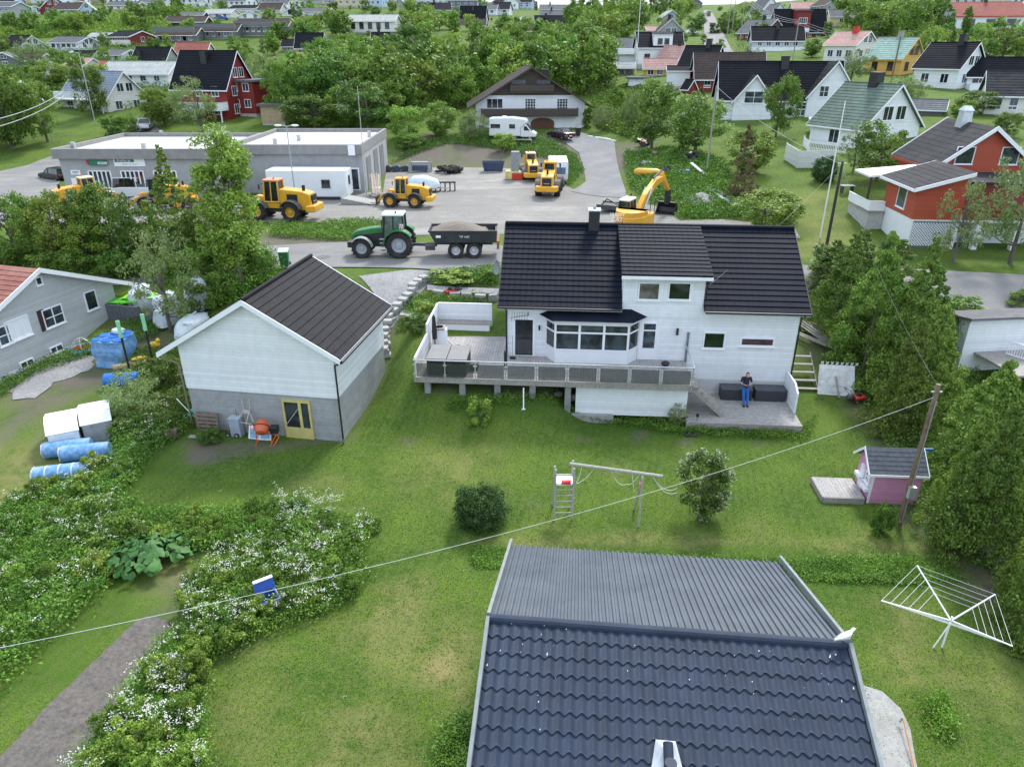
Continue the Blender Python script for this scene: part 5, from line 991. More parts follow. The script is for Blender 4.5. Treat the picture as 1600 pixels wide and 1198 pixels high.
def cabin(par,x0,x1,w,z0,z1,frame,roofm,over=.08,taper=.1,rake=.12,glass=None):
    c=MB(); g=MB(); t=.07
    B_=[(x0,-w,z0),(x1,-w,z0),(x1,w,z0),(x0,w,z0)]; T_=[(x0+rake*.3,-w+taper,z1),(x1-rake,-w+taper,z1),(x1-rake,w-taper,z1),(x0+rake*.3,w-taper,z1)]
    for a_,b_ in zip(B_,T_): c.cyl(a_,b_,t,t,6)
    mid=lambda i,j,k:(Vector(B_[i]).lerp(Vector(B_[j]),k),Vector(T_[i]).lerp(Vector(T_[j]),k))
    for i,j in((0,1),(2,3)): a_,b_=mid(i,j,.48); c.cyl(a_,b_,t*.7,t*.7,6)
    for i in range(4): c.cyl(B_[i],B_[(i+1)%4],t,t,6)
    cb=c.build('cab',frame,par); s=.97
    sh=lambda P:[((p[0]-(x0+x1)/2)*s+(x0+x1)/2,p[1]*s,p[2]) for p in P]; g.add(sh(B_)+sh(T_),[(0,1,5,4),(1,2,6,5),(2,3,7,6),(3,0,4,7)]); g.build('cab_glass',glass or CARGL,cb)
    r_=MB(); r_.bx(x0-over*.3,x1-rake+over*1.6,-w+taper-over,w-taper+over,z1,z1+.16); r_.build('cab_roof',roofm,cb,bev=.05); return cb
def loader(label,loc,rz,s=1,roofm=None,tool='bucket',copy=None,rim=None,body=None,dark=False):
    body=body or YEL; roofm=roofm or body
    t=thing('wheel_loader',label,'wheel loader',tuple(loc),rz,'yellow wheel loaders in the yard'); t.scale=(s,s,s); r=.75
    for x in(1.55,-1.35):
        for y in(-.95,.95): wheel(t,x,y,r,.6,rim or RIMY,lug=14)
    # rear engine body with rounded hood, grille, counterweight
    m=MB(); m.prism([(-.35,.85),(-2.9,.8),(-3.05,1.35),(-2.9,2.15),(-2.2,2.35),(-.35,2.5)],'y',-.62,.62); m.build('engine_hood',body,t,bev=.08)
    m=MB(); m.bx(-3.12,-3.0,-.45,.45,1.15,2.05); m.build('grille',BLACK,t); m=MB(); m.bx(-3.13,-3.122,-.3,.3,1.5,1.56) ; m.build('badge_bar',STEEL,t,rot=(0,0,0))
    for y in(-.63,.63): m=MB(); m.bx(-1.9,-1.0,y-.01,y+.01,1.5,2.1); m.build('side_vent',BLACK,t)
    m=MB(); m.prism([(-3.45,-.95),(-2.7,-1.2),(-2.7,1.2),(-3.45,.95)],'z',.75,1.3); m.build('counterweight',body,t,bev=.1)
    m=MB(); m.bx(-2.15,-2.35,-.1,.1,2.3,2.75); m.build('exhaust',BLACK,t)
    m=MB(); m.bx(-2.6,2.3,-.42,.42,.6,1.0); m.build('frame',DARK if not dark else BLACK,t)
    for x,y in((-1.35,-.95),(-1.35,.95),(1.55,-.95),(1.55,.95)):
        m=MB(); k=[(x+math.cos(a)*(r+.12),r+math.sin(a)*(r+.12)) for a in np.linspace(.15*PI,.9*PI,8)]; k2=[(x+math.cos(a)*(r+.2),r+math.sin(a)*(r+.2)) for a in np.linspace(.9*PI,.15*PI,8)]; m.prism(k+k2,'y',y-.32,y+.32); m.build('mudguard',M('mudguard_grey',(.1,.095,.09),.7),t)
    cabin(t,-.3,1.0,.62,1.45,3.05,body if not dark else BLACK,roofm); m=MB(); m.bx(-.3,1.0,-.6,.6,.95,1.45); m.build('cab_base',body,t)
    m=MB(); m.prism([(1.1,.7),(2.3,.7),(2.4,1.2),(1.8,1.9),(1.1,1.8)],'y',-.3,.3); m.build('front_frame',body,t,bev=.04)
    for y in(-.42,.42): m=MB(); m.prism([(1.4,1.6),(1.6,1.75),(2.6,1.35),(3.35,.55),(3.2,.4),(2.4,1.1)],'y',y-.08,y+.08); m.build('lift_arm',body,t)
    m=MB(); m.cyl((1.9,0,1.5),(2.9,0,1.3),.08); m.cyl((2.2,-.2,1.0),(2.8,-.2,.9),.06); m.build('cylinder',STEEL,t)
    if tool=='bucket':
        m=MB(); pr=[(3.3,.95),(3.15,.5),(3.3,.1),(4.2,.05),(4.2,.1),(3.42,.18),(3.3,.5),(3.45,.92)]; m.prism(pr,'y',-1.3,1.3)
        for y in(-1.3,1.27): m.prism([(3.3,.95),(3.15,.5),(3.3,.1),(4.2,.05),(3.9,.5)],'y',y,y+.03)
        m.build('bucket',M('worn_steel',(.16,.14,.12),.6,.4,var=.4),t)
    elif tool=='fork':
        m=MB(); m.bx(3.25,3.35,-.7,.7,.15,1.1); m.build('fork_carriage',BLACK,t)
        for y in(-.45,.45): m=MB(); m.bx(3.35,4.4,y-.06,y+.06,.12,.17); m.build('fork',BLACK,t)
    elif tool=='none': pass
    for y in(-1,1): m=MB(); m.tube([(.9,y*.6,2.9),(1.1,y*.95,2.9)],.02); m.box((1.12,y*.98,2.7),(.05,.16,.4)); m.build('mirror',BLACK,t)
    m=MB(); m.cyl((.1,.3,3.2),(.1,.3,3.38),.07); m.build('beacon',M('orange_beacon',(.7,.2,.02),.4),t)
    return t
loader('yellow wheel loader with orange cab roof at the left end of the white site cabin',PZ(440,341,3.05),R(172),1.08,roofm=M('sun_bleached_orange',(.62,.25,.12),.5),tool='none')
loader('small yellow wheel loader carrying a dark fork in the middle of the gravel yard',PZ(634,322,3.05),R(172),.84,tool='fork')
loader('yellow wheel loader seen from behind with grey mudguards in the yard',PZ(858,303,3.05),R(82),1.02,tool='bucket')
loader('yellow wheel loader half behind trees by the left corner of the grey workshop',PZ(139,326,3.05),R(48),.92,roofm=M('cream_roof',(.65,.58,.35),.5),tool='none')
loader('wheel loader with black cab half hidden by trees in front of the workshop windows',PZ(256,328,3.05),R(205),.92,roofm=BLACK,tool='none',dark=True)
loader('yellow wheel loader with wide black rear screen beside the grey chute',PZ(829,281,3.05),R(95),.95,roofm=M('cream_roof',(.65,.58,.35),.5),tool='bucket')
# tractor
TG=M('tractor_green',(.018,.15,.035),.35,var=.1,dirt=(.1,.14,.06),damt=.2)
q=PZ(628,397,3.08); TR=thing('tractor','green tractor with white cab roof on the road, coupled to a dark tipping trailer','tractor',(q.x,q.y,3.07),R(180))
q=TR
for y in(-.95,.95): wheel(q,-.0,y,.95,.65,RIMG,lug=20); wheel(q,2.75,y*.98,.7,.5,RIMG,lug=16)
m=MB(); m.prism([(.9,1.15),(3.35,1.0),(3.55,1.2),(3.5,1.6),(3.1,1.85),(2.0,2.05),(.9,2.15)],'y',-.42,.42); m.build('bonnet',TG,q,bev=.09)
for y in(-.43,.43): m=MB(); m.prism([(1.2,1.2),(3.2,1.1),(3.3,1.5),(1.2,1.75)],'y',y-.01,y+.01); m.build('side_grille',BLACK,q)
m=MB(); m.bx(-.5,3.2,-.3,.3,.65,1.15); m.bx(3.4,3.9,-.4,.4,.6,1.0); m.build('chassis',BLACK,q)
cabin(q,-.35,1.15,.72,1.45,2.95,BLACK,M('pale_cab_roof',(.7,.76,.72),.4,var=.05),over=.1,glass=glassm('green_tint_glass',(.04,.11,.09),.05)); m=MB(); m.bx(-.4,1.1,-.7,.7,1.0,1.45); m.build('cab_base',BLACK,q)
for y in(-.98,.98):
    m=MB(); aa=np.linspace(.02*PI,.8*PI,12); m.prism([(math.cos(a)*1.05,.95+math.sin(a)*1.05) for a in aa]+[(math.cos(a)*1.14,.95+math.sin(a)*1.14) for a in aa[::-1]],'y',y-.36,y+.36); m.build('rear_mudguard',TG,q)
    m=MB(); aa=np.linspace(.2*PI,.95*PI,10); m.prism([(2.75+math.cos(a)*.78,.7+math.sin(a)*.78) for a in aa]+[(2.75+math.cos(a)*.84,.7+math.sin(a)*.84) for a in aa[::-1]],'y',y-.26,y+.26); m.build('front_mudguard',M('silver_grey',(.3,.31,.32),.4),q)
    m=MB(); m.tube([(1.0,y*.75,2.9),(1.1,y*1.15,2.85)],.02); m.box((1.12,y*1.2,2.55),(.06,.2,.5)); m.build('mirror',BLACK,q)
m=MB(); [m.bx(1.0,1.4,.75,1.05,.5+i*.28,.54+i*.28) for i in range(4)]; m.build('steps',STEEL,q)
m=MB(); m.cyl((.2,.5,3.1),(.2,.5,3.3),.06); m.build('beacon',BLACK,q); m=MB(); m.cyl((1.3,-.5,1.9),(1.3,-.5,2.8),.06); m.build('exhaust',BLACK,q)
m=MB(); m.bx(-.35,-.05,.73,.76,1.95,2.4); w=m.build('warning_board',WHITE,q); m=MB(); [m.slab((-.33+i*.13,.765,1.97),(-.27+i*.13,.765,1.97),(-.2+i*.13,.765,2.37),(-.26+i*.13,.765,2.37),.004) for i in(0,1)]; m.build('red_stripe',RED,w)
# driver
def skinned(name,joints,edges,mats,par=None,sub=1):
    """joints: {name:(x,y,z,r)}; one continuous body mesh"""
    ks=list(joints); me=bpy.data.meshes.new(name); me.from_pydata([joints[k][:3] for k in ks],[(ks.index(a),ks.index(b)) for a,b in edges],[]); o=link(name,me,par)
    md=o.modifiers.new('skin','SKIN'); md.use_smooth_shade=True; 
    if not me.skin_vertices: bpy.context.view_layer.update()
    if not me.skin_vertices: me.attributes.new('x','FLOAT','POINT')
    return o,md,ks
# trailer
q=PZ(728,398,3.08); TL=thing('tipping_trailer','dark tandem-axle tipping trailer heaped with sand behind the green tractor','trailer',(q.x,q.y,3.07),R(180)); q=TL; TBK=M('trailer_black',(.02,.024,.03),.45,var=.3,dirt=(.1,.1,.1),damt=.25)
for x in(-.66,.66):
    for y in(-.85,.85): wheel(q,x,y,.58,.48,M('rim_pale',(.5,.5,.52),.5),lug=0)
m=MB(); 
for y in(-1.15,1.09): m.prism([(-2.25,1.2),(2.1,1.2),(2.55,2.05),(-2.35,2.05)],'y',y,y+.06)
m.prism([(2.1,1.2),(2.16,1.2),(2.6,2.05),(2.54,2.05)],'y',-1.09,1.09); m.bx(-2.25,2.1,-1.09,1.09,1.2,1.28); m.bx(-2.32,-2.26,-1.09,1.09,1.2,1.95); m.bx(-2.35,2.6,1.15,1.2,1.95,2.06); m.bx(-2.35,2.6,-1.2,-1.15,1.95,2.06)
[m.bx(x-.05,x+.05,1.15,1.2,1.2,1.95) for x in(-1.4,-.4,.6,1.5)]; m.build('body',TBK,q)
m=MB(); m.bx(-2.24,-1.2,-1.08,1.08,1.3,1.95) if 0 else m.bx(-2.25,-2.2,-1.05,1.05,1.3,1.93); m.build('tailgate_lining',M('rusty_red',(.2,.07,.045),.8,var=.4),q)
n=20; vs=[];fs=[]
for i in range(n+1):
    for j in range(n+1):
        x=-2.15+4.6*i/n; y=-1.07+2.14*j/n; dx=(x-.55)/1.75; dy=y/1.1; h=max(0,1-dx*dx)**.8*max(0,1-dy*dy*.8)*.62; vs.append((x,y,1.88+h+(rnd()-.5)*.035-(.25 if x<-1.5 else 0)))
for i in range(n):
    for j in range(n): k=i*(n+1)+j; fs.append((k,k+n+1,k+n+2,k+1))
m=MB(); m.add(vs,fs); m.build('sand_load',M('sand',(.2,.17,.14),.95,var=.3,scale=12,bump=.5),q)
m=MB(); m.bx(-2.0,2.2,-.35,.35,.85,1.15); m.prism([(2.1,-.3),(3.9,-.05),(3.9,.05),(2.1,.3)],'z',.7,.9); m.bx(2.2,2.9,.5,.8,.55,.9); m.build('drawbar',DARK,q); m=MB(); m.bx(-2.5,-2.32,-1.1,1.1,.7,1.3); m.build('rear_bar',M('dull_orange_lamp',(.25,.1,.04),.6,var=.4),q)
text('TIP 1600',.2,WHITE,q,(-.0,1.17,1.62),(PI/2,0,PI)); m=MB(); m.bx(1.7,2.05,1.152,1.16,1.55,1.72); m.build('label_plate',WHITE,q)
# excavator
EX=thing('excavator','yellow excavator with white cab roof working behind the main house','excavator',(9.6,56.6,3.05),R(60)); q=EX
for y in(-1.05,1.05):
    m=MB(); m.prism([(-1.9,.2),(-1.6,0),(1.6,0),(1.9,.2),(1.9,.6),(1.6,.8),(-1.6,.8),(-1.9,.6)],'y',y-.28,y+.28); m.build('track',TYRE,q)
m=MB(); m.bx(-.9,.9,-.8,.8,.35,1.0); m.cyl((0,0,.9),(0,0,1.15),.6); m.build('undercarriage',DARK,q)
m=MB(); k=[(-1.9*math.cos(a)-.15,1.35*math.sin(a)) for a in np.linspace(-PI/2,PI/2,9)]; m.prism([(1.3,-1.35)]+k[:]+[(1.3,1.35)],'z',1.15,2.1); m.build('body',YEL,q,bev=.1)
m=MB(); k=[(-1.8*math.cos(a)-.1,1.25*math.sin(a)) for a in np.linspace(-PI/2,PI/2,9)]; m.prism([(-.5,-1.25)]+k+[(-.5,1.25)],'z',2.1,2.45); m.build('counterweight',YEL,q,bev=.08)
for s_,z,sz in(('HUSSOY',2.38,.3),('CAT',2.02,.46)): text(s_,sz,WHITE,q,(-2.1,.5,z-.1),(PI/2,0,-PI/2+.25),bold=.008)
m=MB(); m.add([(-2.09,.2,1.5),(-2.09,-.1,1.5),(-2.09,.05,1.8)],[(0,1,2)]); m.slab((-2.06,.3,1.5),(-2.06,-.1,1.5),(-2.06,.1,1.75),(-2.06,.11,1.75),.02); m.build('badge_triangle',RED,q); m=MB(); m.bx(-2.07,-2.0,-.65,-.5,1.6,1.75); m.build('latch',BLACK,q)
cabin(q,-.1,1.35,.48,1.9,2.95,BLACK,WHITE).location=(0,.78,0)
m=MB(); pts=[(.6,1.9),(2.6,4.6),(5.0,5.3)]
def beam(pts,w0,w1,y0,y1,mat,nm,par):
    m=MB(); secs=[]; n=len(pts)
    for i,p in enumerate(pts):
        p=Vector((p[0],0,p[1])); d=(Vector((pts[min(i+1,n-1)][0],0,pts[min(i+1,n-1)][1]))-Vector((pts[max(i-1,0)][0],0,pts[max(i-1,0)][1]))).normalized(); nn=Vector((-d.z,0,d.x)); w=w0+(w1-w0)*i/(n-1); w=w*(1.25 if 0<i<n-1 else 1)
        a_=p+nn*w;b_=p-nn*w; secs.append([(a_.x,y0,a_.z),(a_.x,y1,a_.z),(b_.x,y1,b_.z),(b_.x,y0,b_.z)])
    m.loft(secs); return m.build(nm,mat,par,bev=.03)
beam([(.7,1.7),(2.3,2.9),(4.5,3.8),(6.4,3.95)],.32,.2,-.2,.2,YEL,'boom',q)
beam([(6.1,4.35),(6.5,3.95),(8.3,2.6)],.22,.14,-.16,.16,YEL,'dipper_arm',q)
m=MB(); m.cyl((1.4,.28,1.9),(3.2,.28,3.6),.08); m.cyl((1.4,-.28,1.9),(3.2,-.28,3.6),.08); m.build('boom_cylinder',STEEL,q); m=MB(); m.cyl((4.2,0,4.2),(6.1,0,4.55),.08); m.cyl((6.6,0,4.2),(8.0,0,3.1),.07); m.build('dipper_cylinder',DARK,q)
m=MB(); m.bx(8.05,8.5,-.2,.2,2.0,2.7); m.cyl((8.3,0,1.4),(8.3,0,2.2),.28); m.build('quick_hitch',BLACK,q); m=MB(); m.prism([(8.5,1.6),(8.9,1.0),(8.6,.6),(7.6,.55),(7.6,.62),(8.4,.72),(8.5,1.1),(8.1,1.6)],'y',-.8,.8); m.prism([(8.5,1.6),(8.9,1.0),(8.6,.6),(7.6,.55)],'y',-.84,-.8);m.prism([(8.5,1.6),(8.9,1.0),(8.6,.6),(7.6,.55)],'y',.8,.84); m.build('bucket',BLACK,q)
m=MB(); m.tube([(1.2,-1.3,2.1),(1.2,-1.3,3.0),(.2,-1.3,3.0),(.2,-1.3,2.1)],.03); m.build('handrail',BLACK,q)
# cars
def car(label,loc,rz,col,L_=4.3,W_=1.75,Hh=1.45,estate=False,cat='car',name='car',van=False):
    t=thing(name,label,cat,tuple(loc),rz); a=L_/2; r=.32; m=MB(); zb=.25; hb_=.72 if not van else 1.0
    prof=[(-a,zb+.1),(-a+.05,hb_+.12),(-a*.62,hb_+.2),(a*.45,hb_+.18),(a*.9,hb_),(a,hb_-.22),(a,zb+.05),(a*.8,zb-.02),(-a*.8,zb-.02)]
    m.prism(prof,'y',-W_/2,W_/2); m.build('body',col,t,bev=.09)
    x0=-a*.92 if (estate or van) else -a*.72; x1=a*.42 if not van else a*.72; xt0=x0+(.15 if estate or van else .55); xt1=x1-.75; w=W_/2-.06; ww=w-.16; zt=Hh
    g=MB(); g.add([(x0,-w,hb_+.1),(x1,-w,hb_+.1),(x1,w,hb_+.1),(x0,w,hb_+.1),(xt0,-ww,zt-.06),(xt1,-ww,zt-.06),(xt1,ww,zt-.06),(xt0,ww,zt-.06)],[(0,1,5,4),(1,2,6,5),(2,3,7,6),(3,0,4,7),(4,5,6,7)]); g.build('windows',CARGL,t)
    g=MB(); g.bx(xt0-.03,xt1+.04,-ww-.02,ww+.02,zt-.07,zt); g.build('roof',col,t,bev=.05)
    g=MB()
    for s in(-1,1):
        for b_,c in(((x1,s*w,hb_+.12),(xt1,s*ww,zt-.05)),((x0,s*w,hb_+.12),(xt0,s*ww,zt-.05)),((0,s*(w+.01),hb_+.12),(-.1,s*(ww+.01),zt-.05))): g.cyl(b_,c,.045,n=5)
    g.build('window_pillar',col,t)
    for x in(-a*.6,a*.62):
        for y in(-W_/2+.1,W_/2-.1): wheel(t,x,y,r,.22,RIMG)
    for y in(-W_/2+.28,W_/2-.28):
        g=MB(); g.box((a-.02,y,hb_-.12),(.1,.36,.16)); g.build('headlight',M('lamp_glass',(.6,.62,.65),.15),t); g=MB(); g.box((-a+.04,y,hb_+.0),(.1,.3,.16)); g.build('tail_light',RED,t)
    g=MB(); g.box((-a-.01,0,hb_-.25),(.03,.5,.11)); g.build('number_plate',WHITE,t); return t
CB_=M('black_car_paint',(.012,.012,.014),.2,var=.1); CW_=M('white_car_paint',(.7,.72,.73),.25,var=.05); CP=M('dark_purple_car_paint',(.03,.015,.022),.2,var=.1); CS=M('silver_car_paint',(.4,.41,.43),.25,.3,var=.05)
car('black estate car parked at the left end of the grey workshop',PZ(90,283,3.05)+Vector((-.6,.8,0)),R(150),CB_,estate=True)
car('silver car with black windscreen on the street left of the dark red house',G(229,203)+Vector((0,0,.06)),R(-78),CS)
car('dark purple car parked by the white garage door of the chalet',G(876,217)+Vector((0,0,.08)),R(125),CP,Hh=1.35)
car('blue car on the drive of a hillside house near the row houses',G(347,32)+Vector((0,0,.05)),R(10),M('blue_car_paint',(.02,.08,.3),.3))
car('white car parked beside the hill road above the big white houses',G(1081,56)+Vector((0,0,.3)),R(10),CW_)
car('white van roof showing between the trees and the workshop windows',PZ(214,312,3.05)+Vector((0,1.2,0)),R(5),CW_,L_=5.2,W_=1.95,Hh=2.1,van=True,cat='van',name='van')
# motorhome
p=G(803,219); MHm=thing('motorhome','white motorhome parked on the grass bank in front of the chalet','motorhome',(p.x,p.y,p.z+.05),R(-8)); q=MHm
m=MB(); m.prism([(-3.3,.55),(1.0,.55),(1.0,1.6),(1.9,2.3),(1.7,2.75),(-.2,2.95),(-3.3,2.85)],'y',-1.1,1.1); m.build('body',CW_,q,bev=.12); m=MB(); m.prism([(1.01,.45),(3.1,.45),(3.15,.9),(2.5,1.25),(1.75,2.1),(1.01,2.1)],'y',-.98,.98); m.build('cab',CW_,q,bev=.1)
m=MB(); m.prism([(1.5,1.3),(2.3,1.3),(1.85,1.85),(1.5,1.85)],'y',-1.0,1.0); m.build('side_glass',CARGL,q); m=MB(); m.slab((2.52,-.85,1.3),(2.52,.85,1.3),(1.85,.85,2.07),(1.85,-.85,2.07),.03) if 0 else m.add([(2.56,-.85,1.27),(2.56,.85,1.27),(1.82,.85,2.09),(1.82,-.85,2.09)],[(0,1,2,3)]); m.build('windscreen',CARGL,q)
for x,w_ in((-2.4,1.3),(-.1,.8)): m=MB(); m.bx(x-w_/2,x+w_/2,-1.13,-1.1,1.55,2.1); m.build('window',CARGL,q)
for x in(-1.6,2.3):
    for y in(-.85,.85): wheel(q,x,y,.36,.24,RIMG)
m=MB(); m.bx(-1.6,-1.0,-.3,.3,2.9,3.05); m.build('roof_hatch',WHITE,q)
# caravan seen from the rear
p=PZ(872,288,3.05); CV=thing('caravan','white caravan seen end-on beyond the yellow wheel loader','caravan',(p.x,p.y+1.5,3.05),R(88)); q=CV
m=MB(); m.prism([(-2.6,.5),(2.6,.5),(2.8,1.4),(2.5,2.6),(-2.5,2.65),(-2.7,1.4)],'y',-1.1,1.1); m.build('body',CW_,q,bev=.15)
m=MB(); m.bx(-2.72,-2.6,-.8,.8,1.3,2.0); m.build('window',M('blue_grey_glass',(.1,.16,.25),.1),q); m=MB(); m.bx(-2.74,-2.7,-1.0,1.0,.55,.8); m.build('bumper',STEEL,q)
for y in(-.95,.95): wheel(q,0,y,.34,.22,RIMG)
# ---------------- trees and plants
L1=leafmat('birch_leaves',(.055,.125,.014),(.24,.36,.055)); L2=leafmat('rowan_leaves',(.045,.11,.016),(.2,.33,.05)); L3=leafmat('light_leaves',(.09,.18,.02),(.33,.46,.075)); L4=leafmat('spruce_needles',(.06,.105,.02),(.29,.36,.06),trans=.15); L5=leafmat('willow_leaves',(.11,.17,.05),(.3,.38,.14)); L6=leafmat('dark_leaves',(.022,.06,.015),(.07,.15,.03)); L7=leafmat('brown_twigs',(.1,.07,.035),(.2,.18,.07)); L8=leafmat('hedge_needles',(.045,.11,.02),(.25,.37,.06),trans=.2)
BARK=M('bark',(.12,.105,.09),.9,var=.3,scale=6,bump=.3); BLOS=leafmat('white_blossom',(.5,.52,.44),(.8,.8,.74),rand=.05)
def quads(C,s,rg,nb=None,el=1.0,up=.35):
    """leaf quads at centres C"""
    n=len(C); v=rg.normal(size=(n,3)); 
    if nb is not None: v=v*.7+nb
    v[:,2]+=up; v/=np.linalg.norm(v,axis=1)[:,None]+1e-9
    t=rg.normal(size=(n,3)); a=np.cross(v,t); a/=np.linalg.norm(a,axis=1)[:,None]+1e-9; b=np.cross(v,a); s=(np.asarray(s)*rg.uniform(.6,1.35,n))[:,None]
    V=np.stack([C-a*s*el,C-b*s*.55,C+a*s*el,C+b*s*.55],1).reshape(-1,3); return V
def fq(n): return np.arange(n*4).reshape(n,4)
def crown(seed,n,leaf,kind='round',ncl=60,cr=.11):
    rg=np.random.default_rng(seed); 
    d=rg.normal(size=(ncl,3)); d/=np.linalg.norm(d,axis=1)[:,None]; r=rg.uniform(.25,1,ncl)**.5
    if kind=='round': c=d*r[:,None]*np.array([.34,.34,.42])+np.array([0,0,.5])
    elif kind=='tall':  c=d*r[:,None]*np.array([.2,.2,.46])+np.array([0,0,.5])
    elif kind=='wide': c=d*r[:,None]*np.array([.42,.42,.4])+np.array([0,0,.5])
    elif kind=='shrub': c=d*r[:,None]*np.array([.46,.46,.5])+np.array([0,0,.42]); c[:,2]=np.abs(c[:,2])
    elif kind=='cone':
        z=rg.uniform(0,1,ncl)**1.25; a=rg.uniform(0,2*PI,ncl); q=(1-z)*.27*rg.uniform(.45,1,ncl)+.012; c=np.stack([q*np.cos(a),q*np.sin(a),.06+z*.92-q*.15],1)
    elif kind=='bcone':
        z=rg.uniform(0,1,ncl)**1.15; a=rg.uniform(0,2*PI,ncl); q=(1-z**1.5)*.36*rg.uniform(.5,1,ncl)+.02; c=np.stack([q*np.cos(a),q*np.sin(a),.04+z*.9-q*.1],1)
    lop=rg.normal(size=(3,))*.04; c+=np.sin(c*9+rg.uniform(0,6,3))*.035+lop*[1,1,0]
    k=rg.integers(0,ncl,n); crr=cr*rg.uniform(.55,1.25,ncl)
    if kind in('cone','bcone'): crr*=np.clip(1.15-c[:,2],.25,1)
    off=rg.normal(size=(n,3)); off/=np.linalg.norm(off,axis=1)[:,None]; off*=(rg.uniform(0,1,n)**.45)[:,None]*crr[k][:,None]; 
    if kind in('cone','bcone'): off[:,2]*=.6
    else: off[:,2]*=.8
    C=c[k]+off; C[:,2]=np.maximum(C[:,2],.02)
    nb=off/(crr[k][:,None]+1e-6); return quads(C,leaf,rg,nb),c,C,nb
def trunkmesh(c,seed,kind):
    rg=np.random.default_rng(seed); m=MB()
    if kind in('cone','bcone'): m.cyl((0,0,-.03),(0,0,.55),.014,.003,7)
    elif kind=='shrub':
        for i in range(8): p=c[rg.integers(len(c))]; m.cyl((p[0]*.1,p[1]*.1,-.03),tuple(p*.9),.012,.004,5)
    else:
        top=.62; pts=[(0,0,-.03),(.01,.005,.16),(-.008,.012,.36),(.01,0,top)]; rr=[.026,.021,.015,.008]
        for i in range(3): m.cyl(pts[i],pts[i+1],rr[i],rr[i+1],8,cap=(i==0))
        for i in range(13):
            p=c[rg.integers(len(c))]; z=min(top-.05,max(.12,p[2]*.6)); a=Vector((0,0,z)); b=Vector(p)*.92; b.z=max(b.z,z+.05) ; mid=(a+b)/2-Vector((0,0,.02)); m.cyl(a,mid,.009,.006,5,False); m.cyl(mid,b,.006,.002,5,False)
    return m.mesh('trunk',BARK,True)
TV={}
def treekind(key,mat,kind,seeds,n,leaf,ncl,cr,blossom=0):
    L_=[]
    for s in seeds:
        V,c,C,nb=crown(s,n,leaf,kind,ncl,cr); cm=npmesh('crown',V,fq(n),mat); tm=trunkmesh(c,s,kind); bm_=None
        if blossom:
            rg=np.random.default_rng(s+99); out=np.linalg.norm(nb,axis=1)*(.3+np.linalg.norm((C-[0,0,.5])/[.4,.4,.5],axis=1)); idx=np.argsort(-out-rg.uniform(0,.9,len(out)))[:blossom//7]
            P=(C[idx]+[0,0,leaf*.6])[:,None,:]+rg.normal(size=(len(idx),7,3))*leaf*.6; P=P.reshape(-1,3); bm_=npmesh('blossom',quads(P,leaf*.42,rg,up=1.5),fq(len(P)),BLOS)
        L_.append((cm,tm,bm_))
    TV[key]=L_
treekind('birch',L1,'round',(1,2,3),9000,.017,90,.1)
treekind('tall',L1,'tall',(4,5),11000,.013,100,.075)
treekind('rowan',L2,'round',(6,7),9000,.017,80,.11,700)
treekind('wide',L2,'wide',(8,9),9000,.017,80,.11)
treekind('light',L3,'round',(10,11),9000,.016,80,.1)
treekind('willow',L5,'wide',(12,13),7000,.014,70,.1)
treekind('spruce',L4,'cone',(14,15),8000,.014,220,.06)
treekind('hedge',L8,'bcone',(16,17,18,19),26000,.0115,200,.095)
treekind('hedge_y',leafmat('yew_needles',(.05,.11,.02),(.28,.38,.06),trans=.2),'bcone',(20,21),26000,.0115,200,.095)
treekind('shrub',L2,'shrub',(22,23),5000,.03,45,.15)
treekind('lshrub',L3,'shrub',(24,25,26),4200,.032,26,.15)
treekind('wshrub',L2,'shrub',(27,28),5000,.03,45,.15,900)
treekind('ball',L6,'shrub',(29,),16000,.018,260,.1)
treekind('wtall',L2,'round',(30,),10000,.016,80,.1,3000)
treekind('far',L1,'round',(31,32,33,34),1500,.036,40,.13)
treekind('farw',L2,'wide',(35,36,37),1500,.036,40,.13)
treekind('farl',L3,'round',(38,39),1500,.036,40,.13)
treekind('dead',L7,'cone',(40,),5000,.013,180,.06)
treekind('big',L3,'tall',(41,),26000,.0095,190,.06,1500)
treekind('bare',L5,'wide',(43,44),4200,.014,60,.09)
NAMES={'birch':'birch_tree','tall':'birch_tree','rowan':'rowan_tree','wide':'broadleaf_tree','light':'broadleaf_tree','willow':'willow_tree','spruce':'spruce_tree','hedge':'conifer_tree','hedge_y':'conifer_tree','shrub':'shrub','lshrub':'shrub','wshrub':'flowering_shrub','ball':'clipped_bush','wtall':'flowering_shrub','far':'broadleaf_tree','farw':'broadleaf_tree','farl':'broadleaf_tree','dead':'spruce_tree','big':'birch_tree','bare':'broadleaf_tree'}
NT=[0]
FARN=['birch_tree','rowan_tree','willow_tree','aspen_tree','alder_tree']
def plant(key,p,h,label,w=1.,group=None,cat=None):
    v=TV[key]; cm,tm,bm_=v[int(rnd()*len(v))%len(v)]; nm=NAMES[key] if NAMES[key]!='broadleaf_tree' else FARN[(NT[0]*7+len(key))%5]; cat=cat or ('shrub' if 'shrub' in nm or 'bush' in nm else 'tree')
    t=thing(nm,label,cat,(p[0],p[1],p[2]-.02),U(0,6.28),group); t.scale=(h*w,h*w,h); link('crown',cm,t); link('trunk',tm,t)
    if bm_: link('blossom',bm_,t)
    NT[0]+=1; return t
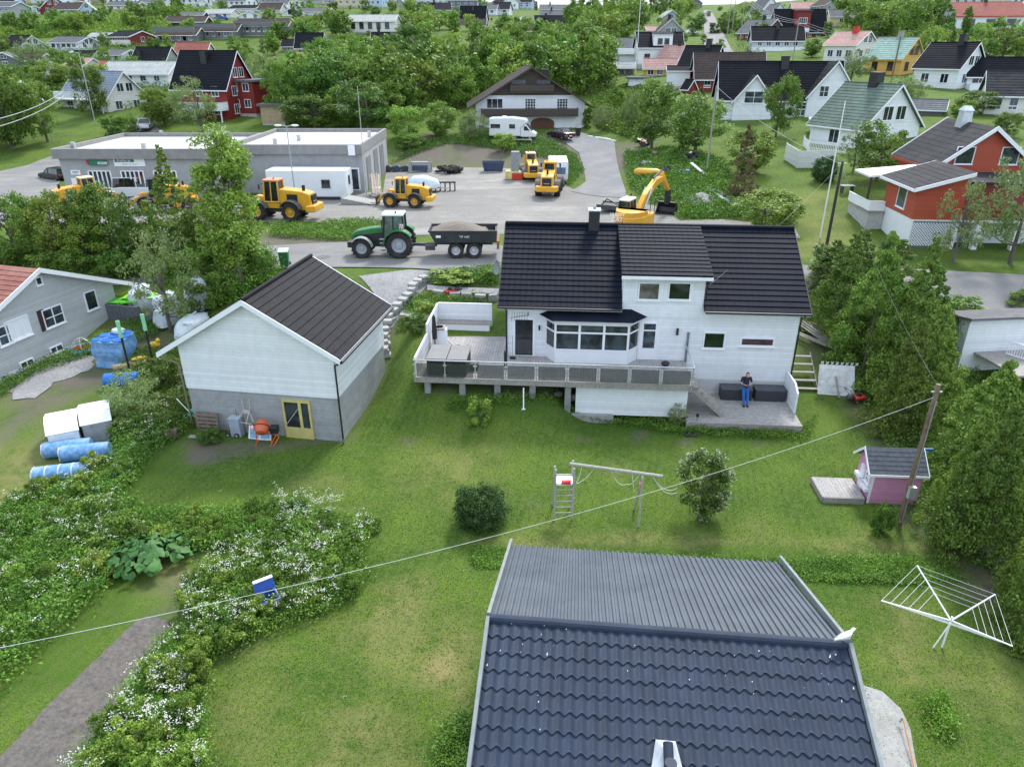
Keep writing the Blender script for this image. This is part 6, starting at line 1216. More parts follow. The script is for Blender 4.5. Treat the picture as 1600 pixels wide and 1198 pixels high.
def tp(key,u,vb,hpx,label,wpx=None,group=None,p=None):
    p=p or G(u,vb); d=dep(p); dr=(vb-599)/F; ang=TH+math.atan(dr); h=hpx*d/F/(math.cos(ang)*1.0+.12*abs(dr)); 
    base={'round':.72,'tall':.5,'wide':.95}; w=1
    if wpx: 
        nat={'tall':.5,'big':.5,'wide':.95,'willow':.95,'farw':.95,'bare':.95,'spruce':.5,'dead':.5,'hedge':.72,'hedge_y':.72}.get(key,.75 if key not in('shrub','lshrub','wshrub','ball') else 1.05); w=(wpx*d/F)/(h*nat)
    return plant(key,p,h,label,w,group)
def inhouse(x,y,mg=1.0):
    for hx,hy,a,b,rz in HOUSES:
        dx=x-hx;dy=y-hy; lx=dx*math.cos(rz)+dy*math.sin(rz); ly=-dx*math.sin(rz)+dy*math.cos(rz)
        if abs(lx)<a+mg and abs(ly)<b+mg: return True
    return False
HUV=[]
def wood(pts,n,h0,h1,keys,label,group,clear=True):
    P=np.array(pts,float); c=0; tries=0; x0,y0=P.min(0);x1,y1=P.max(0)
    while c<n and tries<n*12:
        tries+=1; u,v=U(x0,x1),U(y0,y1)
        if not pip(np.array([u]),np.array([v]),P)[0]: continue
        p=G(u,v); h=U(h0,h1)
        if inhouse(p.x,p.y,h*.25): continue
        if clear:
            # keep facades the photo shows free: no crown straight in front of a house
            bad=False
            for hx,hy,a,b,rz in HOUSES:
                if hy>p.y and hy-p.y<26:
                    t=hx/hy*p.y
                    if abs(p.x-t)<a*.8+h*.25: bad=True;break
            if bad and rnd()<.85: h*=.35
        plant(keys[int(rnd()*len(keys))%len(keys)],p,h,label,U(.85,1.2),group); c+=1
# left row in front of the workshop
g1='trees along the verge in front of the workshop'
tp('wide',30,418,130,'dark leafy tree at the left edge, left of the light green one by the workshop',95)
tp('light',98,420,132,'light green tree below the left end of the grey workshop',90)
tp('rowan',168,412,130,'rowan with white flowers right of the light green tree, hiding a yellow loader',80)
tp('light',126,400,96,'slim light tree in front of the yellow loader at the workshop corner',46); tp('birch',200,400,92,'slim birch between the two flowering rowans',50); tp('rowan',222,418,122,'rowan with white flowers below the black-cabbed loader',80)
tp('spruce',284,368,135,'slender yellow-green spruce in front of the workshop corner',70)
tp('big',378,452,240,'tallest birch, dense and bright, standing just behind the garage',135)
tp('bare',268,520,165,'thin-crowned tree with forked bare trunk left of the garage roof',120)
tp('birch',258,408,70,'low birch in front of the black-cabbed loader wheels',60); tp('birch',322,400,95,'small birch between the forked tree and the tallest birch',75)
tp('dead',305,372,70,'thin brownish spruce right of the yellow-green spruce',45)
tp('light',60,385,70,'low light green bush-like tree between the first two verge trees',60); tp('birch',140,420,80,'low birch below the yellow loader at the workshop corner',70)
for i,(u,v,h,w) in enumerate(((15,430,55,70),(75,432,45,60),(120,435,50,60),(190,432,55,65),(240,430,50,60),(290,432,50,60),(330,440,60,60),(350,470,60,60),(325,490,60,60),(410,440,50,50))): tp('shrub',u,v,h,'rounded green shrub in the thicket along the near side of the road',w,'shrubs of the roadside thicket')
# behind the workshop
for k,u,v,h,w,l in (('wide',492,203,62,105,'broad dense tree right behind the right end of the workshop roof'),('rowan',575,205,85,80,'dark rounded tree behind the workshop flagpole'),('birch',540,198,70,70,'mid green tree between the broad tree and the dark rounded tree'),('light',640,222,62,60,'light green tree on top of the gravel bank'),('light',683,214,62,62,'bright yellow-green tree left of the chalet'),('willow',735,220,50,55,'silvery willow bush left of the motorhome'),('light',785,236,32,38,'small bright bush in front of the motorhome'),('birch',610,190,70,60,'birch behind the gravel bank, right of the dark rounded tree'),('dead',636,180,45,30,'thin brownish young spruce left of the chalet'),
 ('willow',317,208,92,80,'grey-green willow in front of the large dark red house'),('birch',258,196,62,60,'light tree left of the dark red house'),('ball',243,185,35,28,'trimmed dark bush below the light tree by the dark red house'),('shrub',178,212,34,40,'left one of two round bushes by the silver car'),('shrub',203,210,34,34,'right one of two round bushes by the silver car'),
 ('wide',145,182,88,60,'tall loose tree in front of the blue-grey roofed house'),('light',75,222,108,62,'bright green tree on the left beside the street'),('wide',20,235,125,70,'dark tree at the left edge beside the street'),('willow',58,118,62,50,'broad greyish tree among the far left houses'),('birch',90,140,50,60,'tree below the small white gabled house on the far left'),('wide',15,140,45,40,'tree at the left edge below the dark grey gabled house'),
 ('willow',418,150,75,70,'grey-green tree right of the dark red house roof'),('birch',440,190,100,50,'tall grey-green tree beside the small brick shed'),('wide',510,140,90,80,'tall tree covering the ochre house'),('tall',590,120,60,40,'tall pale tree in front of the plain grey roof'),('willow',632,80,45,45,'greyish birch right of the long white house'),
 ('rowan',1018,232,112,70,'bright dense tree at the top end of the junk strip'),('rowan',1085,240,100,90,'large rowan with white flowers right of the bright dense tree'),('wide',1212,214,108,64,'dark dense tree in front of the large white gabled house'),('light',1160,272,80,84,'light green tree behind the brown spruce'),('dead',1160,312,118,55,'brown half-dead spruce beside the mossy roofed house garden'),('light',1192,358,72,110,'low spreading light green tree behind the black main roof'),('bare',1332,270,78,50,'small open tree in front of the white mossy-roofed house'),('rowan',1368,284,100,78,'round rowan between the mossy-roofed house and the orange-red house'),('ball',1288,284,44,44,'dark trimmed hedge bush by the white terrace fence'),('ball',1384,414,44,38,'round bush on the lawn by the road, below the orange-red house'),
 ('bare',1578,412,190,140,'birch with several bare stems at the right edge in front of the orange-red house'),('bare',1487,412,135,90,'open-crowned birch in front of the orange-red house lattice'),('shrub',1120,90,24,26,'round shrub by the hill road'),('willow',1328,130,55,62,'grey-green bush below the pink-roofed white house'),('willow',1412,165,52,70,'dark grey-green bush below the ochre house'),('birch',1520,178,38,60,'round tree below the black roofed white house'),('birch',1500,190,40,44,'low tree left of the right edge house'),('birch',1268,90,32,36,'small tree right of the blue-grey house'),
 ('light',1455,90,52,40,'bright tree between the ochre house and the white black-roofed house'),('tall',1507,58,48,22,'narrow tree in front of the white red-roofed house'),('birch',1570,80,40,60,'tree below the white red-roofed house'),('willow',1160,170,40,50,'bare grey bush in front of the large white house'),('willow',985,205,70,36,'thin grey tree right of the chalet'),('willow',940,205,45,40,'small grey tree next to the chalet wall'),('shrub',918,200,40,20,'slim dark shrub at the chalet corner'),('dead',1090,175,40,40,'grey dry bush left of the large white house'),('rowan',1085,55,36,30,'dense round tree left of the hill road'),('light',640,235,30,50,'low bush on the edge of the gravel bank'),('wide',1570,215,45,50,'bush by the right edge behind the orange-red roof')):
    tp(k,u,v,h,l,w)
# hillside woods
wood([(0,45),(60,38),(130,34),(200,22),(300,14),(330,22),(262,42),(250,50),(150,56),(60,58),(0,62)],42,4,6.5,['far','farw','farl','far'],'broadleaf tree in the long wood at the top left of the picture','trees of the top left wood')
wood([(455,150),(560,110),(640,98),(750,84),(900,86),(960,95),(960,135),(925,150),(730,168),(600,190),(460,190)],75,7,10.5,['far','farw','farl','birch','wide','far'],'broadleaf tree in the wood between the chalet and the upper road','trees of the central wood',clear=False)
wood([(880,50),(920,18),(1085,10),(1090,20),(1075,42),(1010,44),(960,80),(930,90)],45,7,10,['far','farw','far','farl'],'broadleaf tree in the wood left of the hill road','trees of the wood left of the hill road')
wood([(1290,30),(1330,8),(1480,10),(1480,60),(1440,55),(1400,58),(1370,85),(1340,60)],45,7,10,['farw','far','farl','farw'],'broadleaf tree in the wood above the ochre house','trees of the wood above the ochre house')
wood([(300,3),(560,4),(830,6),(830,16),(700,24),(560,22),(520,30),(460,32),(400,14)],30,3.5,6,['far','farw','farl'],'broadleaf tree among the houses along the top edge','trees among the top edge houses')
wood([(630,28),(740,46),(750,62),(640,78),(625,55)],18,5,8,['far','farw','farl'],'broadleaf tree below the upper road','trees below the upper road')
wood([(395,62),(450,45),(540,40),(545,64),(500,75),(420,100)],22,5,7,['far','farl','farw'],'broadleaf tree between the row houses and the long white house','trees by the row houses')
wood([(1125,40),(1180,10),(1195,40),(1200,60),(1170,90),(1140,60)],16,3,6,['far','farw','shrub'],'tree or bush on the slope right of the hill road','bushes right of the hill road')
wood([(0,80),(300,75),(300,130),(200,160),(0,150)],34,3,5.5,['far','farw','farl','shrub'],'small tree in the gardens of the left hillside','garden trees of the left hillside')
wood([(930,150),(980,140),(1060,160),(1100,190),(1060,215),(960,200)],8,2,3.5,['shrub','lshrub'],'garden shrub on the green slope right of the chalet','shrubs on the slope right of the chalet')
wood([(1470,40),(1600,60),(1600,110),(1560,95),(1460,110)],14,4,6,['farl','far','farw'],'small tree on the right hillside below the red-roofed house','garden trees of the right hillside')
wood([(-40,165),(90,165),(60,210),(0,240),(-60,240)],12,5,8,['farw','far'],'tree beside the left street above the workshop','trees beside the left street')
wood([(400,0),(900,-2),(1100,2),(1500,-3),(1500,3),(1000,8),(400,4)],30,6,9,['far','farw'],'distant broadleaf tree on the skyline','distant trees on the skyline',clear=False)
wood([(0,-2),(400,-2),(400,4),(0,10)],22,6,9,['far','farw'],'distant broadleaf tree at the top left skyline','distant trees at the top left',clear=False)
wood([(0,0),(1600,0),(1600,75),(1100,75),(1000,120),(930,60),(640,60),(450,130),(400,150),(330,60),(0,150)],170,2.2,4.5,['far','farw','farl','shrub','lshrub'],'small tree or bush in the gardens between the hillside houses','garden trees between the hillside houses')
# right-hand conifer belt
gC='conifers of the tall hedge on the right'
for k,u,v,h,w,l in (('hedge',1300,520,150,95,'conifer next to the right end of the white house, by the pile of planks'),('hedge_y',1345,590,215,110,'tall yellowish conifer behind the white lattice panel'),('hedge',1330,470,110,90,'conifer at the roadside end of the belt'),('hedge',1395,600,215,110,'dark green conifer right of the tall yellowish one'),('hedge',1432,560,140,100,'conifer left of the white shed, nearest the road verge'),('hedge_y',1400,680,180,95,'conifer above the pink playhouse'),('hedge',1450,655,170,110,'conifer left of the terrace rail of the white shed'),('hedge',1290,450,75,80,'low conifer at the roof corner of the white house'),
 ('hedge',1515,750,190,130,'broad conifer right of the leaning wooden pole'),('hedge',1575,770,180,150,'broad conifer at the right edge below the shed terrace'),('hedge_y',1492,835,190,100,'yellowish conifer low down beside the leaning wooden pole'),('hedge',1530,880,230,130,'bluish green conifer above the clothes dryer'),('hedge_y',1600,860,240,130,'yellowish conifer at the right edge above the dryer'),('hedge',1620,1010,260,130,'lowest conifer at the right edge beside the dryer'),('hedge_y',1590,940,170,90,'small light conifer in front of the right edge fence'),('hedge',1370,520,120,90,'conifer in the middle of the belt near the road'),('hedge',1390,470,95,90,'low rounded conifer near the road, left of the shed'),('hedge',1640,800,180,160,'large conifer partly outside the right edge')):
    tp(k,u,v,h,l,w,gC)
tp('wshrub',1300,428,50,'pale flowering shrub by the road beside the roof corner',75); tp('wshrub',1345,445,40,'flowering shrub at the road edge right of the dark pole',60)
tp('shrub',1500,490,32,'low shrub behind the white shed',70); tp('lshrub',1590,478,26,'light shrub at the foot of the reflective road marker',60); tp('lshrub',1430,478,26,'small light shrub on the verge right of the belt',60)
# garden
tp('ball',748,820,62,'dense dark green ball-shaped bush on the lawn',94); tp('wtall',1094,812,112,'upright bush covered in white flowers right of the swing frame',92); tp('lshrub',745,664,46,'small bright bush below the left end of the deck',46); tp('shrub',1376,834,58,'dark shrub growing against the pink playhouse',42)
tp('willow',1058,664,38,'tall pale perennial clump at the corner of the low platform',36); tp('shrub',650,515,26,'small heather-like shrub on the lawn beside the stone wall',50); tp('lshrub',665,490,22,'low bush between the stone steps and the deck',50)
tp('willow',215,655,85,'grey-green willow bush left of the garage by the black post base',90); tp('shrub',262,610,60,'green bush at the left wall of the garage',60); tp('shrub',330,690,26,'small plant in the bare earth in front of the pallets',40)
tp('shrub',765,438,24,'leafy hedge end by the main house gable',40); tp('lshrub',710,442,20,'low bright hedge along the driveway edge',80)
def scatter(pts,n,seed=0,world=False):
    P=pts if world else poly(*pts); rg=np.random.default_rng(seed); lo=P.min(0);hi=P.max(0); out=[]; tot=0
    while tot<n:
        q=rg.uniform(lo,hi,(n*2,2)); q=q[pip(q[:,0],q[:,1],P)]; out.append(q); tot+=len(q)
        if len(out)>60: break
    q=np.concatenate(out)[:n]; return q,rg
def weeds(name,label,pts,n,h,leaf,mat,seed,cat='undergrowth',clump=.35):
    q,rg=scatter(pts,n,seed); q=q+rg.normal(size=q.shape)*np.maximum(.1,h*.3)
    cl=vn(q[:,0],q[:,1],1.3,seed)*.6+vn(q[:,0],q[:,1],3.1,seed+5)*.4; z=HT(q[:,0],q[:,1]); hh=rg.uniform(0,1,len(q))**.6*h*(.3+1.1*cl)
    C=np.column_stack([q,z+hh]); V=quads(C,leaf,rg,None,el=1.1,up=.6); tag(link(name,npmesh(name,V,fq(len(C)),mat)),label,cat,kind='stuff'); return C
def umbels(name,label,pts,n,h0,h1,seed,s=.028):
    q,rg=scatter(pts,n,seed); k=vn(q[:,0],q[:,1],.8,seed+2)*.6+vn(q[:,0],q[:,1],2.2,seed+3)*.4; q=q[k>np.quantile(k,.45)]; z=HT(q[:,0],q[:,1])+rg.uniform(h0,h1,len(q))
    P=np.column_stack([q,z])[:,None,:]+rg.normal(size=(len(q),9,3))*np.array([.06,.06,.015]); P=P.reshape(-1,3); V=quads(P,s,rg,up=2.5,el=.8)
    tag(link(name,npmesh(name,V,fq(len(P)),BLOS)),label,'flowers',kind='stuff')
LW=leafmat('weed_leaves',(.05,.13,.016),(.21,.35,.05)); LG_=leafmat('long_grass',(.065,.155,.015),(.2,.34,.045)); LR=leafmat('rhubarb_leaves',(.035,.13,.03),(.09,.25,.055),trans=.15)
A1=[(0,800),(70,775),(140,750),(185,720),(185,650),(215,625),(260,690),(215,745),(190,790),(215,830),(170,900),(170,930),(60,1020),(0,1080),(-40,1080),(-40,800)]
A2=[(190,805),(320,803),(480,800),(585,828),(570,850),(430,848),(330,860),(230,880),(180,870)]
A3=[(310,895),(370,868),(450,862),(570,842),(578,900),(520,960),(440,985),(350,1030),(300,1020),(290,940)]
A4=[(262,1000),(320,1020),(325,1120),(325,1230),(105,1230),(190,1110)]
WF=leafmat('woodland_leaves',(.05,.12,.012),(.22,.35,.05))
weeds('undergrowth','tangle of green undergrowth left of the soil bed',A1,42000,.75,.05,LW,1); weeds('undergrowth','green undergrowth behind the rhubarb',A2,22000,.6,.05,LW,2); weeds('undergrowth','green undergrowth around the blue compost box',A3,24000,.65,.045,LW,3); weeds('undergrowth','green undergrowth right of the soil bed',A4,20000,.55,.04,LW,4)
weeds('undergrowth','weeds along the left wall of the garage',[(190,560),(300,545),(310,600),(315,668),(250,700),(180,690),(215,640)],26000,.7,.05,LW,5)
weeds('long_grass','long dark grass on the bank behind the blue roofed house',[(740,858),(830,864),(1000,868),(1240,880),(1420,872),(1500,905),(1440,915),(1240,908),(1225,885),(1000,872),(800,868),(775,890),(740,885)],30000,.2,.035,LW,6)
weeds('long_grass','tall grass and nettles under the white house deck edge',[(700,628),(800,622),(880,640),(900,628),(1070,632),(1075,652),(1075,664),(1255,672),(1275,650),(1262,690),(1070,682),(900,650),(700,645)],16000,.35,.045,LG_,7)
weeds('long_grass','grassy tangle of the junk strip right of the gravel yard',[(985,295),(975,240),(1060,235),(1130,255),(1150,300),(1250,352),(1130,342),(1062,343),(1060,320),(1020,318)],40000,.7,.1,LG_,8)
weeds('long_grass','green weeds on the verge behind the tractor',[(425,352),(480,355),(560,348),(620,352),(560,378),(540,378),(425,372)],14000,.55,.07,LG_,9)
weeds('long_grass','grass on the bank edge below the chalet',[(610,258),(660,225),(760,205),(862,222),(900,245),(912,268),(890,292),(875,282),(858,250),(790,235),(700,225),(640,245)],26000,.5,.09,LG_,10)
weeds('long_grass','bright hedge and weeds beside the driveway top',[(660,438),(780,424),(780,446),(690,452)],9000,.7,.05,LG_,11); weeds('long_grass','rockery plants on both sides of the stone steps',[(640,468),(700,455),(780,470),(690,480),(660,500),(640,510),(620,520)],9000,.35,.05,LW,12)
weeds('long_grass','green slope of weeds beside the chalet',[(925,150),(990,130),(1060,165),(1000,225),(980,215),(930,200)],30000,.6,.16,LG_,13); weeds('undergrowth','thicket under the roadside trees',[(0,385),(330,385),(420,400),(440,440),(360,480),(330,470),(250,440),(0,430)],46000,1.0,.08,LW,14)
weeds('undergrowth','weeds at the foot of the grey house wall',[(0,600),(60,572),(150,535),(200,505),(270,505),(240,530),(150,555),(60,585),(0,625)],12000,.45,.045,LW,15)
weeds('undergrowth','undergrowth below the conifer belt',[(1270,470),(1320,440),(1450,520),(1600,640),(1600,930),(1500,880),(1420,790),(1360,650),(1290,560)],40000,.5,.06,LW,16)
weeds('long_grass','tufts beside the curved stone wall',[(1440,1100),(1480,1095),(1490,1150),(1460,1160)],2500,.4,.035,LG_,17); weeds('undergrowth','bush leaves at the lower left corner of the blue roofed house',[(690,1150),(735,1120),(740,1230),(680,1230)],5000,.5,.04,LW,18)
weeds('lawn_grass','short mown grass blades of the garden lawn',[(230,860),(330,700),(560,690),(600,560),(1060,655),(1270,690),(1350,640),(1480,860),(1600,960),(1600,1230),(330,1230),(340,1040),(560,930),(590,800),(220,760)],150000,.035,.022,leafmat('lawn_blades',(.04,.11,.008),(.17,.28,.03)),51,'grass')
umbels('cow_parsley','white cow parsley flowers left of the soil bed',A1,480,.7,1.15,21); umbels('cow_parsley','white cow parsley flowers around the blue compost box',A3,480,.6,1.2,22); umbels('cow_parsley','white cow parsley flowers at the right end behind the rhubarb',[(430,780),(585,800),(590,850),(430,850)],240,.5,.9,23); umbels('cow_parsley','white cow parsley flowers right of the soil bed',A4,420,.5,1.0,24)
umbels('cow_parsley','white flowers in the weeds beside the garage',[(200,600),(300,600),(310,660),(230,740),(180,680)],160,.6,1.0,25); umbels('daisies','small daisies scattered on the lawn',[(560,850),(1600,850),(1600,1198),(560,1198),(300,720),(560,640)],60,.02,.06,26,.016)
def bushes(pts,n,h0,h1,keys,label,group,seed):
    q,rg=scatter(pts,n*6,seed); used=[]
    for x,y in q:
        if len(used)>=n: break
        if all(math.hypot(x-a,y-b)>.75 for a,b in used):
            used.append((x,y)); plant(keys[int(rnd()*len(keys))%len(keys)],(x,y,H(x,y)),U(h0,h1),label,U(.8,1.05),group)
bushes(A1,32,.8,1.4,['lshrub','shrub','lshrub','wshrub'],'currant bush in the dense planting left of the soil bed','currant bushes left of the soil bed',31)
bushes(A2,20,.7,1.05,['lshrub','shrub','shrub'],'currant bush in the row behind the rhubarb','currant bushes behind the rhubarb',32)
bushes(A3,24,.8,1.2,['lshrub','wshrub','lshrub','shrub'],'currant bush in the flowering patch around the blue compost box','currant bushes around the compost box',33)
bushes(A4,18,.9,1.4,['lshrub','lshrub','shrub'],'currant bush in the row right of the soil bed','currant bushes right of the soil bed',34)
def brush(label,pts,n,seed,h=1.8,leaf=.2): weeds('woodland_brush',label,pts,n,h,leaf,WF,seed,'woodland')
brush('dense brush under the trees of the central wood',[(445,195),(450,140),(560,108),(640,95),(750,82),(900,84),(960,94),(960,140),(925,150),(730,170),(600,192)],60000,41)
brush('dense brush under the trees of the top left wood',[(0,62),(0,44),(130,32),(300,12),(340,22),(262,44),(250,53),(150,58)],45000,42,1.5,.24)
brush('dense brush left of the hill road',[(870,50),(900,10),(1095,6),(1092,20),(1078,44),(1010,46),(960,86),(920,95)],45000,43,2.5,.3)
brush('dense brush above the ochre house',[(1285,32),(1330,5),(1485,8),(1485,62),(1440,58),(1370,88),(1335,60)],40000,44,2.0,.24)
brush('dense brush along the top edge',[(300,0),(560,3),(830,4),(835,18),(700,26),(560,24),(520,34),(460,36),(400,14)],26000,45,1.2,.22)
brush('brush between the left hillside houses',[(0,75),(250,72),(300,100),(260,200),(160,160),(0,200)],26000,46,1.2,.16)
brush('brush right of the hill road',[(1122,35),(1180,5),(1200,30),(1190,95),(1165,110),(1140,60)],16000,47,1.6,.2)
# rhubarb
rp=G(236,880); RB=thing('rhubarb_plant','large rhubarb with broad dark green leaves at the end of the soil bed','plant',tuple(rp)); rg=np.random.default_rng(5)
V=[];Fs=[]; st=MB()
for i in range(230):
    a=rg.uniform(0,2*PI); r=rg.uniform(.1,1.35)**.9; z=.75-.32*(r/1.35)**2+rg.uniform(-.12,.12); c=Vector((r*math.cos(a)*1.1,r*math.sin(a)*.95,z)); s=rg.uniform(.11,.2); nrm=Vector((math.cos(a)*.5+rg.normal()*.25,math.sin(a)*.5+rg.normal()*.25,1)).normalized(); e1=nrm.cross(Vector((math.sin(a),-math.cos(a),.1))).normalized(); e2=nrm.cross(e1); n0=len(V); V.append(c+nrm*.0)
    for k in range(9): t=2*PI*k/9; rr=s*(1+.18*math.sin(3*t+i)+(.25 if k==0 else 0)); V.append(c+e1*rr*math.cos(t)+e2*rr*math.sin(t)+nrm*(.04*math.sin(2*t+i)-.03))
    for k in range(9): Fs.append((n0,n0+1+k,n0+1+(k+1)%9))
    if i%3==0: st.cyl((r*.2*math.cos(a),r*.2*math.sin(a),0),tuple(c),.015,.01,5,False)
m=MB(); m.add(V,Fs); m.build('leaves',LR,RB,smooth=True); st.build('stalks',M('rhubarb_stalk',(.2,.08,.06),.6),RB)
# ---------------- person on the platform
def blob(name,parts,mat,par,vox=.012,sm=3):
    m=MB()
    for p in parts:
        a,b,r0,r1=p; m.cyl(a,b,r0,r1,12); m.ell(a,(r0,r0,r0),12,8); m.ell(b,(r1,r1,r1),12,8)
    o=m.build(name,mat,par); r=o.modifiers.new('remesh','REMESH'); r.mode='VOXEL'; r.voxel_size=vox; r.use_smooth_shade=True; s=o.modifiers.new('smooth','SMOOTH'); s.iterations=sm; s.factor=.5; return o
fx,_=onY(LD,1166,622,yw-1.45); PP=thing('person','man in navy T-shirt and bright blue trousers leaning on the storage box with a phone','person',tuple(LD.matrix_basis@Vector((fx,yw-1.42,.452))),RZ)
SK=M('skin',(.5,.29,.2),.6,var=.08); SHT=M('navy_cotton',(.015,.02,.045),.85,var=.2,bump=.1); TRO=M('blue_cotton',(.02,.11,.34),.85,var=.2,bump=.1); HR=M('short_brown_hair',(.06,.035,.02),.9,var=.3)
bp=[((0,.4,.86),(0,.43,1.12),.13,.14),((0,.43,1.12),(0,.42,1.36),.15,.12),((-.15,.42,1.38),(.15,.42,1.38),.06,.06),((0,.41,1.38),(0,.34,1.5),.06,.055),((0,.31,1.55),(0,.3,1.62),.085,.085),((0,.25,1.53),(0,.24,1.55),.06,.06),((0,.175,1.55),(0,.17,1.54),.016,.014)]
for s in(-1,1):
    bp+=[((s*.2,.42,1.37),(s*.27,.36,1.1),.05,.04),((s*.27,.36,1.1),(s*.08,.13,1.08),.038,.026),((s*.08,.13,1.08),(s*.05,.07,1.1),.03,.026),((s*.085,.3,1.57),(s*.092,.31,1.59),.018,.02)]
    for k in range(4): bp.append(((s*.05,.065,1.08+k*.018),(s*(.01+.004*k),.04,1.075+k*.02),.0095,.008))
    bp.append(((s*.06,.09,1.13),(s*.02,.075,1.15),.01,.009))
    bp+=[((s*.09,.38,.84),(s*.1,.14,.47),.085,.058),((s*.1,.14,.47),(s*.09,-.06,.1),.056,.038),((s*.09,-.06,.07),(s*.1,-.2,.04),.042,.035)]
blob('body',bp,SK,PP,.009)
blob('shirt',[((0,.4,.9),(0,.43,1.12),.15,.158),((0,.43,1.12),(0,.42,1.35),.165,.135),((-.17,.42,1.37),(.17,.42,1.37),.072,.072)]+[((s*.2,.42,1.37),(s*.245,.385,1.2),.066,.06) for s in(-1,1)],SHT,PP)
blob('trousers',[((-.06,.39,.84),(.06,.39,.84),.135,.135)]+sum([[((s*.09,.38,.82),(s*.1,.14,.47),.1,.075),((s*.1,.14,.47),(s*.09,-.05,.12),.073,.06)] for s in(-1,1)],[]),TRO,PP)
for s in(-1,1): blob('shoe',[((s*.09,-.03,.055),(s*.1,-.2,.045),.052,.045)],BLACK,PP)
blob('hair',[((0,.33,1.6),(0,.32,1.655),.09,.08),((0,.37,1.56),(0,.36,1.62),.07,.07)],HR,PP)
m=MB()
for s in(-1,1): m.ell((s*.032,.205,1.575),(.012,.008,.008),8,6)
m.build('eye',M('eye_dark',(.03,.02,.02),.4),PP)
p=PP.matrix_basis@Vector((0,.045,1.13)); t=thing('phone','black phone held in both hands by the man on the platform','phone',tuple(p),RZ); m=MB(); m.box((0,0,0),(.075,.012,.15),0,R(-35)); m.build('case',BLACK,t,bev=.003); m=MB(); m.box((0,.006,.004),(.068,.004,.14),0,R(-35)); m.build('screen',CARGL,t)
# ---------------- things on the upper deck
def dk(u,v,z=2.27): return PZ(u,v,z)
def at(name,label,cat,p,rz=0,group=None): return thing(name,label,cat,tuple(p),rz,group)
p=dk(700,588,2.27); t=at('hot_tub','square dark hot tub with folded grey lid at the left end of the deck','hot tub',p+Vector((0,.95,0)),RZ); 
m=MB(); m.bx(-.98,.98,-.9,.9,0,.82); m.build('shell',M('dark_brown_panel',(.03,.026,.024),.6,bands=.12,bdir='X'),t,bev=.05)
for s in(-1,1): m=MB(); m.bx(min(s*.01,s*1.02),max(s*.01,s*1.02),-.95,.95,.823,.93); m.build('lid',M('grey_vinyl',(.17,.17,.165),.6,var=.12),t,bev=.04)
m=MB(); m.bx(1.05,1.45,-.2,.3,0,.35); m.build('step',BLACK,t)
p=dk(688,540); t=at('heat_pump','white outdoor unit standing against the left privacy wall','heat pump',p,RZ+.1); m=MB(); m.bx(-.4,.4,-.25,.25,.1,1.0); m.build('casing',WHITE,t,bev=.03); m=MB(); m.bx(-.3,.3,-.3,.3,1.0,1.1); m.lathe([(.02,.0),(.2,.0),(.22,.03)],12,(0,0,1.1)); m.build('top_tray',WOODG,t)
m=MB(); m.tube([(.4,0,.3),(.7,-.2,.05),(1.0,.1,.02),(1.2,-.3,.02),(1.5,0,.02)],.015); m.build('cable',BLACK,t)
p=dk(680,545); t=at('parasol','closed black parasol in front of the white outdoor unit','parasol',p); m=MB(); m.cyl((0,0,0),(0,0,.6),.03); m.build('pole',BLACK,t); m=MB(); m.lathe([(.05,.55),(.13,.6),(.14,1.0),(.09,1.8),(.02,1.95)],10); m.build('canopy',BLACK,t); m=MB(); m.lathe([(.0,.08),(.22,.07),(.25,0)],14); m.build('base',DARK,t)
p=dk(790,592); t=at('parasol','slim black closed parasol behind the glass railing','parasol',p+Vector((0,.3,0))); m=MB(); m.cyl((0,0,0),(0,0,.4),.03); m.build('pole',BLACK,t); m=MB(); m.lathe([(.05,.35),(.08,.4),(.08,1.3),(.02,1.4)],10); m.build('canopy',BLACK,t)
p=dk(801,560); t=at('broom','thin dark broom leaning beside the patio door','broom',p-Vector((.0,.05,0))); m=MB(); m.cyl((0,0,.1),(0,.05,1.3),.014); m.build('handle',WOODG,t); m=MB(); m.bx(-.15,.15,-.03,.03,0,.12); m.build('head',BLACK,t)
p=dk(1039,574); t=at('grill','small round black grill on the deck near the white door','grill',p); m=MB(); m.ell((0,0,.22),(.22,.22,.14),12,8); m.build('bowl',BLACK,t); 
for k in range(3): m=MB(); m.cyl((.1*math.cos(k*2.1),.1*math.sin(k*2.1),.1),(.18*math.cos(k*2.1),.18*math.sin(k*2.1),0),.01); m.build('leg',BLACK,t)
t=at('garden_lantern','thin black lantern stake in front of the low platform','lantern',G(1087,672)); m=MB(); m.cyl((0,0,0),(0,0,.75),.012); m.build('stake',BLACK,t); m=MB(); m.bx(-.06,.06,-.06,.06,.72,.86); m.build('lamp',BLACK,t)
t=at('door_mat','dark mat lying on the grass by the low platform','mat',G(1077,680)+Vector((0,0,.06))); m=MB(); m.bx(-.25,.3,-.2,.2,0,.05); m.build('mat',DARK,t); m=MB(); m.bx(-.2,.25,-.15,.15,.052,.06); m.build('rib',BLACK,t)
